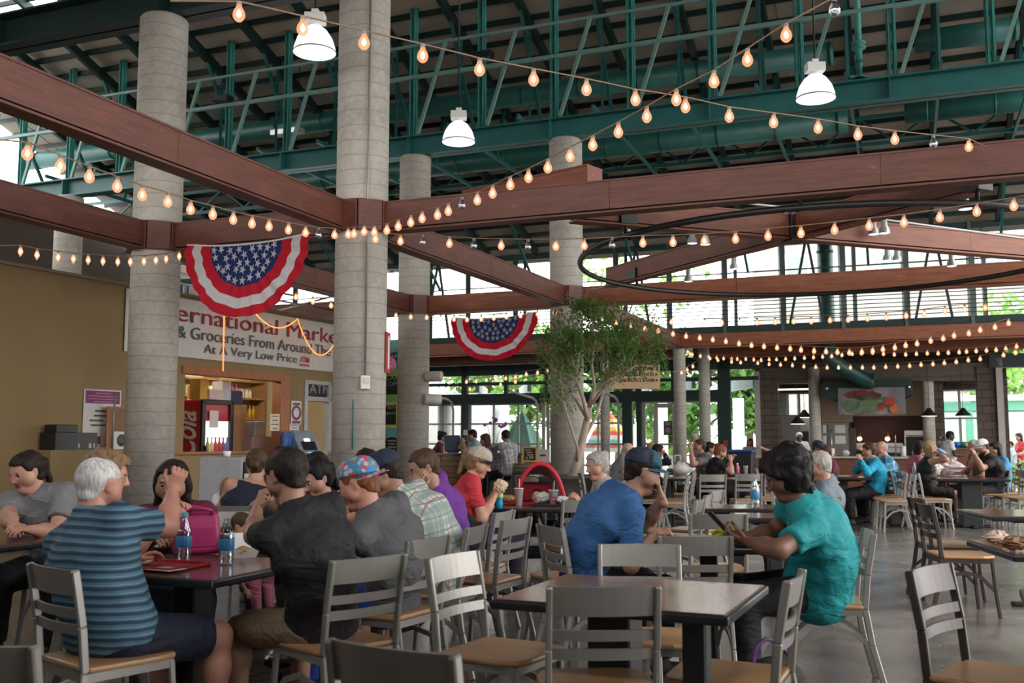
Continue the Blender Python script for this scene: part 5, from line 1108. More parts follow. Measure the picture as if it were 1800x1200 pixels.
# bulbs: clear glass, warm glowing core
def bulb_mat():
    m, n, l, b = nmat('lit_bulb_glass'); e = n.new('ShaderNodeEmission'); e.inputs[0].default_value = (1.0, .40, .20, 1); e.inputs[1].default_value = 1.25
    tr = n.new('ShaderNodeBsdfTransparent'); x = n.new('ShaderNodeMixShader'); x.inputs[0].default_value = .62; l.new(tr.outputs[0], x.inputs[1]); l.new(e.outputs[0], x.inputs[2]); l.new(x.outputs[0], n['Material Output'].inputs[0]); m.cycles.emission_sampling = 'NONE'; return m
M_BULB = bulb_mat(); M_FIL = emit('bulb_core', (1.0, .62, .30), 7.0, False); M_OFF = glassy('unlit_bulb_glass', (.85, .86, .86), .7)
M_SOCK = plain('bulb_socket', (.28, .24, .2), .5); M_WIRE = plain('string_wire', (.26, .17, .11), .6)
def bulb_meshes(r, nseg, flame):
    gl = MB(); pr = [(1e-3, -2.9), (.45, -2.8), (.85, -2.35), (1.0, -1.85), (.85, -1.2), (.5, -.6), (.4, -.2)] if not flame else [(1e-3, -3.3), (.35, -2.7), (.8, -1.9), (.75, -1.3), (.45, -.5), (.4, -.2)]
    gl.lathe([(a * r, z * r) for a, z in pr], n=nseg); co = MB(); co.lathe([(1e-3, -2.3 * r), (.42 * r, -1.9 * r), (.4 * r, -1.4 * r), (1e-3, -.8 * r)], n=6)
    so = MB(); so.lathe([(.42 * r, -.45 * r), (.45 * r, .35 * r), (1e-3, .4 * r)], n=8); return gl, co, so
BM = {}
for nm, r, n_, fl in (('round', .036, 12, False), ('flame', .034, 10, True)):
    gl, co, so = bulb_meshes(r, n_, fl); BM[nm] = (gl.mesh('bulb', M_BULB), co.mesh('bulb_core', M_FIL), so.mesh('socket', M_SOCK), gl.mesh('bulb', M_OFF))
def string(pts, label, Y0, Y1, off=(), shape='round', lead=None, tail=None, group=None):
    n = len(pts); P3 = []; cum = [0]
    for a, b_ in zip(pts, pts[1:]): cum.append(cum[-1] + abs(b_[0] - a[0]) + 1e-6)
    for i, (px, py) in enumerate(pts):
        f = cum[i] / cum[-1]; iY = (1 - f) / Y0 + f / Y1; P3.append(P(px, py, 1 / iY))
    base = P3[0]; t = empty('string_light', base, 0, label, 'string lights', group)
    wire = [p + Vector((0, 0, .075)) for p in P3]
    if lead: wire = [P(*lead)] + wire
    if tail: wire = wire + [P(*tail)]
    m_ = MB(); m_.tube([w - base for w in wire], .0055, 5); m_.build('wire', M_WIRE, t)
    for i, p in enumerate(P3):
        q = p - base + Vector((0, 0, .06)); lit = i not in off; g_ = BM[shape]
        o = bpy.data.objects.new('bulb', g_[0] if lit else g_[3]); COL.objects.link(o); o.parent = t; o.location = q
        if not lit: o['label'] = 'unlit clear bulb'
        s = bpy.data.objects.new('socket', g_[2]); COL.objects.link(s); s.parent = o
        if lit: s = bpy.data.objects.new('bulb_core', g_[1]); COL.objects.link(s); s.parent = o
    return t
string([(420, 25), (532, 50), (640, 75), (743, 98), (843, 122), (938, 140), (1031, 157), (1117, 175), (1205, 188), (1282, 205), (1360, 215), (1438, 225), (1508, 237), (1573, 245), (1641, 252), (1703, 258)], 'string of bulbs running down across the frame above the green girder', 5.4, 8.6, (14,), lead=(300, 2, 5.2), tail=(1733, 258, 8.7))
string([(612, 412), (622, 411), (640, 407), (658, 408), (680, 405), (700, 398), (722, 391), (742, 384), (769, 378), (788, 371), (812, 360), (839, 352), (866, 340), (897, 325), (929, 312), (963, 295), (1002, 275), (1042, 255), (1087, 232), (1137, 205), (1189, 175), (1255, 143), (1314, 105), (1382, 62), (1467, 17)], 'string of bulbs climbing from the tall column to the top right', 10.7, 5.6, (10, 24), lead=(598, 402, 10.8))
string([(48, 270), (106, 292), (157, 311), (206, 328), (250, 343), (295, 355), (335, 368), (374, 377), (410, 386), (443, 393), (473, 398), (507, 404), (537, 409), (560, 412), (588, 413)], 'string of bulbs from the top left down to the tall column', 6.2, 10.7, (13,), lead=(-10, 245, 5.8), tail=(600, 408, 10.8))
string([(36, 443), (65, 449), (102, 453), (129, 456), (155, 458), (181, 460), (207, 461), (229, 461), (253, 460), (274, 458), (292, 456), (315, 451)], 'short string of flame bulbs over the tan wall', 10.4, 12.0, (), 'flame', lead=(-10, 432, 10.2))
string([(660, 420), (704, 424), (743, 425), (790, 428), (833, 431), (881, 432), (928, 433), (977, 433), (1027, 432), (1076, 430), (1130, 427), (1183, 426), (1238, 424), (1293, 420), (1350, 415), (1408, 410), (1467, 404), (1528, 397), (1589, 391), (1652, 382), (1717, 372), (1782, 362)], 'nearly level string of bulbs from the tall column past the black ring', 10.7, 8.6, (2, 4, 6, 9), lead=(640, 402, 11.0), tail=(1850, 335, 8.3))
string([(696, 555), (722, 557), (750, 558), (775, 560), (798, 561), (821, 562), (846, 561), (868, 559), (890, 557), (915, 555), (945, 552), (975, 549)], 'short string of bulbs above the smaller flag fan', 17.6, 16.9)
string([(1058, 562), (1083, 568), (1108, 573), (1134, 578), (1157, 582), (1183, 587), (1206, 591), (1230, 594), (1253, 597), (1276, 600), (1299, 604), (1321, 607), (1343, 609), (1366, 611), (1389, 613), (1408, 615), (1431, 617), (1452, 618), (1472, 619), (1493, 620), (1515, 619), (1534, 617), (1552, 614), (1573, 611), (1592, 607), (1612, 604), (1636, 599), (1658, 595), (1677, 590), (1703, 586), (1723, 580), (1749, 575), (1773, 568)], 'string of bulbs sagging from the tree column across the kitchen front', 17.2, 15.0)
string([(1150, 565), (1180, 566), (1239, 567), (1269, 567), (1300, 567), (1331, 567), (1363, 566), (1395, 565), (1426, 565), (1459, 563), (1491, 562), (1525, 560), (1558, 558), (1593, 555), (1625, 552), (1661, 547), (1696, 544), (1732, 541)], 'string of bulbs seen against the louvred windows', 17.0, 14.0)
string([(1209, 618), (1217, 623), (1231, 625), (1246, 627), (1260, 629), (1272, 630), (1286, 631), (1296, 631), (1311, 631), (1325, 632), (1338, 633), (1352, 632), (1365, 632), (1381, 631), (1397, 630), (1414, 629), (1430, 628), (1446, 627), (1462, 626), (1480, 624), (1498, 622), (1514, 621), (1534, 620), (1553, 622), (1572, 623), (1592, 623), (1611, 622), (1630, 621), (1649, 621), (1667, 620), (1686, 619), (1699, 618), (1716, 617), (1734, 616), (1751, 615), (1768, 613), (1787, 609)], 'nearly level string of bulbs from the slim column to the right edge', 24.5, 19.0, lead=(1200, 609, 25.75))
string([(1213, 622), (1231, 626), (1248, 630), (1262, 633), (1286, 636), (1302, 637), (1332, 638), (1352, 640), (1372, 641), (1393, 642), (1413, 644), (1434, 645), (1454, 646), (1474, 646), (1495, 646), (1516, 646), (1536, 646), (1557, 645), (1578, 644), (1599, 643), (1619, 641), (1640, 640), (1660, 638), (1681, 636), (1702, 633), (1723, 631), (1764, 624), (1785, 620)], 'lowest string of bulbs hanging before the kitchen lintel', 24.3, 18.5, lead=(1199, 611, 25.75))
string([(773, 671), (790, 672), (803, 673), (820, 671), (837, 670), (855, 668), (872, 667), (889, 665), (906, 663), (925, 658), (945, 655), (962, 652)], 'string of bulbs in front of the glazed door wall', 23.0, 21.0, (2,), lead=(745, 666, 18.9), tail=(985, 645, 17.9))
string([(771, 685), (826, 684), (853, 683), (880, 676), (906, 671)], 'second short string of bulbs in front of the glazed door wall', 23.4, 22.5, lead=(745, 680, 18.9), tail=(985, 655, 17.9))
string([(1198, 655), (1208, 650), (1218, 644)], 'three bulbs beside the direction sign', 22.5, 23.5, lead=(1160, 660, 20.5), tail=(1228, 632, 25.6))
string([(520, 522), (550, 530), (582, 537)], 'three bulbs inside over the market banner', 14.6, 15.6)
# fluorescent boxes and a projector in the trusses
for (px, py, Y, w, l_) in ((1227, 124, 19.0, .85, 'white louvred light box hung under the duct by the crossing strings'), (1260, 231, 22.0, .85, 'white louvred light box below the green girder'), (505, 236, 21.0, .70, 'white louvred light box on the truss beside the tall column'), (1800, 171, 19.5, .6, 'white light box at the right end below the girder')):
    p = P(px, py, Y); t = empty('light_box', p, GA, l_, 'light'); m_ = MB(); m_.box((0, 0, .06), (w, .3, .12)); m_.build('housing', plain('box_grey', (.42, .46, .44), .5), t, .01); m_ = MB(); m_.box((0, -.152, .03), (w * .94, .012, .1)); m_.build('louvre', emit('box_louvre', (.9, .92, .88), .55), t)
    bb = (p - A0).dot(EY); m_ = MB()
    for x in (-w * .4, w * .4): m_.tube([(x, 0, .12), (x, 0, roof_z(bb) - p.z - .06)], .008, 5)
    m_.build('hanger', M_BLACK, t)
for (px, py, Y, l_) in ((393, 176, 20.3, 'black floodlight clamped to the truss behind the left column'), (850, 99, 18.3, 'black floodlight clamped to the truss above the tree column')):
    p = P(px, py, Y); t = empty('floodlight', p, GA, l_, 'floodlight'); m_ = MB(); m_.prism([(-.28, 0), (.16, -.05), (.18, .08), (-.25, .06)], -.12, .12, Matrix.Rotation(PI / 2, 4, 'X')); m_.build('body', M_BLACK, t, .01); m_ = MB(); m_.tube([(.1, -.1, 0), (.18, 0, .05), (.1, .1, 0)], .015, 6); m_.build('bracket', M_BLACK, t)
# ------------------------------------------------------------------ potted tree
pc = P(1003, 772, 16.35); t = empty('planter_pot', (pc.x, pc.y, 0), 0, 'large glossy dark grey planter in front of the concrete column', 'planter')
M_POT = plain('glazed_pot', (.085, .078, .072), .25, 0, .15, 3); m_ = MB(); m_.lathe([(1e-3, 0), (.42, 0), (.5, .1), (.54, .5), (.52, .70), (.56, .72), (.56, .77), (.50, .77), (.49, .68), (1e-3, .68)], n=40); m_.build('pot', M_POT, t)
m_ = MB(); m_.lathe([(1e-3, .72), (.3, .715), (.489, .70), (.489, .69)], n=24); m_.build('soil', plain('soil', (.05, .035, .025), .9, 0, .3, 20), t)
M_TRUNK = plain('fig_bark', (.42, .34, .27), .8, 0, .2, 5, .3); t = empty('fig_tree', (pc.x, pc.y, .72), 0, 'slender fig tree with bare branches growing in the grey planter', 'tree')
br = MB(); tips = []; rr = random.Random(11)
def pz(px, py, dy=0.0): return P(px, py, pc.y + dy) - Vector((pc.x, pc.y, .72))
def limb(pts, r0, r1, depth):
    pts = [Vector(p) for p in pts]; n = len(pts); br.tube(pts, [r0 + (r1 - r0) * i / (n - 1) for i in range(n)], 7 if depth < 2 else 5)
    return pts
trunk = limb([(0, 0, -.05), pz(1014, 815), pz(1024, 775, .1), pz(1033, 735, .1), pz(1036, 712, .1)], .085, .05, 0)
main = [([pz(1014, 815), pz(1016, 790, -.2), pz(1002, 745, -.3), pz(990, 705, -.4), pz(985, 660, -.3)], .03), ([pz(1034, 730), pz(1040, 700, .2), pz(1060, 672, .4), pz(1080, 645, .5), pz(1105, 610, .5)], .04),
        ([pz(1033, 735), pz(1025, 700, -.1), pz(1012, 665, -.2), pz(1005, 625, -.2), pz(1010, 580, -.1)], .04), ([pz(1036, 712), pz(1045, 680, -.2), pz(1040, 640, -.3), pz(1045, 600, -.3), pz(1040, 560, -.2)], .035),
        ([pz(1036, 715), pz(1055, 690, -.1), pz(1085, 665, -.3), pz(1120, 640, -.4)], .03), ([pz(1024, 775, .1), pz(1048, 730, .3), pz(1060, 690, .3), pz(1070, 655, .3), pz(1075, 600, .3)], .035), ([pz(1033, 738), pz(1012, 702, .3), pz(985, 672, .4), pz(965, 640, .3)], .03)]
def grow(p, d, L, r, depth):
    if (p + d * L + Vector((pc.x - cC.x, pc.y - cC.y, 0))).to_2d().length < .5: return
    q = p + d * L * .5 + Vector((rr.uniform(-.05, .05), rr.uniform(-.05, .05), .02)); e = p + d * L; limb([p, q, e], r, r * .45, depth)
    tips.append(e); tips.append(q)
    if depth < 4:
        for _ in range(2 if depth > 2 else 3):
            dd = (d + Vector((rr.uniform(-.8, .8), rr.uniform(-.8, .8), rr.uniform(-.35, .55)))).normalized(); grow(e if rr.random() < .6 else q, dd, L * rr.uniform(.6, .85), r * .5, depth + 1)
for pts, r in main:
    pts = limb(pts, r, r * .35, 1)
    for i in range(2, len(pts)):
        for _ in range(2):
            d = ((pts[i] - pts[i - 1]).normalized() + Vector((rr.uniform(-.9, .9), rr.uniform(-.9, .9), rr.uniform(-.3, .5)))).normalized(); grow(pts[i], d, rr.uniform(.26, .4), r * .35, 2)
br.build('branches', M_TRUNK, t)
lf = MB(); M_FIG = leaf_mat('fig_leaf', (.08, .19, .04), (.22, .37, .09), .35)
def keep(p): w = Vector((pc.x, pc.y, .72)) + p; return .42 < w.x < 2.48 and 1.62 < w.z < 3.65
for p in tips:
    if p.z < 1.0 and rr.random() < .6: continue
    dens = 13 if p.z > 1.75 else 6
    for _ in range(dens):
        q = p + Vector((rr.gauss(0, .09), rr.gauss(0, .09), rr.gauss(-.02, .08)))
        if not keep(q): continue
        a = .032 * rr.uniform(.7, 1.3); M = Matrix.Rotation(rr.uniform(0, 6.28), 3, 'Z') @ Matrix.Rotation(rr.uniform(.2, 1.3), 3, 'X'); lf.add([q + M @ Vector(v) for v in ((-a * .55, 0, 0), (0, -a * 1.1, a * .2), (a * .55, 0, 0), (0, a * 1.2, -a * .2))], [(0, 1, 2, 3)])
lf.build('foliage', M_FIG, t)
# ------------------------------------------------------------------ people: bodies grown as one smooth surface round a posed skeleton
V3 = lambda *a: np.array(a, dtype=np.float64)
def nrm(v): return v / (np.linalg.norm(v) + 1e-9)
class Field:
    def __init__(s, lo, hi, h):
        s.h = h; s.lo = np.array(lo, float) - 3 * h; n = np.ceil((np.array(hi, float) + 3 * h - s.lo) / h).astype(int) + 1
        s.n = n; s.D = np.full(n, 1.0, np.float32)
    def block(s, mn, mx):
        i0 = np.maximum(0, np.floor((mn - s.lo) / s.h).astype(int)); i1 = np.minimum(s.n, np.ceil((mx - s.lo) / s.h).astype(int) + 1)
        if np.any(i1 <= i0): return None, None
        ax = [s.lo[k] + s.h * np.arange(i0[k], i1[k]) for k in range(3)]
        return tuple(slice(i0[k], i1[k]) for k in range(3)), np.stack(np.meshgrid(*ax, indexing='ij'), -1)
    def put(s, prims, k=.025, wob=None):
        """smooth union of tapered capsules (a, b, ra, rb, lateral axis, widening, cut) into the field"""
        for pr in prims:
            a, b, ra, rb = pr[:4]; L = pr[4] if len(pr) > 4 else None; wd = pr[5] if len(pr) > 5 else 1.0; cut = pr[6] if len(pr) > 6 else None
            r = max(ra, rb) * max(1.0, wd) + k + 3 * s.h
            sl, p = s.block(np.minimum(a, b) - r, np.maximum(a, b) + r)
            if sl is None: continue
            q = p - a
            if L is not None and wd != 1.0: q = q - L * ((q @ L) * (1 - 1 / wd))[..., None]
            ba = b - a
            if L is not None and wd != 1.0: ba = ba - L * ((ba @ L) * (1 - 1 / wd))
            t = np.clip((q @ ba) / max(1e-9, ba @ ba), 0, 1); d = np.linalg.norm(q - t[..., None] * ba, axis=-1) - (ra + (rb - ra) * t)
            if wob: d = d + wob[0] * (np.sin(wob[1] * p[..., 0] + 1.7 * np.sin(wob[1] * .8 * p[..., 1])) * np.sin(wob[1] * p[..., 1] + 1.3 * np.sin(wob[1] * .9 * p[..., 2])) + .6 * np.sin(wob[1] * 1.1 * p[..., 2] + 2 * np.sin(wob[1] * p[..., 0])))
            if cut is not None:
                for (cp, cn) in cut: d = np.maximum(d, (p - cp) @ cn)
            A = s.D[sl]; hh = np.maximum(k - np.abs(A - d), 0) / k; s.D[sl] = np.minimum(A, d) - hh * hh * k * .25
        return s
    def sub(s, c, r, k=.006):
        sl, p = s.block(c - r - .03, c + r + .03)
        if sl is None: return
        d = r - np.linalg.norm(p - c, axis=-1); A = s.D[sl]; hh = np.maximum(k - np.abs(A - d), 0) / k; s.D[sl] = np.maximum(A, d) + hh * hh * k * .25
    def cut(s, cp, cn):
        ax = [s.lo[k] + s.h * np.arange(s.n[k]) for k in range(3)]
        d = ((ax[0] - cp[0]) * cn[0])[:, None, None] + ((ax[1] - cp[1]) * cn[1])[None, :, None] + ((ax[2] - cp[2]) * cn[2])[None, None, :]
        s.D = np.maximum(s.D, d.astype(np.float32))
    def mesh(s):
        D = s.D; S = D < 0
        c = S[:-1, :-1, :-1].astype(np.int8)
        cnt = sum(S[i:S.shape[0] - 1 + i, j:S.shape[1] - 1 + j, k:S.shape[2] - 1 + k].astype(np.int8) for i in (0, 1) for j in (0, 1) for k in (0, 1))
        act = (cnt > 0) & (cnt < 8); I = np.argwhere(act)
        if len(I) == 0: return np.zeros((0, 3)), np.zeros((0, 4), int)
        idx = np.full(act.shape, -1, np.int64); idx[act] = np.arange(len(I))
        acc = np.zeros((len(I), 3)); num = np.zeros(len(I))
        co = [(i, j, k) for i in (0, 1) for j in (0, 1) for k in (0, 1)]
        vals = {o: D[I[:, 0] + o[0], I[:, 1] + o[1], I[:, 2] + o[2]] for o in co}
        for o in co:
            for ax in range(3):
                if o[ax] == 0:
                    o2 = list(o); o2[ax] = 1; o2 = tuple(o2); d0, d1 = vals[o], vals[o2]; m = (d0 < 0) != (d1 < 0)
                    t = np.where(m, d0 / np.where(m, d0 - d1, 1), 0); p = np.tile(np.array(o, float), (len(I), 1)); p[:, ax] = t
                    acc[m] += p[m]; num[m] += 1
        v = s.lo + (I + acc / num[:, None]) * s.h; F_ = []
        for ax in range(3):
            o = [0, 0, 0]; o[ax] = 1; a1, a2 = (ax + 1) % 3, (ax + 2) % 3
            A = S[tuple(slice(0, S.shape[k] - (1 if k == ax else 0)) for k in range(3))]; B = S[tuple(slice(o[k], S.shape[k]) for k in range(3))]
            E = np.argwhere(A != B); E = E[(E[:, a1] > 0) & (E[:, a2] > 0) & (E[:, a1] < S.shape[a1] - 1) & (E[:, a2] < S.shape[a2] - 1)]
            def ci(d1, d2): q = E.copy(); q[:, a1] -= d1; q[:, a2] -= d2; return idx[q[:, 0], q[:, 1], q[:, 2]]
            quad = np.stack([ci(1, 1), ci(0, 1), ci(0, 0), ci(1, 0)], 1); flip = ~A[E[:, 0], E[:, 1], E[:, 2]]
            quad[flip] = quad[flip][:, ::-1]; F_.append(quad)
        return v, np.concatenate(F_)
def np_mesh(name, parts, mats):
    """parts: [(verts, quads, material index array or int)]"""
    V_ = []; Q_ = []; M_ = []; n = 0
    for v, q, m in parts:
        if len(q) == 0: continue
        V_.append(v); Q_.append(q + n); M_.append(np.full(len(q), m) if np.isscalar(m) else m); n += len(v)
    me = bpy.data.meshes.new(name)
    if n:
        V_ = np.concatenate(V_); Q_ = np.concatenate(Q_); M_ = np.concatenate(M_)
        me.vertices.add(n); me.vertices.foreach_set('co', V_.astype(np.float32).ravel()); me.loops.add(len(Q_) * 4); me.loops.foreach_set('vertex_index', Q_.astype(np.int32).ravel())
        me.polygons.add(len(Q_)); me.polygons.foreach_set('loop_start', (np.arange(len(Q_)) * 4).astype(np.int32)); me.polygons.foreach_set('material_index', M_.astype(np.int32)); me.polygons.foreach_set('use_smooth', np.ones(len(Q_), bool))
        me.update(calc_edges=True); me.validate()
    for m in mats: me.materials.append(m)
    return me
def obj_np(name, parts, mats, parent):
    o = bpy.data.objects.new(name, np_mesh(name, parts, mats)); COL.objects.link(o); o.parent = parent; return o

def skin(name, col):
    if name in MC: return MC[name]
    m, n, l, b = nmat(name); f = noise(n, l, 9, 4, objco(n, l)); l.new(ramp(n, l, f, [(.3, tuple(c * .88 for c in col)), (.7, tuple(min(1, c * 1.08) for c in col))]), b.inputs['Base Color'])
    b.inputs['Roughness'].default_value = .5; b.inputs['Subsurface Weight'].default_value = .12; b.inputs['Subsurface Radius'].default_value = (.012, .005, .003); MC[name] = m; return m
SKIN = {'fair': skin('skin_fair', (.50, .27, .19)), 'pink': skin('skin_pink', (.52, .25, .18)), 'tan': skin('skin_tan', (.36, .19, .125)), 'brown': skin('skin_brown', (.17, .078, .048)), 'dark': skin('skin_dark', (.075, .036, .024))}
LIP = plain('lips', (.30, .09, .075), .45, 0, .05); EYEW = plain('eye_white', (.6, .58, .55), .25, 0, .02); EYED = plain('eye_dark', (.02, .014, .01), .15, 0, .05)
def hairm(name, col):
    if name in MC: return MC[name]
    m, n, l, b = nmat(name); vec = objco(n, l, (40, 40, 7)); f = noise(n, l, 2.2, 4, vec, .6); l.new(ramp(n, l, f, [(.3, tuple(c * .55 for c in col)), (.7, tuple(min(1, c * 1.35) for c in col))]), b.inputs['Base Color']); b.inputs['Roughness'].default_value = .6; b.inputs['Specular IOR Level'].default_value = .25
    bump(n, l, b, f, .7, .008); MC[name] = m; return m
HAIR = {'black': hairm('hair_black', (.006, .005, .005)), 'dark': hairm('hair_dark_brown', (.017, .010, .007)), 'brown': hairm('hair_brown', (.07, .038, .021)), 'sandy': hairm('hair_sandy', (.24, .145, .075)), 'blond': hairm('hair_blond', (.32, .21, .105)), 'grey': hairm('hair_grey', (.36, .34, .31)), 'white': hairm('hair_white', (.62, .60, .57)), 'red': hairm('hair_auburn', (.20, .075, .030))}
def cloth(name, col, var=.10):
    new = name not in MC; m = plain(name, col, .8, 0, var, 7)
    if new:
        n, l = m.node_tree.nodes, m.node_tree.links; t = n.new('ShaderNodeTexNoise'); t.inputs['Scale'].default_value = 7.5; t.inputs['Detail'].default_value = 3; t.inputs['Distortion'].default_value = 1.2; l.new(objco(n, l, (1, 1, 1.6)), t.inputs['Vector']); bump(n, l, n['Principled BSDF'], t.outputs['Fac'], .75, .035)
    return m
def stripes_mat():
    m, n, l, b = nmat('striped_polo'); t = n.new('ShaderNodeTexCoord'); s = n.new('ShaderNodeSeparateXYZ'); l.new(t.outputs['Object'], s.inputs[0])
    f = noise(n, l, 3, 2, t.outputs['Object']); z = mathn(n, l, 'ADD', s.outputs['Z'], mathn(n, l, 'MULTIPLY', f, .03)); fr = mathn(n, l, 'FRACT', mathn(n, l, 'DIVIDE', z, .034))
    a = mathn(n, l, 'LESS_THAN', fr, .42); c = mathn(n, l, 'LESS_THAN', mathn(n, l, 'ABSOLUTE', mathn(n, l, 'SUBTRACT', fr, .62)), .05)
    k = mix(n, l, a, (.070, .16, .225), (.022, .045, .08)); k = mix(n, l, c, k, (.16, .28, .34)); l.new(k, b.inputs['Base Color']); b.inputs['Roughness'].default_value = .8; return m
def plaid_mat(name, base, c1, c2, c3, s_=.075):
    m, n, l, b = nmat(name); t = n.new('ShaderNodeTexCoord'); s = n.new('ShaderNodeSeparateXYZ'); mp = n.new('ShaderNodeMapping'); mp.inputs['Rotation'].default_value = (.15, .1, .35); l.new(t.outputs['Object'], mp.inputs[0]); l.new(mp.outputs[0], s.inputs[0])
    k = base
    for ax, dv, c in (('X', 1, c1), ('Z', 1, c1), ('Y', 1, c1)):
        fr = mathn(n, l, 'FRACT', mathn(n, l, 'DIVIDE', s.outputs[ax], s_)); k = mix(n, l, mathn(n, l, 'MULTIPLY', mathn(n, l, 'LESS_THAN', fr, .42), .55), k, c1)
        k = mix(n, l, mathn(n, l, 'MULTIPLY', mathn(n, l, 'LESS_THAN', mathn(n, l, 'ABSOLUTE', mathn(n, l, 'SUBTRACT', fr, .7)), .045), .8), k, c2 if ax != 'Z' else c3)
    l.new(k, b.inputs['Base Color']); b.inputs['Roughness'].default_value = .8; return m
def floral_mat(name, base, cols, sc=16.0):
    m, n, l, b = nmat(name); v = n.new('ShaderNodeTexVoronoi'); v.inputs['Scale'].default_value = sc; l.new(objco(n, l), v.inputs['Vector']); s = n.new('ShaderNodeSeparateColor'); l.new(v.outputs['Color'], s.inputs[0])
    stops = [(i / len(cols), c) for i, c in enumerate(cols)]; r_ = n.new('ShaderNodeValToRGB'); r_.color_ramp.interpolation = 'CONSTANT'; el = r_.color_ramp.elements
    while len(el) < len(stops): el.new(.5)
    for e, (p, c) in zip(el, stops): e.position = p; e.color = (*c, 1)
    l.new(s.outputs[0], r_.inputs[0]); inside = mathn(n, l, 'LESS_THAN', v.outputs['Distance'], .58); l.new(mix(n, l, inside, base, r_.outputs[0]), b.inputs['Base Color']); b.inputs['Roughness'].default_value = .7; return m
CL = {'stripe': stripes_mat(), 'plaid': plaid_mat('plaid_shirt', (.56, .58, .55), (.22, .30, .26), (.30, .10, .08), (.10, .17, .14), .085), 'bwplaid': plaid_mat('grey_plaid', (.48, .47, .47), (.16, .15, .17), (.6, .58, .58), (.1, .1, .1), .08), 'turqplaid': plaid_mat('turquoise_plaid', (.05, .36, .50), (.02, .14, .26), (.6, .7, .75), (.5, .65, .7), .10),
      'floralcap': floral_mat('floral_cap', (.03, .22, .46), [(.50, .05, .12), (.55, .33, .02), (.03, .26, .5), (.45, .42, .40), (.10, .30, .12), (.03, .18, .42), (.5, .1, .25)], 42), 'floral': floral_mat('floral_blouse', (.02, .03, .06), [(.45, .42, .36), (.03, .16, .26), (.02, .03, .06), (.3, .26, .14)], 30),
      'black': cloth('black_cloth', (.008, .008, .009)), 'charcoal': cloth('charcoal_cloth', (.085, .085, .09)), 'grey': cloth('grey_cloth', (.20, .20, .21)), 'lgrey': cloth('light_grey_cloth', (.30, .295, .295)), 'dgrey': cloth('dark_grey_cloth', (.115, .11, .11)), 'purple': cloth('purple_cloth', (.125, .022, .235)), 'red': cloth('red_cloth', (.52, .028, .045)), 'blue': cloth('blue_cloth', (.028, .105, .27)), 'teal': cloth('teal_cloth', (.004, .235, .25)), 'navy': cloth('navy_cloth', (.008, .011, .028)), 'denim': cloth('denim_shirt', (.13, .16, .19)), 'green': cloth('green_cloth', (.03, .24, .12)), 'white': cloth('white_cloth', (.70, .69, .68), .04), 'maroon': cloth('maroon_cloth', (.11, .015, .035)), 'lblue': cloth('light_blue_cloth', (.36, .50, .62)), 'lilac': cloth('lilac_cloth', (.26, .21, .29)), 'turq': cloth('turquoise_cloth', (.012, .30, .48)), 'tan': cloth('tan_cloth', (.25, .17, .11)), 'royal': cloth('royal_blue_cloth', (.015, .05, .30)), 'pinkc': cloth('pink_cloth', (.52, .16, .22)), 'capnavy': cloth('cap_navy', (.012, .022, .042)), 'capteal': cloth('cap_teal', (.012, .075, .105)), 'captan': cloth('cap_tan', (.42, .37, .29)), 'skyblue': cloth('sky_blue_cloth', (.03, .20, .42))}
CAP_FRONT = {}
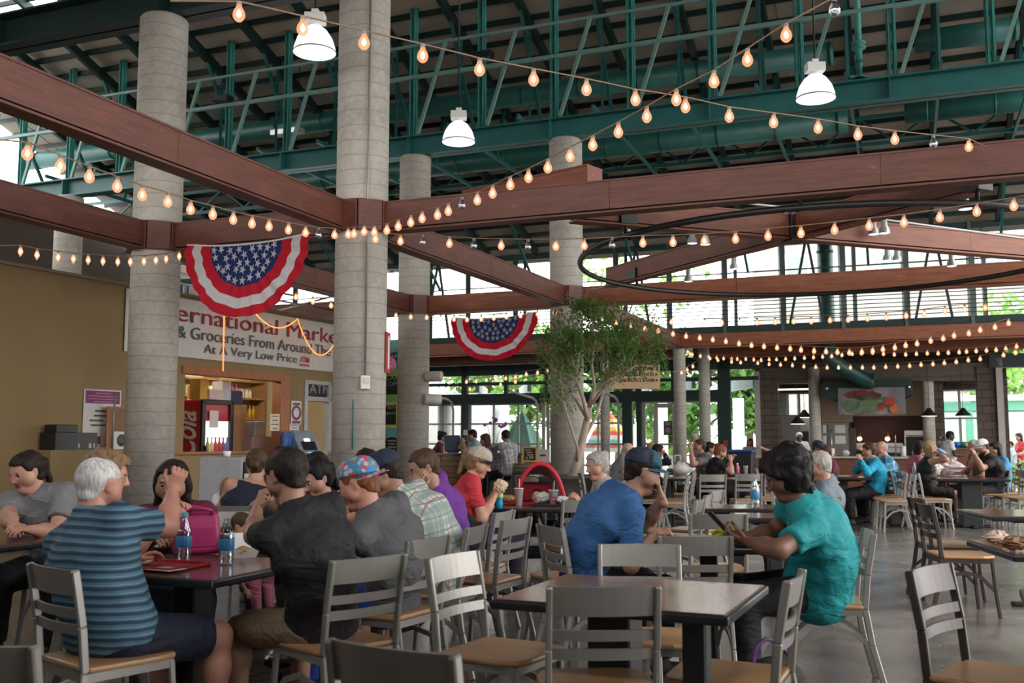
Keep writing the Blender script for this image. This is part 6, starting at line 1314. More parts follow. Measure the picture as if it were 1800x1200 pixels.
def person(label, hip, ang, head, gaze=None, pitch=15, roll=0, skin_='fair', hair=('short', 'brown'), top=('tee', 'grey'), bottom=('long', 'black'), cap=None, hands=None, build=1.0, s=1.0, seat=.45, stand=False, lod=0, poles=None, hdirs=None, pnorm=None, curl=.5, hs=1.0, knees=None, glasses=False, beard=None, group=None, feet=True, z0=0.0, legs=True, twist=0.0, slouch=.06, neckback=0.02, loose=0.0):
    rz = R(ang - 90); ca, sa = math.cos(-rz), math.sin(-rz)
    def loc(w): x, y = w[0] - hip[0], w[1] - hip[1]; return V3(x * ca - y * sa, x * sa + y * ca, w[2] - z0)
    def ldir(d): return V3(d[0] * ca - d[1] * sa, d[0] * sa + d[1] * ca, d[2])
    UP = V3(0, 0, 1)
    Hc = loc(P(*head)); zh = (.92 if stand else seat + .085) * (s if stand else 1)
    g_ = ang if gaze is None else gaze
    f = ldir((math.cos(R(g_)) * math.cos(R(pitch)), math.sin(R(g_)) * math.cos(R(pitch)), -math.sin(R(pitch))))
    hr = nrm(np.cross(f, UP)); hu = np.cross(hr, f); hr, hu = hr * math.cos(R(roll)) + hu * math.sin(R(roll)), hu * math.cos(R(roll)) - hr * math.sin(R(roll))
    k = s * hs
    pel = V3(0, 0, zh); neck = Hc - hu * .10 * k - f * neckback * k - UP * .045 * s
    sp = neck - pel; L = np.linalg.norm(sp); sd = nrm(sp)
    fw = nrm(V3(0, 1, 0) - sd * sd[1]); rt = np.cross(fw, sd); tw = R(twist); rt_s = rt * math.cos(tw) + fw * math.sin(tw); fw_s = fw * math.cos(tw) - rt * math.sin(tw)
    def spine(t): return pel + sp * t - fw * slouch * s * math.sin(PI * t) * 1.0
    b = build; w_ = s * b
    bl = lambda x: 1 + (b - 1) * x
    waist, chest, upper = spine(.36), spine(.66), spine(.90)
    sh = {}
    for sg in (-1, 1): sh[sg] = upper + rt_s * sg * .165 * s * bl(.55) - sd * .015 * s
    h = (.0125, .0165, .024)[lod]; hh_ = (.0062, .0085, .013)[lod]
    torso = [(pel, waist, .118 * s * bl(.8), .108 * s * bl(1.0), rt, 1.38), (waist, chest, .108 * s * bl(1.0), .112 * s * bl(.75), rt, 1.40), (chest, upper, .112 * s * bl(.7), .070 * s * bl(.5), rt_s, 1.75), (sh[-1], sh[1], .058 * s * bl(.6), .058 * s * bl(.6)), (upper, neck + sd * .01, .075 * s, .056 * s)]
    if b > 1.15: torso.append((spine(.28) + fw * .05 * s * (b - 1) * 2, spine(.42) + fw * .05 * s * (b - 1) * 2, .10 * s * b, .10 * s * b, rt, 1.3))
    LU, LF = .285 * s, .245 * s; arms = {}
    hands = hands or {}
    for sg, nm in ((-1, 'l'), (1, 'r')):
        S0 = sh[sg]; tgt = hands.get(nm)
        T = loc(P(*tgt)) if tgt is not None else S0 + rt * sg * .03 + fw * .28 * s - UP * .34 * s
        d = T - S0; dl = np.linalg.norm(d); mxl = (LU + LF) * .995
        if dl > mxl: T = S0 + d / dl * mxl; d = T - S0; dl = mxl
        pole = loc(P(*poles[nm])) - S0 if poles and nm in poles else (-UP * 1.0 + rt * sg * .55 - fw * .35)
        dn = d / dl; x = (LU * LU - LF * LF + dl * dl) / (2 * dl); y = math.sqrt(max(1e-6, LU * LU - x * x)); pv = nrm(pole - dn * (pole @ dn)); E = S0 + dn * x + pv * y
        hd = nrm(T - E)
        if hdirs and nm in hdirs: hd = nrm(ldir(hdirs[nm]))
        pn = -UP + rt * (-sg) * .5
        if pnorm and nm in pnorm: pn = ldir(pnorm[nm])
        pn = nrm(pn - hd * (pn @ hd)); arms[sg] = (S0, E, T, hd, pn)
    # legs
    LT, LC = .43 * s, .42 * s; lg = {}
    for sg, nm in ((-1, 'l'), (1, 'r')):
        hj = pel + V3(.095 * s * bl(.5) * sg, .0, -.02 * s)
        if stand: kn = hj + V3(.01 * sg, .02, -LT); an = kn + V3(0, -.02, -LC + .0); an[2] = max(an[2], .07)
        else:
            kn = hj + V3(.07 * s * sg, LT * .985, -.045 * s) if not (knees and nm in knees) else loc(P(*knees[nm])); kd = kn - hj; kn = hj + kd / np.linalg.norm(kd) * LT
            an = kn + V3(.01 * sg, -.02, -(kn[2] - .08)) if s > .8 else kn + V3(0, .02, -LC)
            if s > .8 and kn[2] > LC + .1: an = kn + V3(0, .05, -LC)
        lg[sg] = (hj, kn, an)
    A = lambda sg: arms[sg]
    limb = []
    for sg in (-1, 1):
        S0, E, T, hd, pn = arms[sg]; ab = bl(.5)
        limb += [(S0, E, .050 * s * ab, .041 * s * ab), (E, E * .6 + T * .4, .041 * s * ab, .040 * s * ab), (E * .6 + T * .4, T, .040 * s * ab, .026 * s)]
        hj, kn, an = lg[sg]; limb += [(hj, kn, .082 * s * bl(.6), .056 * s * bl(.4)), (kn, kn * .65 + an * .35, .054 * s * bl(.4), .056 * s * bl(.4)), (kn * .65 + an * .35, an, .056 * s * bl(.4), .036 * s)]
    allp = torso + limb if legs else torso + limb[:3] + limb[6:9]
    pts = np.array([q for pr in allp for q in pr[:2]]); F0 = Field(pts.min(0) - .22 * w_, pts.max(0) + .22 * w_, h).put(allp, .03 * s)
    F0.put([(neck - sd * .02, Hc - hu * .05 * k - f * .015 * k, .056 * s * bl(.35), .052 * k * bl(.2))], .02 * s)
    v0, q0 = F0.mesh(); parts = [(v0, q0, 0)]
    # head
    def H(x, y, z): return Hc + (hr * x + f * y + hu * z) * k
    fat = bl(.30); hp = [(H(0, -.022, .034), H(0, .012, .034), .078 * k, .076 * k), (H(0, -.02, .03), H(0, .03, .0), .070 * k, .066 * k * fat), (H(0, .036, -.02), H(0, .050, -.083), .056 * k * fat, .036 * k * fat), (H(-.045, .04, -.035), H(.045, .04, -.035), .034 * k * fat, .034 * k * fat), (H(0, .070, -.098), H(0, .072, -.096), .021 * k * fat, .021 * k * fat)]
    fd = [(H(-.03, .085, .026), H(.03, .085, .026), .012 * k, .012 * k), (H(0, .094, .014), H(0, .114, -.026), .008 * k, .012 * k), (H(-.011, .101, -.030), H(.011, .101, -.030), .009 * k, .009 * k), (H(-.014, .088, -.060), H(.014, .088, -.060), .010 * k, .010 * k), (H(-.010, .087, -.070), H(.010, .087, -.070), .010 * k, .010 * k)]
    for sg in (-1, 1): fd.append((H(.074 * sg, -.004, .016), H(.072 * sg, -.002, -.022), .014 * k, .009 * k, fw * 0 + nrm(f), 1.5))
    Fh = Field(np.array([Hc - .17 * k, H(0, 0, -.14) - .08 * k]).min(0), Hc + .17 * k, hh_); Fh.put(hp, .03 * k); Fh.put([(neck + sd * .02, H(0, -.02, -.06), .054 * s * bl(.35), .050 * k * bl(.2))], .025 * k); Fh.put(fd, .010 * k)
    if lod < 2:
        for sg in (-1, 1): Fh.sub(H(.031 * sg, .099, .006), .0145 * k)
    v1, q1 = Fh.mesh()
    if len(q1):
        cen = (v1[q1].mean(1) - Hc) / k; lx, ly, lz = cen @ hr, cen @ f, cen @ hu
        mi = np.where((np.abs(lx) < .023) & (ly > .085) & (lz < -.050) & (lz > -.079), 1, 0); parts.append((v1, q1, mi))
    if lod < 2:
        for sg in (-1, 1):
            Fe = Field(H(.030 * sg, .086, .006) - .02 * k, H(.030 * sg, .086, .006) + .02 * k, .003 * k); Fe.put([(H(.030 * sg, .0835, .006), H(.030 * sg, .0836, .006), .0125 * k, .0125 * k)], .001); ve, qe = Fe.mesh()
            if len(qe): ce = (ve[qe].mean(1) - H(.030 * sg, .0835, .006)) / k; mi = np.where((ce @ f > .0085) , 3, 2); parts.append((ve, qe, mi))
    # hands
    hf = (.0048, .0060, .009)[lod]
    for sg, nm in ((-1, 'l'), (1, 'r')):
        S0, E, T, hd, pn = arms[sg]; sdv = np.cross(hd, pn) * sg; cu = curl[nm] if isinstance(curl, dict) else curl; q = s
        pr = [(T - hd * .03 * q, T + hd * .01 * q, .026 * q, .022 * q), (T + hd * .01 * q, T + hd * .075 * q, .0155 * q, .015 * q, nrm(sdv), 2.25)]; fg = []
        for i, (off, ln) in enumerate(((.030, .066), (.010, .074), (-.010, .069), (-.029, .055))):
            a0 = T + (hd * .080 + sdv * off) * q; th = cu * 1.0 + .05 * i; d1 = hd * math.cos(th) + pn * math.sin(th) + sdv * off * 1.2; a1 = a0 + nrm(d1) * ln * .46 * q; th2 = th + cu * 1.25; d2 = hd * math.cos(th2) + pn * math.sin(th2); a2 = a1 + nrm(d2) * ln * .32 * q; th3 = th2 + cu * .8; d3 = hd * math.cos(th3) + pn * math.sin(th3); a3 = a2 + nrm(d3) * ln * .26 * q
            fg += [(a0, a1, .0092 * q, .0085 * q), (a1, a2, .0085 * q, .0078 * q), (a2, a3, .0078 * q, .0066 * q)]
        t0 = T + (hd * .022 + sdv * .028 + pn * .006) * q; t1 = t0 + nrm(hd * .75 + sdv * .65 + pn * .35) * .042 * q; t2 = t1 + nrm(hd * .9 + sdv * .15 + pn * (.25 + .6 * cu)) * .034 * q; fg += [(T + hd * .01 * q, t0, .016 * q, .014 * q), (t0, t1, .0125 * q, .0105 * q), (t1, t2, .0102 * q, .008 * q)]
        ap = np.array([x for p_ in pr + fg for x in p_[:2]]); Fq = Field(ap.min(0) - .04, ap.max(0) + .04, hf * max(.6, s)); Fq.put(pr, .014 * q); Fq.put(fg, .004 * q); v2, q2 = Fq.mesh(); parts.append((v2, q2, 0))
    me = np_mesh('person', parts, [SKIN[skin_], LIP, EYEW, EYED])
    root = bpy.data.objects.new('person', me); COL.objects.link(root); root.location = (hip[0], hip[1], z0); root.rotation_euler = (0, 0, rz); tag(root, label, 'person', group)
    # clothing
    kind, tm = top; mt = CL[tm]; o_ = .013 * s; wob = (.0026 * s, 38 / s); tp_ = []
    hem = pel - sd * (.085 if kind != 'long_tail' else .14) * s; nk = neck - sd * (.012 if kind != 'tank' else .055) * s + fw * 0
    nn_ = nrm(sd * .9 + fw * .42)
    for i_, (a, b_, ra, rb, *rest) in enumerate(torso[:4]): tp_.append((a, b_, ra + o_ + (loose if i_ < 2 else 0), rb + o_ + (loose if i_ < 1 else loose * .4 if i_ == 1 else 0), *(rest if rest else (None, 1.0)), [(hem, -sd), (nk + sd * .042 * s, nn_)]))
    tp_.append((upper, neck - sd * .01, .084 * s, .072 * s, None, 1.0, [(nk + sd * .042 * s, nn_)]))
    if len(torso) > 5: a, b_, ra, rb, *rest = torso[5]; tp_.append((a, b_, ra + o_, rb + o_, *rest, [(hem, -sd)]))
    tp_.append((pel - sd * .09 * s, pel + sd * .02, .122 * s * bl(.8) + loose, .126 * s * bl(.9) + loose, rt, 1.40, [(hem, -sd)]))
    if kind == 'tank': tp_ = [t_ for i, t_ in enumerate(tp_) if i not in (3, 4)]
    sl_ = []
    if kind in ('tee', 'polo', 'long'):
        for sg in (-1, 1):
            S0, E, T, hd, pn = arms[sg]; ue = nrm(E - S0); fe = nrm(T - E)
            if kind == 'long': sl_ += [(S0, E, .066 * s * bl(.55), .054 * s * bl(.5)), (E, T, .054 * s * bl(.5), .040 * s, None, 1.0, [(T - fe * .015, fe)])]
            else: e_ = S0 + (E - S0) * (.72 if kind == 'polo' else .66); sl_ += [(S0, e_ + ue * .05, .066 * s * bl(.6), .060 * s * bl(.65), None, 1.0, [(e_, ue)])]
    ap = np.array([q for pr in tp_ + sl_ for q in pr[:2]]); Fs = Field(ap.min(0) - .24 * w_, ap.max(0) + .24 * w_, h); Fs.put(tp_, .035 * s, wob); Fs.put(sl_, .03 * s, wob); v, q = Fs.mesh()
    obj_np({'tank': 'tank_top', 'polo': 'polo_shirt', 'long': 'shirt', 'tee': 'shirt'}[kind], [(v, q, 0)], [mt], root)
    if legs:
        bk, bm = bottom; bp = [(pel + sd * .06 * s, pel - UP * .03 * s, .118 * s * bl(.8), .122 * s * bl(.8), rt, 1.42)]
        for sg in (-1, 1):
            hj, kn, an = lg[sg]; td = nrm(kn - hj); cdn = nrm(an - kn)
            if bk == 'shorts': e_ = hj + (kn - hj) * .86; bp += [(hj, kn, .097 * s * bl(.6), .080 * s * bl(.5), None, 1.0, [(e_, td)])]
            else: bp += [(hj, kn, .097 * s * bl(.6), .080 * s * bl(.4)), (kn, an, .080 * s * bl(.4), .060 * s, None, 1.0, [(an - cdn * .01, cdn)])]
        ap = np.array([q for pr in bp for q in pr[:2]]); Fs = Field(ap.min(0) - .2 * w_, ap.max(0) + .2 * w_, h); Fs.put(bp, .03 * s, wob); v, q = Fs.mesh(); obj_np('shorts' if bk == 'shorts' else 'trousers', [(v, q, 0)], [CL[bm]], root)
        if feet:
            for sg in (-1, 1):
                hj, kn, an = lg[sg]; fz = an - V3(0, 0, min(.045 * s, an[2] - .035)); ft = fz + V3(.02 * sg, .155 * s, -.012); Fs = Field(np.minimum(an, ft) - .1 * s, np.maximum(an, ft) + .1 * s, h * .8); Fs.put([(fz - V3(0, .03 * s, .005), ft, .042 * s, .034 * s, V3(1, 0, 0), 1.1), (an, fz, .042 * s, .042 * s)], .02 * s); Fs.cut(V3(0, 0, max(.002, fz[2] - .042)), V3(0, 0, -1)); v, q = Fs.mesh(); obj_np('shoe', [(v, q, 0)], [M_SHOE], root)
    # hair
    if hair:
        st, hc = hair; hm = HAIR[hc]; Fr = Field(Hc - .34 * k, Hc + .22 * k, hh_ * 1.15); cr = [(H(0, -.024, .038), H(0, .012, .040), .087 * k, .084 * k)]; fcut = [(H(0, .052, .062), None)]
        ww = (.0028 * k, 75 / k)
        if st == 'curly': cr = [(H(0, -.045, .045), H(0, .015, .055), .125 * k, .105 * k, hr, 1.06), (H(-.05, -.03, -.02), H(.05, -.03, -.02), .085 * k, .085 * k), (H(0, -.05, -.06), H(0, -.05, -.08), .085 * k, .07 * k)]; ww = (.0075 * k, 62 / k)
        elif st in ('bob', 'long', 'ponytail', 'bun'): cr = [(H(0, -.026, .040), H(0, .014, .042), .091 * k, .087 * k), (H(0, -.035, .0), H(0, -.04, -.03), .083 * k, .07 * k)]
        elif st == 'thin': cr = [(H(0, -.022, .034), H(0, .012, .036), .083 * k, .080 * k), (H(0, -.032, .0), H(0, -.04, -.04), .074 * k, .05 * k)]; ww = (.0016 * k, 50 / k)
        elif st == 'fluffy': cr = [(H(0, -.026, .045), H(0, .02, .050), .098 * k, .090 * k), (H(0, -.04, -.01), H(0, -.045, -.04), .078 * k, .06 * k)]; ww = (.006 * k, 60 / k)
        else: cr.append((H(0, -.035, .0), H(0, -.045, -.045), .076 * k, .05 * k))
        Fr.put(cr, .02 * k, ww)
        if st == 'long':
            for sg in (-1, 0, 1): Fr.put([(H(.062 * sg, -.045 + (.03 if sg else 0), .02), H(.07 * sg, -.06 + (.035 if sg else 0), -.24), .034 * k, .030 * k, hr, 1.3 if sg else 2.0)], .02 * k, (.004 * k, 60 / k))
        ax = [Fr.lo[i] + Fr.h * np.arange(Fr.n[i]) for i in range(3)]; G = (np.stack(np.meshgrid(*ax, indexing='ij'), -1) - Hc) / k; gx, gy, gz = G @ hr, G @ f, G @ hu
        y0 = {'curly': .062, 'fluffy': .058}.get(st, .048); z0_ = {'bald': -.9}.get(st, .072)
        face = np.maximum(np.maximum(y0 + .25 * np.maximum(0, gz) - gy, gz - z0_), np.abs(gx) - (.072 if st != 'long' else .066)); Fr.D = np.maximum(Fr.D, (-face * k).astype(np.float32))
        if st in ('short', 'thin', 'bald'): Fr.D = np.maximum(Fr.D, (np.maximum(np.maximum(-.088 - gz, -(gy + .9)), (gy * .6 - .015) - (gz + .02)) * k).astype(np.float32))
        if st == 'bald': Fr.D = np.maximum(Fr.D, ((gz - .035 + gy * .35) * k).astype(np.float32))
        if st in ('fluffy', 'bob'): Fr.D = np.maximum(Fr.D, ((gy - .055 - .5 * np.maximum(0, gz - .02)) * k).astype(np.float32)) if st == 'bob' else Fr.D
        if st == 'ponytail': Fr.put([(H(0, -.105, .03), H(0, -.125, .01), .03 * k, .032 * k), (H(0, -.125, .01), H(0, -.13, -.14), .032 * k, .018 * k)], .02 * k, ww)
        if st == 'bun': Fr.put([(H(0, -.095, .075), H(0, -.10, .08), .038 * k, .038 * k)], .012 * k, ww)
        if st == 'lowbun': Fr.put([(H(0, -.115, -.02), H(0, -.118, -.025), .04 * k, .038 * k)], .012 * k, ww)
        v, q = Fr.mesh()
        if len(q): obj_np('hair', [(v, q, 0)], [hm], root)
        if lod == 0 and st != 'none':
            pb = []
            for sg in (-1, 1):
                Fb = Field(H(.03 * sg, .09, .03) - .04 * k, H(.03 * sg, .09, .03) + .04 * k, .004 * k); Fb.put([(H(.014 * sg, .0965, .024), H(.032 * sg, .0945, .029), .0038 * k, .0042 * k), (H(.032 * sg, .0945, .029), H(.047 * sg, .085, .023), .0042 * k, .003 * k)], .003); v, q = Fb.mesh(); pb.append((v, q, 0))
            obj_np('eyebrows', pb, [hm], root)
    if beard:
        Fb = Field(Hc - .2 * k, Hc + .15 * k, hh_ * 1.2); Fb.put([(H(-.045, .03, -.05), H(0, .066, -.10), .032 * k, .035 * k), (H(.045, .03, -.05), H(0, .066, -.10), .032 * k, .035 * k), (H(-.02, .09, -.048), H(.02, .09, -.048), .009 * k, .009 * k)], .02 * k, (.002, 80)); v, q = Fb.mesh(); obj_np('beard', [(v, q, 0)], [HAIR[beard]], root)
    if cap:
        cm, bmt, back, ctilt = cap[:4]; fr_ = cap[4] if len(cap) > 4 else None; cdir = -1 if back else 1
        f2 = nrm(f * math.cos(R(ctilt)) + hu * math.sin(R(ctilt))); u2 = np.cross(hr, f2)
        def Q(x, y, z): return Hc + (hr * x + f2 * y + u2 * z) * k
        Fc = Field(Hc - .2 * k, Hc + .2 * k, hh_ * 1.1); Fc.put([(Q(0, -.022, .05), Q(0, .018, .052), .094 * k, .090 * k)], .01); Fc.cut(Q(0, 0, .042), -u2); v, q = Fc.mesh()
        mats = [CL[cm]]; mi = 0
        if fr_: c_ = (v[q].mean(1) - Hc) / k; mi = np.where(c_ @ f2 > .03, 1, 0); mats = [CL[cm], CL[fr_]]
        co = obj_np('cap', [(v, q, mi)], mats, root); bm_ = MB().sh(True); N = 12; rows = 5
        for lay in (0, 1):
            for j in range(rows):
                for i in range(N + 1):
                    a = PI * i / N; rr_ = j / (rows - 1); x = -math.cos(a) * (.082 + .004 * rr_); y0_ = .082 * math.sin(a); yy = y0_ + rr_ * .075 * math.sin(a) ** .7 if 0 < i < N else y0_
                    zz = .046 - .22 * x * x / .08 * .9 - .10 * (rr_ * .075) + .0 - lay * .004; bm_.v.append(tuple(Q(x, cdir * (yy + .01), zz)))
        for lay in (0, 1):
            for j in range(rows - 1):
                for i in range(N): q_ = lay * rows * (N + 1) + j * (N + 1) + i; bm_.f.append((q_, q_ + 1, q_ + N + 2, q_ + N + 1)); bm_.m.append(0); bm_.sm.append(True)
        j = rows - 1
        for i in range(N): a_ = j * (N + 1) + i; b2 = rows * (N + 1) + a_; bm_.f.append((a_, a_ + 1, b2 + 1, b2)); bm_.m.append(0); bm_.sm.append(True)
        bm_.build('brim', CL[bmt], co)
    if glasses:
        m_ = MB()
        for sg in (-1, 1): m_.tube([H(.031 * sg + .022 * math.cos(2 * PI * i / 14), .102, .004 + .018 * math.sin(2 * PI * i / 14)) for i in range(14)], .0018 * k, 5, True); m_.tube([H(.053 * sg, .1, .008), H(.078 * sg, .05, .012), H(.079 * sg, -.01, .008)], .0018 * k, 5)
        m_.tube([H(-.009, .105, .006), H(.009, .105, .006)], .0018 * k, 5); m_.build('glasses', M_CHROME, root)
    if kind == 'polo':
        Fk = Field(neck - .14 * s, neck + .14 * s, h * .7); Fk.put([(neck - sd * .005 * s, neck + sd * .022 * s, .078 * s * bl(.3), .066 * s * bl(.3), None, 1.0, [(neck + sd * .030 * s, nn_)])], .01); v, q = Fk.mesh(); obj_np('collar', [(v, q, 0)], [mt], root)
    return root
M_SHOE = plain('shoe_dark', (.04, .038, .036), .6)
# ------------------------------------------------------------------ the people at the near tables
person('white haired man in striped blue polo seen from behind, raising one hand', (-1.70, 4.33), 58, (172, 852, 4.42), 64, 8, 0, 'pink', ('thin', 'white'), ('polo', 'stripe'), ('shorts', 'navy'), hands={'r': (304, 862, 4.72), 'l': (232, 992, 4.75)}, poles={'r': (330, 990, 4.5)}, hdirs={'r': (.3, .1, .9)}, pnorm={'r': (-.4, .9, .1)}, build=1.28, curl={'r': .75, 'l': .4}, slouch=.03)
person('man in black T-shirt and tan shorts leaning on the table, back to camera', (-.86, 4.60), 136, (505, 836, 4.50), 140, 18, 0, 'tan', ('short', 'dark'), ('tee', 'black'), ('shorts', 'tan'), hands={'l': (452, 893, 4.82), 'r': (478, 888, 4.95)}, poles={'l': (410, 1010, 4.55), 'r': (640, 1000, 5.0)}, hdirs={'l': (.3, .2, 1)}, pnorm={'l': (.6, .5, 0)}, build=1.0, curl=.8, slouch=.09)
person('woman in printed grey T-shirt with dark tied hair at the far left table', (-2.97, 6.75), -100, (48, 828, 6.45), -118, 22, 0, 'fair', ('ponytail', 'dark'), ('tee', 'grey'), ('long', 'black'), hands={'r': (22, 928, 6.05), 'l': (48, 930, 6.1)}, poles={'l': (150, 930, 6.6), 'r': (-60, 930, 6.6)}, build=1.45, slouch=.03)
person('person with fluffy sandy hair and glasses in a green top behind the white haired man', (-2.10, 5.32), 25, (186, 836, 5.22), 18, 10, 0, 'pink', ('fluffy', 'sandy'), ('tee', 'green'), ('long', 'navy'), hands={'r': (283, 921, 4.98), 'l': (300, 900, 5.3)}, glasses=True, build=1.1)
person('woman with long dark hair half hidden by the raised hand', (-1.96, 6.02), -80, (302, 848, 5.72), -84, 12, 0, 'tan', ('long', 'dark'), ('tee', 'maroon'), ('long', 'black'), hands={'r': (272, 948, 5.35), 'l': (330, 950, 5.4)}, slouch=.03)
person('woman with sleek dark ponytail looking down at her food', (-1.32, 6.92), 195, (556, 840, 6.3), 232, 26, 0, 'fair', ('ponytail', 'black'), ('tee', 'black'), ('long', 'black'), hands={'l': (520, 930, 6.1), 'r': (505, 925, 6.4)})
person('man in backwards floral cap and grey T-shirt bending over the table', (-.64, 5.36), 152, (632, 850, 5.18), 168, 24, 0, 'pink', ('short', 'red'), ('tee', 'charcoal'), ('long', 'royal'), ('floralcap', 'floralcap', True, 12), hands={'l': (596, 925, 5.55), 'r': (598, 915, 5.75)}, poles={'l': (590, 1010, 5.3)}, build=1.08, slouch=.10)
person('man in navy cap and plaid shirt leaning forward', (-.44, 6.05), 168, (678, 832, 5.92), 178, 30, 0, 'tan', ('short', 'dark'), ('polo', 'plaid'), ('shorts', 'tan'), ('capnavy', 'capnavy', False, 6), hands={'l': (622, 928, 6.0), 'r': (620, 922, 6.25)}, build=1.1, slouch=.12)
person('man in purple shirt with one hand at his mouth', (-.44, 6.98), 188, (746, 822, 6.55), 205, 22, 0, 'tan', ('short', 'brown'), ('long', 'purple'), ('long', 'black'), hands={'l': (733, 862, 6.35), 'r': (712, 905, 6.6)}, hdirs={'l': (.1, -.1, 1)}, pnorm={'l': (.3, .9, 0)}, poles={'l': (745, 960, 6.4)}, build=1.08, curl=.8)
person('toddler with white hair bow at the family table', (-1.08, 6.42), -100, (600, 888, 6.22), -120, 12, 0, 'fair', ('short', 'dark'), ('tee', 'white'), ('long', 'pinkc'), s=.50, hs=1.35, seat=.52, hands={'l': (613, 903, 6.1), 'r': (588, 925, 6.1)}, curl=.9, feet=False)
person('baby with wispy brown hair sitting at the handbag table', (-1.62, 5.86), -15, (425, 925, 5.72), -20, 18, 0, 'fair', ('short', 'brown'), ('tee', 'white'), ('long', 'pinkc'), s=.45, hs=1.4, seat=.50, feet=False)
person('woman in navy tank top with brown hair seen from behind', (-2.10, 8.02), 80, (452, 816, 7.92), 95, 12, 0, 'fair', ('lowbun', 'brown'), ('tank', 'navy'), ('long', 'black'), hands={'r': (500, 870, 8.3), 'l': (405, 885, 8.3)}, build=1.15, lod=1)
person('small child with golden hair beside the woman in navy', (-2.42, 8.35), 60, (404, 862, 8.1), 40, 15, 0, 'fair', ('fluffy', 'sandy'), ('tee', 'white'), ('long', 'navy'), s=.58, hs=1.25, seat=.5, lod=1, feet=False)
person('person in dark floral blouse behind the ponytail woman', (-1.38, 8.0), 195, (555, 822, 7.75), 190, 20, 0, 'fair', ('short', 'dark'), ('polo', 'floral'), ('long', 'black'), lod=1, build=1.1, slouch=.0)
person('dark haired person mostly hidden behind the two caps', (-1.18, 8.3), -90, (644, 818, 8.25), -95, 5, 0, 'fair', ('fluffy', 'dark'), ('tee', 'maroon'), ('long', 'black'), lod=1)
person('woman in red T-shirt and tan cap holding a sandwich wrap', (-.38, 8.72), 12, (841, 813, 8.72), -5, 22, 0, 'fair', ('ponytail', 'sandy'), ('tee', 'red'), ('long', 'navy'), ('captan', 'black', False, 4, None), hands={'r': (871, 868, 8.62), 'l': (874, 862, 8.85)}, hdirs={'r': (.5, .3, .8), 'l': (.5, -.1, .8)}, poles={'r': (850, 940, 8.5)}, lod=0, curl=.9)
person('baby lying in the red stroller', (.26, 10.05), -95, (944, 872, 10.0), -100, -5, 0, 'fair', ('short', 'dark'), ('tee', 'maroon'), ('long', 'charcoal'), s=.42, hs=1.45, seat=.62, lod=1, feet=False)
person('woman in grey T-shirt with pinned up fair hair, from behind', (.90, 9.32), 185, (1050, 818, 9.15), 205, 12, 0, 'fair', ('bun', 'grey'), ('tee', 'lgrey'), ('long', 'black'), hands={'l': (1022, 884, 8.95), 'r': (1015, 880, 9.2)}, poles={'l': (1050, 930, 8.95)}, build=1.1, lod=0)
person('man in blue T-shirt and teal cap with a hand over his mouth', (.44, 6.02), 14, (1128, 829, 5.92), 6, 20, 0, 'tan', ('short', 'dark'), ('tee', 'blue'), ('long', 'black'), ('capnavy', 'capteal', False, 6, 'capteal'), hands={'l': (1164, 876, 5.9), 'r': (1152, 934, 5.78)}, poles={'l': (1170, 1000, 6.2), 'r': (1095, 1010, 5.7)}, hdirs={'l': (-.3, .1, 1), 'r': (1, .25, 0)}, pnorm={'l': (-1, 0, -.2)}, build=1.08, curl={'l': .6, 'r': .7}, slouch=.12, hs=1.02)
person('woman in teal T-shirt with curly black hair looking at her phone', (1.72, 5.70), 172, (1381, 836, 5.46), 178, 26, 0, 'brown', ('curly', 'black'), ('tee', 'teal'), ('long', 'black'), hands={'l': (1312, 951, 5.36), 'r': (1308, 944, 5.66)}, poles={'l': (1440, 985, 4.9), 'r': (1440, 985, 6.2)}, hdirs={'l': (-1, .1, .25), 'r': (-1, -.1, .25)}, pnorm={'l': (.2, .5, .8), 'r': (.2, -.6, .8)}, build=1.34, curl=.55, slouch=.08, loose=.02)
person('grey haired man in denim shirt behind the woman in teal', (2.82, 9.25), 155, (1440, 818, 9.1), 165, 12, 0, 'tan', ('short', 'grey'), ('polo', 'denim'), ('long', 'black'), hands={'l': (1400, 880, 9.0)}, glasses=True, build=1.12, lod=0, hs=1.06)
# ------------------------------------------------------------------ people by the bar, the far tables and the kitchen
def far_p(label, hp, ang, head, **k):
    Y = hp[1]; x = GX(hp[0], Y); k.setdefault('lod', 2); return person(label, (x, Y), ang, head, **k)
far_p('woman in maroon with dark hair bun behind the bar', (772, 21.9), 5, (778, 768, 21.8), gaze=0, hair=('bun', 'dark'), top=('long', 'maroon'), seat=.60)
far_p('man in light blue T-shirt sitting at the bar', (842, 20.9), 172, (830, 765, 20.8), gaze=175, hair=('short', 'dark'), top=('tee', 'lblue'), bottom=('long', 'black'), seat=.62, hands={'l': (814, 777, 20.6), 'r': (812, 775, 21)})
far_p('woman in lilac top with long brown hair at the bar', (866, 20.5), 165, (853, 773, 20.4), gaze=172, hair=('long', 'brown'), top=('long', 'lilac'), bottom=('long', 'black'), seat=.58)
far_p('man in grey checked shirt sitting at the bar', (892, 20.2), 130, (889, 766, 20.3), gaze=118, skin_='tan', hair=('short', 'dark'), top=('polo', 'bwplaid'), bottom=('long', 'black'), seat=.60, hands={'l': (862, 788, 20.6)}, build=1.1)
far_p('bald man in grey T-shirt bending over his table', (1092, 15.4), 0, (1104, 792, 15.5), gaze=-8, pitch=35, hair=('bald', 'grey'), top=('tee', 'grey'), hands={'r': (1112, 818, 15.3)}, build=1.15)
far_p('fair haired woman beside the dark haired one beyond the blue cap', (1138, 18.2), 0, (1146, 791, 18.2), gaze=10, hair=('bob', 'blond'), top=('tee', 'grey'))
far_p('woman with dark hair and dark top eating beyond the blue cap', (1152, 17.6), 5, (1156, 793, 17.6), gaze=0, hair=('bob', 'dark'), top=('long', 'navy'), hands={'r': (1168, 797, 17.4)})
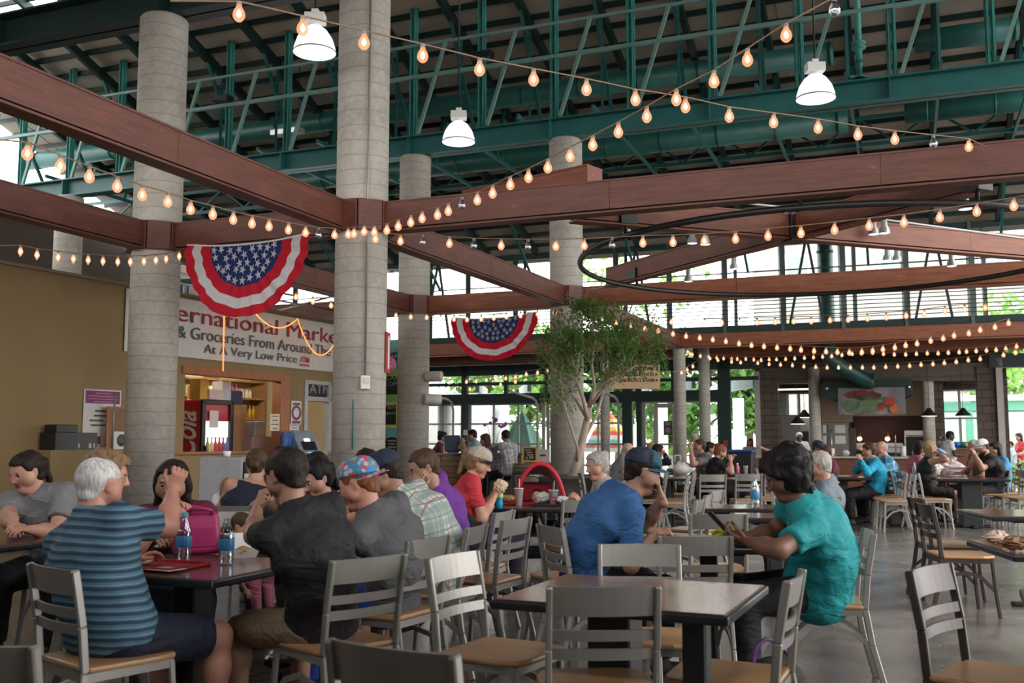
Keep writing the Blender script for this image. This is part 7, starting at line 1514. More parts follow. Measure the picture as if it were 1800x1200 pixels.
far_p('man in dark grey T-shirt drinking at the farther long table', (1240, 17.3), 175, (1230, 784, 17.2), gaze=185, pitch=0, skin_='tan', hair=('short', 'brown'), top=('tee', 'dgrey'), hands={'l': (1214, 790, 16.9)}, poles={'l': (1212, 815, 16.8)}, build=1.2, lod=1)
far_p('woman in black with auburn bun looking at her hands', (1258, 17.0), 5, (1266, 794, 17.0), gaze=0, pitch=25, hair=('bun', 'red'), top=('tee', 'black'), hands={'r': (1284, 808, 16.8), 'l': (1286, 807, 17.1)}, lod=1)
far_p('person in bright blue behind the woman in black', (1249, 18.8), 5, (1248, 788, 18.8), gaze=-10, hair=('bob', 'dark'), top=('tee', 'skyblue'))
far_p('person in white walking outside the entrance door', (1220, 27.6), 180, (1220, 769, 27.6), gaze=200, pitch=5, hair=('short', 'white'), top=('tee', 'white'), bottom=('shorts', 'tan'), stand=True, z0=-.2, hands={'l': (1212, 800, 27.5), 'r': (1228, 800, 27.7)})
far_p('person with auburn hair in white outside the open doorway', (1319, 27.8), -90, (1319, 777, 27.8), gaze=-95, hair=('long', 'red'), top=('tee', 'white'), bottom=('long', 'lgrey'), stand=True, s=.92, z0=-.2)
far_p('cook in white T-shirt with white hair behind the counter', (1404, 26.6), -95, (1405, 768, 26.5), gaze=-95, pitch=5, skin_='dark', hair=('fluffy', 'white'), top=('tee', 'white'), stand=True, legs=False, hands={'l': (1420, 796, 26.3), 'r': (1388, 796, 26.3)}, build=1.15, s=.97)
far_p('fair haired man stretching out his arm before the kitchen', (1392, 19.0), 178, (1378, 785, 19.0), gaze=180, hair=('short', 'blond'), top=('tee', 'pinkc'), hands={'l': (1336, 786, 18.8)}, poles={'l': (1345, 830, 18.8)})
far_p('person in blue with a dark cap in front of the kitchen', (1432, 18.4), -60, (1438, 787, 18.3), gaze=-50, skin_='tan', hair=('short', 'dark'), top=('tee', 'blue'), cap=('capnavy', 'capnavy', False, 5))
far_p('brown haired person half hidden by the grey haired man', (1452, 18.0), 178, (1452, 795, 18.0), gaze=180, skin_='tan', hair=('short', 'brown'), top=('tee', 'maroon'))
far_p('woman in turquoise with brown bobbed hair', (1534, 16.1), 172, (1528, 792, 16.1), gaze=172, hair=('bob', 'brown'), top=('long', 'turq'), hands={'l': (1513, 808, 15.9), 'r': (1513, 806, 16.3)}, build=1.2, lod=1)
far_p('balding man in turquoise checked shirt', (1558, 16.6), 172, (1549, 788, 16.6), gaze=182, skin_='pink', hair=('bald', 'grey'), top=('polo', 'turqplaid'), build=1.15, lod=1)
far_p('woman with long blond hair in black tank top drinking', (1626, 16.4), 0, (1635, 788, 16.4), gaze=5, pitch=-5, hair=('long', 'blond'), top=('tank', 'black'), bottom=('shorts', 'black'), hands={'r': (1652, 797, 16.2), 'l': (1658, 812, 16.5)}, poles={'r': (1645, 830, 16.0)}, lod=1)
far_p('dark haired person beside the blond woman drinking', (1612, 17.3), 0, (1617, 787, 17.3), gaze=0, hair=('long', 'dark'), top=('tee', 'pinkc'))
far_p('bearded man in black T-shirt with white and blue cap', (1742, 16.7), 178, (1727, 786, 16.6), gaze=182, pitch=25, skin_='tan', hair=('short', 'dark'), top=('tee', 'black'), cap=('white', 'lblue', False, 5), beard='dark', hands={'l': (1714, 799, 16.4), 'r': (1712, 797, 16.7)}, poles={'l': (1730, 840, 16.3)}, build=1.2, slouch=.1, lod=1)
far_p('grey haired person eating behind the bags on the table', (1718, 17.6), 185, (1712, 785, 17.5), gaze=190, skin_='tan', hair=('short', 'grey'), top=('tee', 'dgrey'))
far_p('person in bright blue behind the bearded man', (1757, 17.6), 178, (1750, 789, 17.6), gaze=180, hair=('long', 'dark'), top=('tee', 'skyblue'))
far_p('kitchen worker with dark hair by the white sash window', (1671, 25.0), 0, (1670, 766, 25.0), gaze=-10, skin_='dark', hair=('short', 'black'), top=('tee', 'white'), stand=True, legs=False)
far_p('person in red top with long dark hair outside by the train', (1791, 29.0), 180, (1791, 768, 29.0), gaze=190, hair=('long', 'dark'), top=('tee', 'red'), bottom=('long', 'navy'), stand=True, z0=-.2, s=.95)
far_p('child in pale blue outside by the train', (1776, 29.0), 150, (1776, 781, 29.0), gaze=160, hair=('short', 'dark'), top=('tee', 'lblue'), bottom=('shorts', 'navy'), stand=True, z0=-.2, s=.8)
# ------------------------------------------------------------------ things on the tables and between them
TZ = .7515
def on(name, px, py, label, cat, z=TZ, rz=0.0, group=None):
    p = PZ(px, py, z); return empty(name, p, rz, label, cat, group)
M_CLEAR = glassy('clear_plastic', (.80, .86, .90), .72, .05); M_CLEAR.node_tree.nodes['Glossy BSDF'].inputs[0].default_value = (.7, .75, .8, 1)
def water(px, py, label, cap, level, s=1.0):
    t = on('water_bottle', px, py, label, 'bottle'); m_ = MB(); m_.lathe([(1e-3, 0), (.030, 0), (.033, .008), (.033, .05), (.030, .06), (.033, .07), (.033, .13), (.028, .15), (.014, .185), (.0135, .20)], n=18, M=Matrix.Scale(s, 4)); m_.build('shell', M_CLEAR, t)
    m_ = MB(); m_.lathe([(.0336, .065), (.0342, .066), (.0342, .115), (.0336, .116)], n=18, M=Matrix.Scale(s, 4)); m_.build('blue_label', plain('water_label', (.03, .20, .42), .4), t)
    if cap: m_ = MB(); m_.lathe([(.0165, .195), (.0165, .215), (1e-3, .216)], n=14, M=Matrix.Scale(s, 4)); m_.build('cap', plain('bottle_cap_teal', (.05, .32, .40), .4), t)
water(322, 988, 'water bottle with teal cap in front of the pink handbag', True, .1, 1.12); water(397, 993, 'water bottle without cap right of the pink handbag', False, .1, 1.1)
water(1328, 893, 'clear water bottle on the pale gleaming table', False, .1, 1.25)
M_TRAY = plain('red_tray_plastic', (.34, .012, .02), .35, 0, .06)
def tray(px, py, w, d, rz, mat, label, z=TZ, loc=None):
    t = on('serving_tray', px, py, label, 'tray', z, rz) if loc is None else empty('serving_tray', loc, rz, label, 'tray'); m_ = MB(); m_.box((0, 0, .004), (w - .02, d - .02, .006)); m_.build('base', mat, t)
    m_ = MB()
    for (c, s_) in (((0, d / 2, .01), (w, .018, .018)), ((0, -d / 2, .01), (w, .018, .018)), ((w / 2, 0, .01), (.018, d, .018)), ((-w / 2, 0, .01), (.018, d, .018))): m_.box(c, s_)
    m_.build('rim', mat, t, .005, 1); return t
def plate(px, py, r, label, z=TZ + .009):
    t = on('plate', px, py, label, 'plate', z); m_ = MB(); m_.lathe([(1e-3, .002), (r * .62, .002), (r, .018), (r, .022), (r * .6, .006), (1e-3, .006)], n=24); m_.build('dish', M_WHITE, t); m_ = MB(); m_.lathe([(r - .004, .018), (r + .003, .021), (r - .004, .024)], n=24); m_.build('rim', M_WHITE, t); return t
tray(275, 996, .40, .28, R(-22), M_TRAY, 'red tray in front of the white haired man'); plate(236, 992, .085, 'white plate at the end of the red tray by the striped polo')
p = PZ(292, 1000, TZ + .01); m_ = MB(); m_.box((0, 0, .001), (.16, .11, .002)); tag(m_.build('napkin', M_PAPER, None, loc=p, rz=R(-30)), 'white napkin lying on the red tray', 'napkin')
def foam_box(px, py, label, w=.15, z=TZ, rz=0.2):
    t = on('foam_box', px, py, label, 'food box', z, rz); m_ = MB(); m_.prism([(-w / 2 + .02, -w / 2 + .02), (w / 2 - .02, -w / 2 + .02), (w / 2 - .02, w / 2 - .02), (-w / 2 + .02, w / 2 - .02)], 0, .006); n0 = len(m_.v)
    a, b_ = w / 2 - .02, w / 2; v = [(-a, -a, 0), (a, -a, 0), (a, a, 0), (-a, a, 0), (-b_, -b_, .045), (b_, -b_, .045), (b_, b_, .045), (-b_, b_, .045)]; m_.add(v, [(0, 1, 5, 4), (1, 2, 6, 5), (2, 3, 7, 6), (3, 0, 4, 7)]); m_.build('box', M_WHITE, t)
    m_ = MB(); m_.box((0, b_ + .025, .075), (w, .008, .08), M=Matrix.Rotation(-.6, 4, 'X')); m_.build('lid', M_WHITE, t)
foam_box(428, 978, 'open white foam box by the elbow of the man in black', .17); foam_box(412, 952, 'white foam box in front of the baby', .15, rz=-.3)
foam_box(590, 935, 'white foam tray between the floral cap and the man in black', .13)
def paper_cup(px, py, label, r=.042, h=.15, straw=True, mark=None, z=TZ):
    t = on('drink_cup', px, py, label, 'cup', z); m_ = MB(); m_.lathe([(1e-3, 0), (r * .72, 0), (r, h), (r * 1.05, h), (r * 1.05, h + .006), (r * .96, h + .004), (r * .7, .004), (1e-3, .004)], n=20); m_.build('cup', M_WHITE, t)
    m_ = MB(); m_.lathe([(r * 1.04, h + .004), (r * 1.02, h + .012), (r * .9, h + .012), (1e-3, h + .011)], n=20); m_.build('lid', M_CLEAR, t)
    if straw: m_ = MB(); m_.tube([(0, 0, h * .6), (.008, 0, h + .09)], .0035, 6); m_.build('straw', M_WHITE, t)
    if mark:
        m_ = MB(); n = 7; zz = (.55, .32)
        for k in range(n):
            a = -PI / 2 - .75 + 1.5 * k / n; q = r * (.9); m_.add([((r * .72 + r * .28 * zf + .001) * math.cos(aa), (r * .72 + r * .28 * zf + .001) * math.sin(aa), h * zf) for aa, zf in ((a, .3), (a + 1.5 / n, .3), (a + 1.5 / n, .58), (a, .58))], [(0, 1, 2, 3)])
        m_.build('red_emblem', plain('cup_red', (.55, .02, .04), .5), t)
        if mark == 'Coke':
            me = text_mesh('Coke', 1, .0, 0.0); x0, x1, y0, y1 = mesh_extent(me)
            for v in me.vertices: a = -PI / 2 + ((v.co.x - x0) / (x1 - x0) - .5) * 1.3; zf = .36 + (v.co.y - y0) / (y1 - y0) * .16; q = r * .72 + r * .28 * zf + .002; v.co = Vector((q * math.cos(a), q * math.sin(a), h * zf))
            me.materials.clear(); me.materials.append(M_WHITE); o = bpy.data.objects.new('script_lettering', me); COL.objects.link(o); o.parent = t
    return t
paper_cup(912, 888, 'tall white foam cup with straw on the stroller table'); paper_cup(973, 887, 'white paper cup with red cola emblem on the black tray', .046, .13, True, 'Coke'); paper_cup(566, 915, 'tall white cup with a small red mark by the ponytail woman', .042, .15, False, 'mark')
paper_cup(596, 925, 'short white foam cup in front of the toddler', .045, .08, False)
t = on('toddler_cup', 877, 894, 'blue toddler cup with lime green lid and straw', 'cup'); m_ = MB(); m_.lathe([(1e-3, 0), (.034, 0), (.036, .05), (.031, .08), (.036, .10)], n=18); m_.build('cup', plain('toddler_blue', (.01, .30, .52), .3), t); m_ = MB(); m_.lathe([(.038, .098), (.038, .125), (.02, .14), (1e-3, .142)], n=18); m_.build('lid', plain('lime_plastic', (.38, .55, .03), .35), t); m_ = MB(); m_.tube([(-.01, 0, .135), (-.014, 0, .165)], .008, 8); m_.tube([(.016, 0, .135), (.022, 0, .175)], .004, 6); m_.build('straw', plain('toddler_blue', (.01, .30, .52), .3), t)
tray(905, 886, .36, .26, R(-6), M_TRAY, 'red food tray on the stroller table'); tray(972, 888, .34, .26, R(-6), plain('black_tray', (.02, .02, .022), .4), 'black food tray with crumpled wrappers on the stroller table')
M_FOOD = plain('fried_food', (.42, .24, .10), .8, 0, .3, 30, .5); M_TIS = plain('tissue', (.70, .69, .67), .8, 0, .04)
p = PZ(893, 884, TZ + .01); crumple('fried_food', 'pile of fried food on the red tray', 'food', p, .055, M_FOOD, 3, (1.5, 1, .6)); p = PZ(955, 884, TZ + .01); crumple('wrapper', 'crumpled white wrapper on the black tray beside the cola cup', 'wrapper', p, .05, M_TIS, 5, (1.2, 1, .9))
p = PZ(990, 886, TZ + .01); crumple('wrapper', 'second crumpled white wrapper at the right of the black tray', 'wrapper', p, .045, M_TIS, 6, (1.4, 1, .7)); p = P(876, 858, 8.62); crumple('sandwich_wrap', 'wrapped sandwich held by the woman in red', 'food', p + Vector((.02, -.02, -.05)), .055, plain('wrap_paper', (.6, .45, .32), .7, 0, .1), 8, (1, .6, 1))
p = PZ(268, 965, TZ); crumple('napkin', 'crumpled tissue behind the red tray', 'napkin', p, .04, M_TIS, 2, (1.5, 1, .5)); p = PZ(470, 975, TZ); crumple('food_pile', 'food in the foam box by the man in black', 'food', PZ(428, 977, TZ + .008), .035, M_FOOD, 12, (1.2, 1, .6))
# pink handbag
t = on('handbag', 345, 972, 'bright pink leather handbag with buckles standing on the table', 'handbag', TZ, R(28)); M_PINK = plain('pink_leather', (.36, .012, .11), .4, 0, .08, 5, .2)
m_ = MB(); w, d, h = .25, .15, .215; v = [(-w / 2, -d / 2, 0), (w / 2, -d / 2, 0), (w / 2, d / 2, 0), (-w / 2, d / 2, 0), (-w * .42, -d * .32, h), (w * .42, -d * .32, h), (w * .42, d * .32, h), (-w * .42, d * .32, h)]
m_.add(v, [(3, 2, 1, 0), (4, 5, 6, 7), (0, 1, 5, 4), (1, 2, 6, 5), (2, 3, 7, 6), (3, 0, 4, 7)]); m_.build('body', M_PINK, t, .025, 3)
for y in (-.05, .05): m_ = MB(); m_.tube([(-.06, y * .7, .20), (-.05, y * 1.6, .235), (-.02, y * 2.0, .24), (.03, y * 2.0, .235), (.06, y * 1.6, .225), (.065, y * .7, .20)], .009, 8); m_.build('handle', M_PINK, t)
m_ = MB(); m_.box((0, -.068, .09), (.16, .012, .11)); m_.build('front_pocket', M_PINK, t, .01)
m_ = MB(); m_.lathe([(.012, -.003), (.02, -.003), (.02, .003), (.012, .003)], (.128, -.02, .11), 14, Matrix.Rotation(PI / 2, 4, 'Y')); m_.tube([(.128, -.02, .10), (.138, -.03, .03)], .006, 6); m_.build('buckle', plain('gold_metal', (.55, .36, .12), .3, .9), t)
# phone, caps, folded things on the pair's table
p = P(1262, 916, 5.5); t = empty('mobile_phone', p, 0, 'dark mobile phone held by the woman in teal', 'phone'); M = Matrix.Rotation(R(12), 4, 'Z') @ Matrix.Rotation(R(46), 4, 'Y'); m_ = MB(); m_.box((0, 0, 0), (.155, .075, .011), M=M); m_.build('case', M_BLACK, t, .004); m_ = MB(); m_.box(M @ Vector((0, 0, .0062)), (.14, .066, .001), M=M); m_.build('screen', plain('phone_screen', (.05, .06, .07), .1), t)
p = PZ(1275, 958, TZ); crumple('green_hat', 'yellow green cloth cap lying by the teal woman\'s arms', 'cap', p, .055, plain('olive_yellow', (.30, .33, .02), .7, 0, .2), 21, (1.4, 1, .8)); p = PZ(1313, 961, TZ); m_ = MB(); m_.box((0, 0, .02), (.15, .07, .04)); tag(m_.build('glasses_case', M_BLACK, None, .015, loc=p, rz=-.1), 'black spectacle case beside the green cap', 'case')
tray(1118, 958, .34, .24, R(-4), plain('navy_tray', (.02, .03, .09), .4), 'navy tray with lime cloth in front of the man in blue'); p = PZ(1124, 945, TZ + .012); m_ = MB(); m_.box((0, 0, .012), (.15, .09, .02)); tag(m_.build('lime_cloth', plain('lime_cloth', (.30, .42, .03), .8, 0, .2), None, .01, loc=p, rz=.1), 'folded lime green cloth on the navy tray', 'cloth')
p = PZ(1122, 965, TZ + .012); crumple('receipt_paper', 'white paper with blue print on the navy tray', 'paper', p, .05, plain('blue_white_paper', (.55, .56, .68), .7, 0, .3, 20), 7, (1.4, .9, .25))
for i, (px, py, sx2) in enumerate(((1752, 958, 1.4), (1785, 968, 1.6))): p = PZ(px, py, TZ); crumple('food_wrapper', ('pale crumpled food wrapper at the edge of the right hand table', 'brown cardboard food wrapper on the right hand table')[i], 'wrapper', p, .05, plain('wrap_%d' % i, ((.5, .36, .28), (.20, .10, .05))[i], .8, 0, .2), 30 + i, (sx2, 1, .7))
# bags on and by the far tables
p = PZ(1700, 834, TZ); p = Vector((7.25, 16.7, TZ)); crumple('plastic_bag', 'big pinkish white plastic bag piled on the far table', 'bag', p, .19, plain('bag_pinkish', (.62, .54, .55), .5), 41, (1.3, .9, .62)); crumple('plastic_bag', 'smaller white plastic bag beside the big one on the far table', 'bag', Vector((6.95, 16.55, TZ)), .12, M_BAG, 42, (1.2, 1, .9))
for i, (x, y, c) in enumerate(((6.72, 16.75, (.6, .6, .58)), (6.86, 16.85, (.58, .62, .6)), (7.02, 16.9, (.6, .58, .56)))): t = empty('sauce_bottle', (x, y, TZ), 0, ('pale squeeze bottle nearest the blond woman', 'pale squeeze bottle between the blond woman and the bags', 'pale squeeze bottle behind the bags')[i], 'bottle'); m_ = MB(); m_.lathe([(1e-3, 0), (.035, 0), (.038, .09), (.03, .14), (.012, .16), (1e-3, .16)], n=14); m_.build('body', plain('squeeze_%d' % i, c, .5), t); m_ = MB(); m_.lathe([(.014, .155), (.012, .17), (.004, .22), (1e-3, .22)], n=10); m_.build('nozzle', M_WHITE, t)
t = empty('sauce_bottle', (5.03, 17.25, TZ), 0, 'dark tall sauce bottle on the far table by the kitchen counter', 'bottle'); m_ = MB(); m_.lathe([(1e-3, 0), (.04, 0), (.042, .16), (.025, .2), (1e-3, .2)], n=14); m_.build('body', plain('dark_sauce', (.03, .012, .01), .3), t); m_ = MB(); m_.lathe([(.022, .2), (.022, .24), (1e-3, .24)], n=12); m_.build('cap', M_CHROME, t)
t = empty('drink_bottle', P(1655, 793, 16.15), 0, 'small blue drink bottle in the blond woman\'s hand', 'bottle'); M = Matrix.Rotation(R(-60), 4, 'Y'); m_ = MB(); m_.lathe([(1e-3, -.08), (.03, -.08), (.03, .05), (.012, .09), (1e-3, .1)], n=12, M=M); m_.build('shell', plain('blue_drink', (.15, .28, .5), .25), t); m_ = MB(); m_.lathe([(.014, .09), (.014, .11), (1e-3, .11)], n=10, M=M); m_.build('cap', M_WHITE, t)
t = empty('white_bag', (2.88, 16.95, TZ), 0, 'white plastic carrier bag with handles beside the drinking man', 'bag'); 
m_ = MB(); m_.sphere((0, 0, .11), .16, 16, (1, .7, .72)); r_ = random.Random(8); m_.v = [(x * (1 + r_.uniform(-.12, .12)), y * (1 + r_.uniform(-.12, .12)), max(0, z * (1 + r_.uniform(-.12, .12)))) for x, y, z in m_.v]; m_.build('body', M_BAG, t); m_ = MB()
for x in (-.08, .08): m_.tube([(x - .05, 0, .22), (x - .04, 0, .33), (x + .04, 0, .33), (x + .05, 0, .22)], .012, 6)
m_.build('handles', M_BAG, t)
t = empty('table_bottle', (3.82, 17.0, TZ), 0, 'pink drink bottle on the farther long table', 'bottle'); m_ = MB(); m_.lathe([(1e-3, 0), (.035, 0), (.035, .13), (.014, .18), (1e-3, .18)], n=12); m_.build('body', plain('pink_drink', (.6, .18, .25), .3), t); m_ = MB(); m_.lathe([(.016, .17), (.016, .2), (1e-3, .2)], n=10); m_.build('cap', M_WHITE, t)
t = paper_cup(1288, 826, 'white cup on the farther long table by the woman in black', .04, .14, False); t.location = (3.98, 17.1, TZ)
p = Vector((3.75, 16.85, TZ)); m_ = MB(); m_.box((0, 0, .015), (.25, .12, .03)); tag(m_.build('folded_cloth', CL['navy'], None, .01, loc=p, rz=-.2), 'folded navy cloth on the farther long table', 'cloth'); plate(1500, 830, .12, 'white plate on the table of the turquoise pair').location = (5.3, 16.05, TZ)
t = empty('shoulder_bag', (6.28, 17.25, .52), .2, 'bright blue bag hanging on a far grey chair', 'bag'); m_ = MB(); m_.sphere((0, 0, .16), .17, 14, (1, .55, 1.1)); m_.build('body', plain('bag_blue', (.01, .06, .38), .5, 0, .1), t); m_ = MB(); m_.tube([(-.1, 0, .28), (-.06, 0, .38), (.06, 0, .38), (.1, 0, .28)], .012, 6); m_.build('strap', plain('bag_blue', (.01, .06, .38), .5), t)
t = empty('dark_bag', (6.08, 15.9, 0), 0, 'dark brown bag on the floor beside the turquoise pair', 'bag'); m_ = MB(); m_.box((0, 0, .17), (.30, .18, .34)); m_.build('body', plain('bag_brown', (.05, .042, .04), .6), t, .04); m_ = MB(); m_.tube([(-.09, 0, .33), (-.06, 0, .44), (.06, 0, .44), (.09, 0, .33)], .012, 6); m_.build('handle', M_BLACK, t)
# backpacks
def backpack(loc, rz, label, sc=1.0):
    t = empty('backpack', loc, rz, label, 'backpack'); m_ = MB(); m_.sphere((0, 0, .25 * sc), .24 * sc, 18, (.68, .48, 1.06)); r_ = random.Random(int(loc[0] * 100)); m_.v = [(x, y * (1 + .08 * math.sin(z * 22)), z) for x, y, z in m_.v]; m_.build('body', CL['black'], t)
    m_ = MB(); m_.sphere((0, -.11 * sc, .17 * sc), .13 * sc, 14, (.85, .4, .9)); m_.build('front_pocket', CL['black'], t); m_ = MB(); m_.tube([(-.05 * sc, 0, .48 * sc), (0, 0, .54 * sc), (.05 * sc, 0, .48 * sc)], .011, 6)
    for x in (-.09, .09): m_.tube([(x * sc, .1 * sc, .42 * sc), (x * sc, .17 * sc, .28 * sc), (x * sc, .11 * sc, .08 * sc)], .016, 6)
    m_.build('straps', CL['black'], t)
backpack((-.33, 7.06, .42), R(-20), 'black backpack hung over a chair beside the man in purple', .82); backpack((-2.30, 7.25, .45), R(10), 'black backpack standing on a chair in front of the grey cabinet', .85)
m_ = MB(); t = empty('black_bag', (1.28, 5.0, 0), .3, 'black bag with purple strap on the floor below the table', 'bag'); m_.sphere((0, 0, .15), .17, 16, (1, .7, .85)); m_.v = [(x, y, max(0, z)) for x, y, z in m_.v]; m_.build('body', CL['black'], t); m_ = MB(); m_.tube([(-.1, 0, .22), (-.115, .0, .29), (-.09, 0, .35), (-.04, 0, .38), (.03, 0, .36), (.08, 0, .30), (.1, 0, .24)], .011, 6); m_.build('strap', plain('strap_purple', (.10, .02, .13), .6), t)
# stroller
t = empty('stroller', (.26, 10.12, 0), R(4), 'red and grey baby stroller behind the table, hood raised', 'stroller'); M_SRED = plain('stroller_red', (.50, .012, .03), .6, 0, .06); M_SGREY = plain('stroller_grey', (.38, .365, .36), .8, 0, .1, 6, .3)
m_ = MB().sh(True); N, K = 16, 8
for j in range(K + 1):
    ph = R(8 + 82 * j / K)
    for i in range(N + 1): a = PI * i / N; m_.v.append((-.235 * math.cos(a), -.25 + .50 * (1 - math.sin(ph)) * .9 + .02, .70 + .40 * math.sin(a) * (.72 + .28 * math.sin(ph)) + .012 * math.sin(i * 3 + j)))
for j in range(K):
    for i in range(N): q = j * (N + 1) + i; m_.f.append((q, q + 1, q + N + 2, q + N + 1)); m_.m.append(0); m_.sm.append(True)
m_.build('hood', M_SGREY, t); m_ = MB(); m_.tube([(-.24 * math.cos(PI * i / 20), -.235, .66 + .45 * math.sin(PI * i / 20)) for i in range(21)], .024, 10); m_.build('hood_rim', M_SRED, t)
m_ = MB(); m_.prism([(-.24, .42), (.18, .36), (.22, .46), (-.10, .55), (.24, .92), (.30, .90), (.36, .42)], -.19, .19, Matrix.Rotation(PI / 2, 4, 'Z') @ Matrix.Rotation(PI / 2, 4, 'X')); m_.build('seat', M_BLACK, t, .02); m_ = MB(); m_.box((0, .10, .74), (.34, .05, .34), M=Matrix.Rotation(R(-25), 4, 'X')); m_.build('seat_lining', M_SRED, t, .03)
m_ = MB()
for x in (-.22, .22): m_.tube([(x, -.30, .14), (x, .0, .55), (x, .38, 1.0)], .014, 8); m_.tube([(x, .30, .14), (x, -.05, .52), (x, -.24, .68)], .014, 8)
m_.tube([(-.22, .38, 1.0), (.22, .38, 1.0)], .016, 8); m_.tube([(-.22, .3, .14), (.22, .3, .14)], .012, 8); m_.tube([(-.22, -.22, .64), (.22, -.22, .64)], .016, 8); m_.build('frame', M_BLACK, t); m_ = MB(); m_.box((0, .05, .24), (.36, .42, .12)); m_.build('basket', M_BLACK, t, .03)
for x in (-.22, .22):
    for y in (-.30, .30):
        for dx in (-.035, .035):
            m_ = MB(); m_.lathe([(.045, -.015), (.10, -.018), (.105, 0), (.10, .018), (.045, .015)], (x + dx, y, .105), 18, Matrix.Rotation(PI / 2, 4, 'Y')); wh = m_.build('wheel', M_BLACK, t); m_ = MB(); m_.lathe([(1e-3, -.012), (.046, -.012), (.046, .012), (1e-3, .012)], (x + dx, y, .105), 12, Matrix.Rotation(PI / 2, 4, 'Y')); m_.build('hub', M_GREYM, wh)
# bar, stools, barrels, signs
M_PLANK = wood_mat('bar_planks', (.13, .072, .038), (.34, .20, .105), (3, 9, 14), .7); ba = P(750, 772, 20.3); bb = P(836, 772, 20.9)
t = empty('bar_counter', (ba.x, ba.y, 0), math.atan2(bb.y - ba.y, bb.x - ba.x), 'rustic plank fronted bar counter beside the speaker column', 'bar counter'); L = (bb - ba).length; hb = P(800, 800, 20.6).z
m_ = MB(); rr = random.Random(9)
for k in range(9):
    x = 0
    while x < L - .01: w = min(L - x, rr.uniform(.3, .6)); m_.box((x + w / 2, .25 + rr.uniform(-.008, .008), hb * (k + .5) / 9), (w - .008, .5, hb / 9 - .008)); x += w
m_.build('plank_front', M_PLANK, t); m_ = MB(); m_.box((L / 2, .26, hb + .02), (L + .08, .62, .045)); m_.build('top', plain('bar_top', (.09, .05, .03), .4), t, .006)
t2 = empty('bar_counter', (bb.x + .1, bb.y + .35, 0), R(8), 'dark bar top the drinkers lean on, continuing behind them', 'bar counter'); m_ = MB(); m_.box((.55, .55, hb / 2), (1.5, .3, hb)); m_.build('front_panel', plain('bar_dark', (.05, .03, .02), .6), t2); m_ = MB(); m_.box((.55, .5, hb + .02), (1.6, .5, .045)); m_.build('top', plain('bar_top', (.09, .05, .03), .4), t2)
p = P(795, 797, 20.7); t = empty('till_monitor', (p.x, p.y, hb + .044), R(15), 'dark blue till monitor on the plank bar', 'monitor'); m_ = MB(); m_.box((0, 0, .20), (.34, .04, .34), M=Matrix.Rotation(R(-12), 4, 'X')); m_.build('screen', plain('till_navy', (.018, .028, .07), .4), t, .015); m_ = MB(); m_.box((0, 0, .02), (.24, .2, .03)); m_.tube([(0, 0, .03), (0, 0, .12)], .025, 8); m_.build('stand', M_BLACK, t)
p = P(812, 797, 20.75); crumple('flower_posy', 'small pale posy standing by the till monitor', 'flowers', (p.x, p.y, hb + .044), .09, plain('posy', (.5, .5, .25), .7, 0, .3, 30), 17, (1, 1, 1.1))
p = P(818, 757, 20.9); m_ = MB(); m_.box((0, 0, 0), (.13, .01, .16)); tag(m_.build('paper_notice', M_PAPER, None, loc=Pb(818, 760, BG - .12), rz=GA), 'small white notice fixed on the dark door post by the bar', 'notice')
t = empty('orchid', (P(866, 772, 21.8).x, 21.8, 0), 0, 'purple orchid sprays rising behind the bar drinkers', 'plant'); m_ = MB(); rr = random.Random(4); q = P(866, 745, 21.8); st = []
for dx, dz in ((-.12, .0), (.02, .09), (.22, -.02)): m_.tube([(0, 0, .9), (dx * .5, 0, q.z - .25), (dx, 0, q.z + dz)], .006, 5); st.append((dx, q.z + dz))
m_.build('stems', M_GREEN, t); m_ = MB()
for x, z in st:
    for _ in range(6): m_.sphere((x + rr.uniform(-.08, .08), rr.uniform(-.04, .04), z + rr.uniform(-.05, .05)), .028, 8, (1.2, .6, 1))
m_.build('blossoms', plain('orchid_purple', (.30, .06, .34), .6), t); m_ = MB(); m_.lathe([(1e-3, .0), (.09, 0), (.13, .22), (.11, .22), (1e-3, .2)], n=16); m_.lathe([(1e-3, 0), (.05, 0), (.05, .75), (1e-3, .75)], n=10); m_.build('pot', M_WHITE, t); 
def stool(px, Y, label):
    p = P(px, 772, Y); t = empty('bar_stool', (p.x, p.y, 0), .3, label, 'stool'); m_ = MB(); m_.box((0, 0, .63), (.34, .34, .04)); m_.build('seat', M_BLACK, t, .01)
    for x in (-.15, .15):
        for y in (-.15, .15): m_ = MB(); m_.bar((x * 1.15, y * 1.15, 0), (x, y, .62), .03, .03, (0, 1, 0)); m_.build('leg', M_BLACK, t)
    m_ = MB()
    for z in (.22,): m_.bar((-.17, -.17, z), (.17, -.17, z), .02, .02); m_.bar((-.17, .17, z), (.17, .17, z), .02, .02); m_.bar((-.17, -.17, z), (-.17, .17, z), .02, .02); m_.bar((.17, -.17, z), (.17, .17, z), .02, .02)
    m_.build('footrest', M_BLACK, t)
for px, Y, l_ in ((843, 20.9, 'black bar stool of the man in light blue'), (866, 20.5, 'black bar stool of the woman in lilac'), (893, 20.2, 'black bar stool of the man in checks')): stool(px, Y, l_)
M_BARR = wood_mat('barrel_staves', (.17, .12, .085), (.32, .24, .17), (9, 9, 1.0), .8)
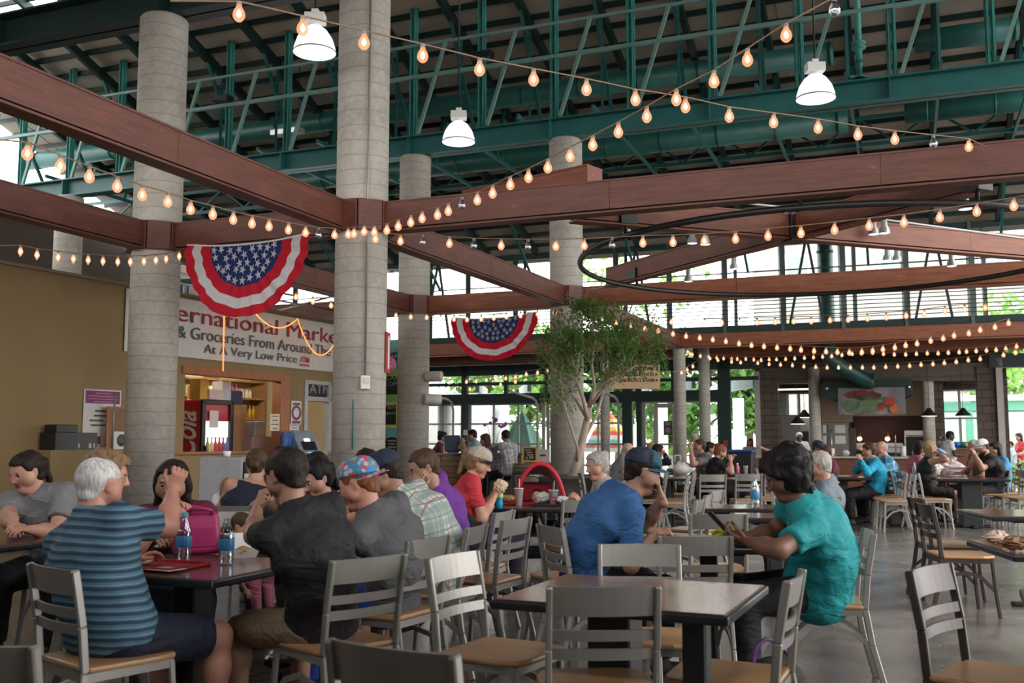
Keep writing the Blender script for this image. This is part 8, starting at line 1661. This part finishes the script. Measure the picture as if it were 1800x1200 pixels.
for px, Y, l_ in ((924, 18.9, 'wooden wine barrel under the chalkboard with yellow frame'), (957, 19.6, 'wooden wine barrel beside the potted tree column')):
    p = P(px, 772, Y); t = empty('wine_barrel', (p.x, p.y, 0), 0, l_, 'barrel'); m_ = MB(); m_.lathe([(1e-3, 0), (.22, 0), (.25, .12), (.285, .3), (.295, .45), (.285, .6), (.25, .78), (.225, .90), (.215, .90), (.21, .87), (1e-3, .87)], n=26); m_.build('staves', M_BARR, t)
    for z, r_ in ((.06, .238), (.22, .27), (.68, .274), (.84, .24)): m_ = MB(); m_.lathe([(r_, z - .02), (r_ + .008, z - .02), (r_ + .008, z + .025), (r_, z + .025)], n=26); m_.build('hoop', M_GREYM, t)
p = P(931, 772, 18.85); t = empty('chalkboard_easel', (p.x, p.y, .901), R(-4), 'small chalkboard sign in a yellow frame on the barrel, price 6.99', 'chalkboard'); M_YEL = plain('yellow_frame_bright', (.72, .36, .02), .5); m_ = MB(); TM = Matrix.Rotation(R(-8), 4, 'X')
for (c, s_) in (((-.125, 0, .15), (.03, .025, .32)), ((.125, 0, .15), (.03, .025, .32)), ((0, 0, .30), (.25, .025, .03)), ((0, 0, .04), (.30, .03, .03)), ((-.15, .02, .05), (.02, .02, .2)), ((.12, .12, .0), (.02, .25, .02))): m_.box(c, s_)
m_.build('frame', M_YEL, t); m_ = MB(); m_.box((0, .0, .17), (.23, .012, .24)); m_.build('slate', plain('slate', (.02, .024, .026), .7), t); place_text('chalk_price', '6.99', face_mat((-.07, -.008, .075), (1, 0, 0)), .14, .06, plain('chalk_white', (.6, .6, .58), .8), t)
m_ = MB()
for k in range(3): m_.box((-.03 + .02 * k, -.008, .25 - .045 * k), (.11, .003, .018))
m_.build('chalk_writing', plain('chalk_pink', (.55, .35, .38), .8), t)
p = P(953, 772, 19.55); m_ = MB(); m_.box((0, 0, .13), (.24, .2, .26)); t = tag(m_.build('carton', plain('pale_carton', (.45, .36, .33), .7), None, .006, loc=(p.x, p.y, .901), rz=.1), 'pale cardboard carton with a dark slot on the second barrel', 'box'); m_ = MB(); m_.box((0, -.101, .14), (.11, .004, .035)); m_.build('slot', M_BLACK, t)
# waste bin by the open doorway
p = P(1303, 772, 21.5); t = empty('waste_bin', (p.x, p.y, 0), GA, 'black recycling bin with blue lid in the open doorway', 'bin'); hB = P(1303, 795, 21.5).z; m_ = MB(); m_.add([(-.2, -.2, 0), (.2, -.2, 0), (.2, .2, 0), (-.2, .2, 0), (-.25, -.25, hB), (.25, -.25, hB), (.25, .25, hB), (-.25, .25, hB)], [(3, 2, 1, 0), (4, 5, 6, 7), (0, 1, 5, 4), (1, 2, 6, 5), (2, 3, 7, 6), (3, 0, 4, 7)]); m_.build('body', M_BLACK, t, .02); m_ = MB(); m_.box((0, 0, hB + .03), (.54, .54, .06)); m_.build('lid', plain('bin_blue', (.02, .06, .28), .45), t, .02)
p = P(1277, 772, 22); m_ = MB(); q = Pb(1275, 779, BG - .1); m_.box((0, 0, 0), (.12, .06, .18)); tag(m_.build('call_point', plain('alarm_red', (.30, .03, .03), .5), None, .008, loc=q, rz=GA), 'dark red call point on the green door post', 'alarm')
t = empty('exit_sign', Pb(1187, 703, BG - .12), GA, 'small red exit sign above the glazed entrance', 'sign'); m_ = MB(); m_.box((0, 0, 0), (.05, .05, .22)); m_.build('box', plain('exit_red', (.45, .02, .02), .5), t, .006); m_ = MB(); m_.box((0, 0, -.15), (.16, .05, .05)); m_.build('lamp_head', M_WHITE, t, .006)
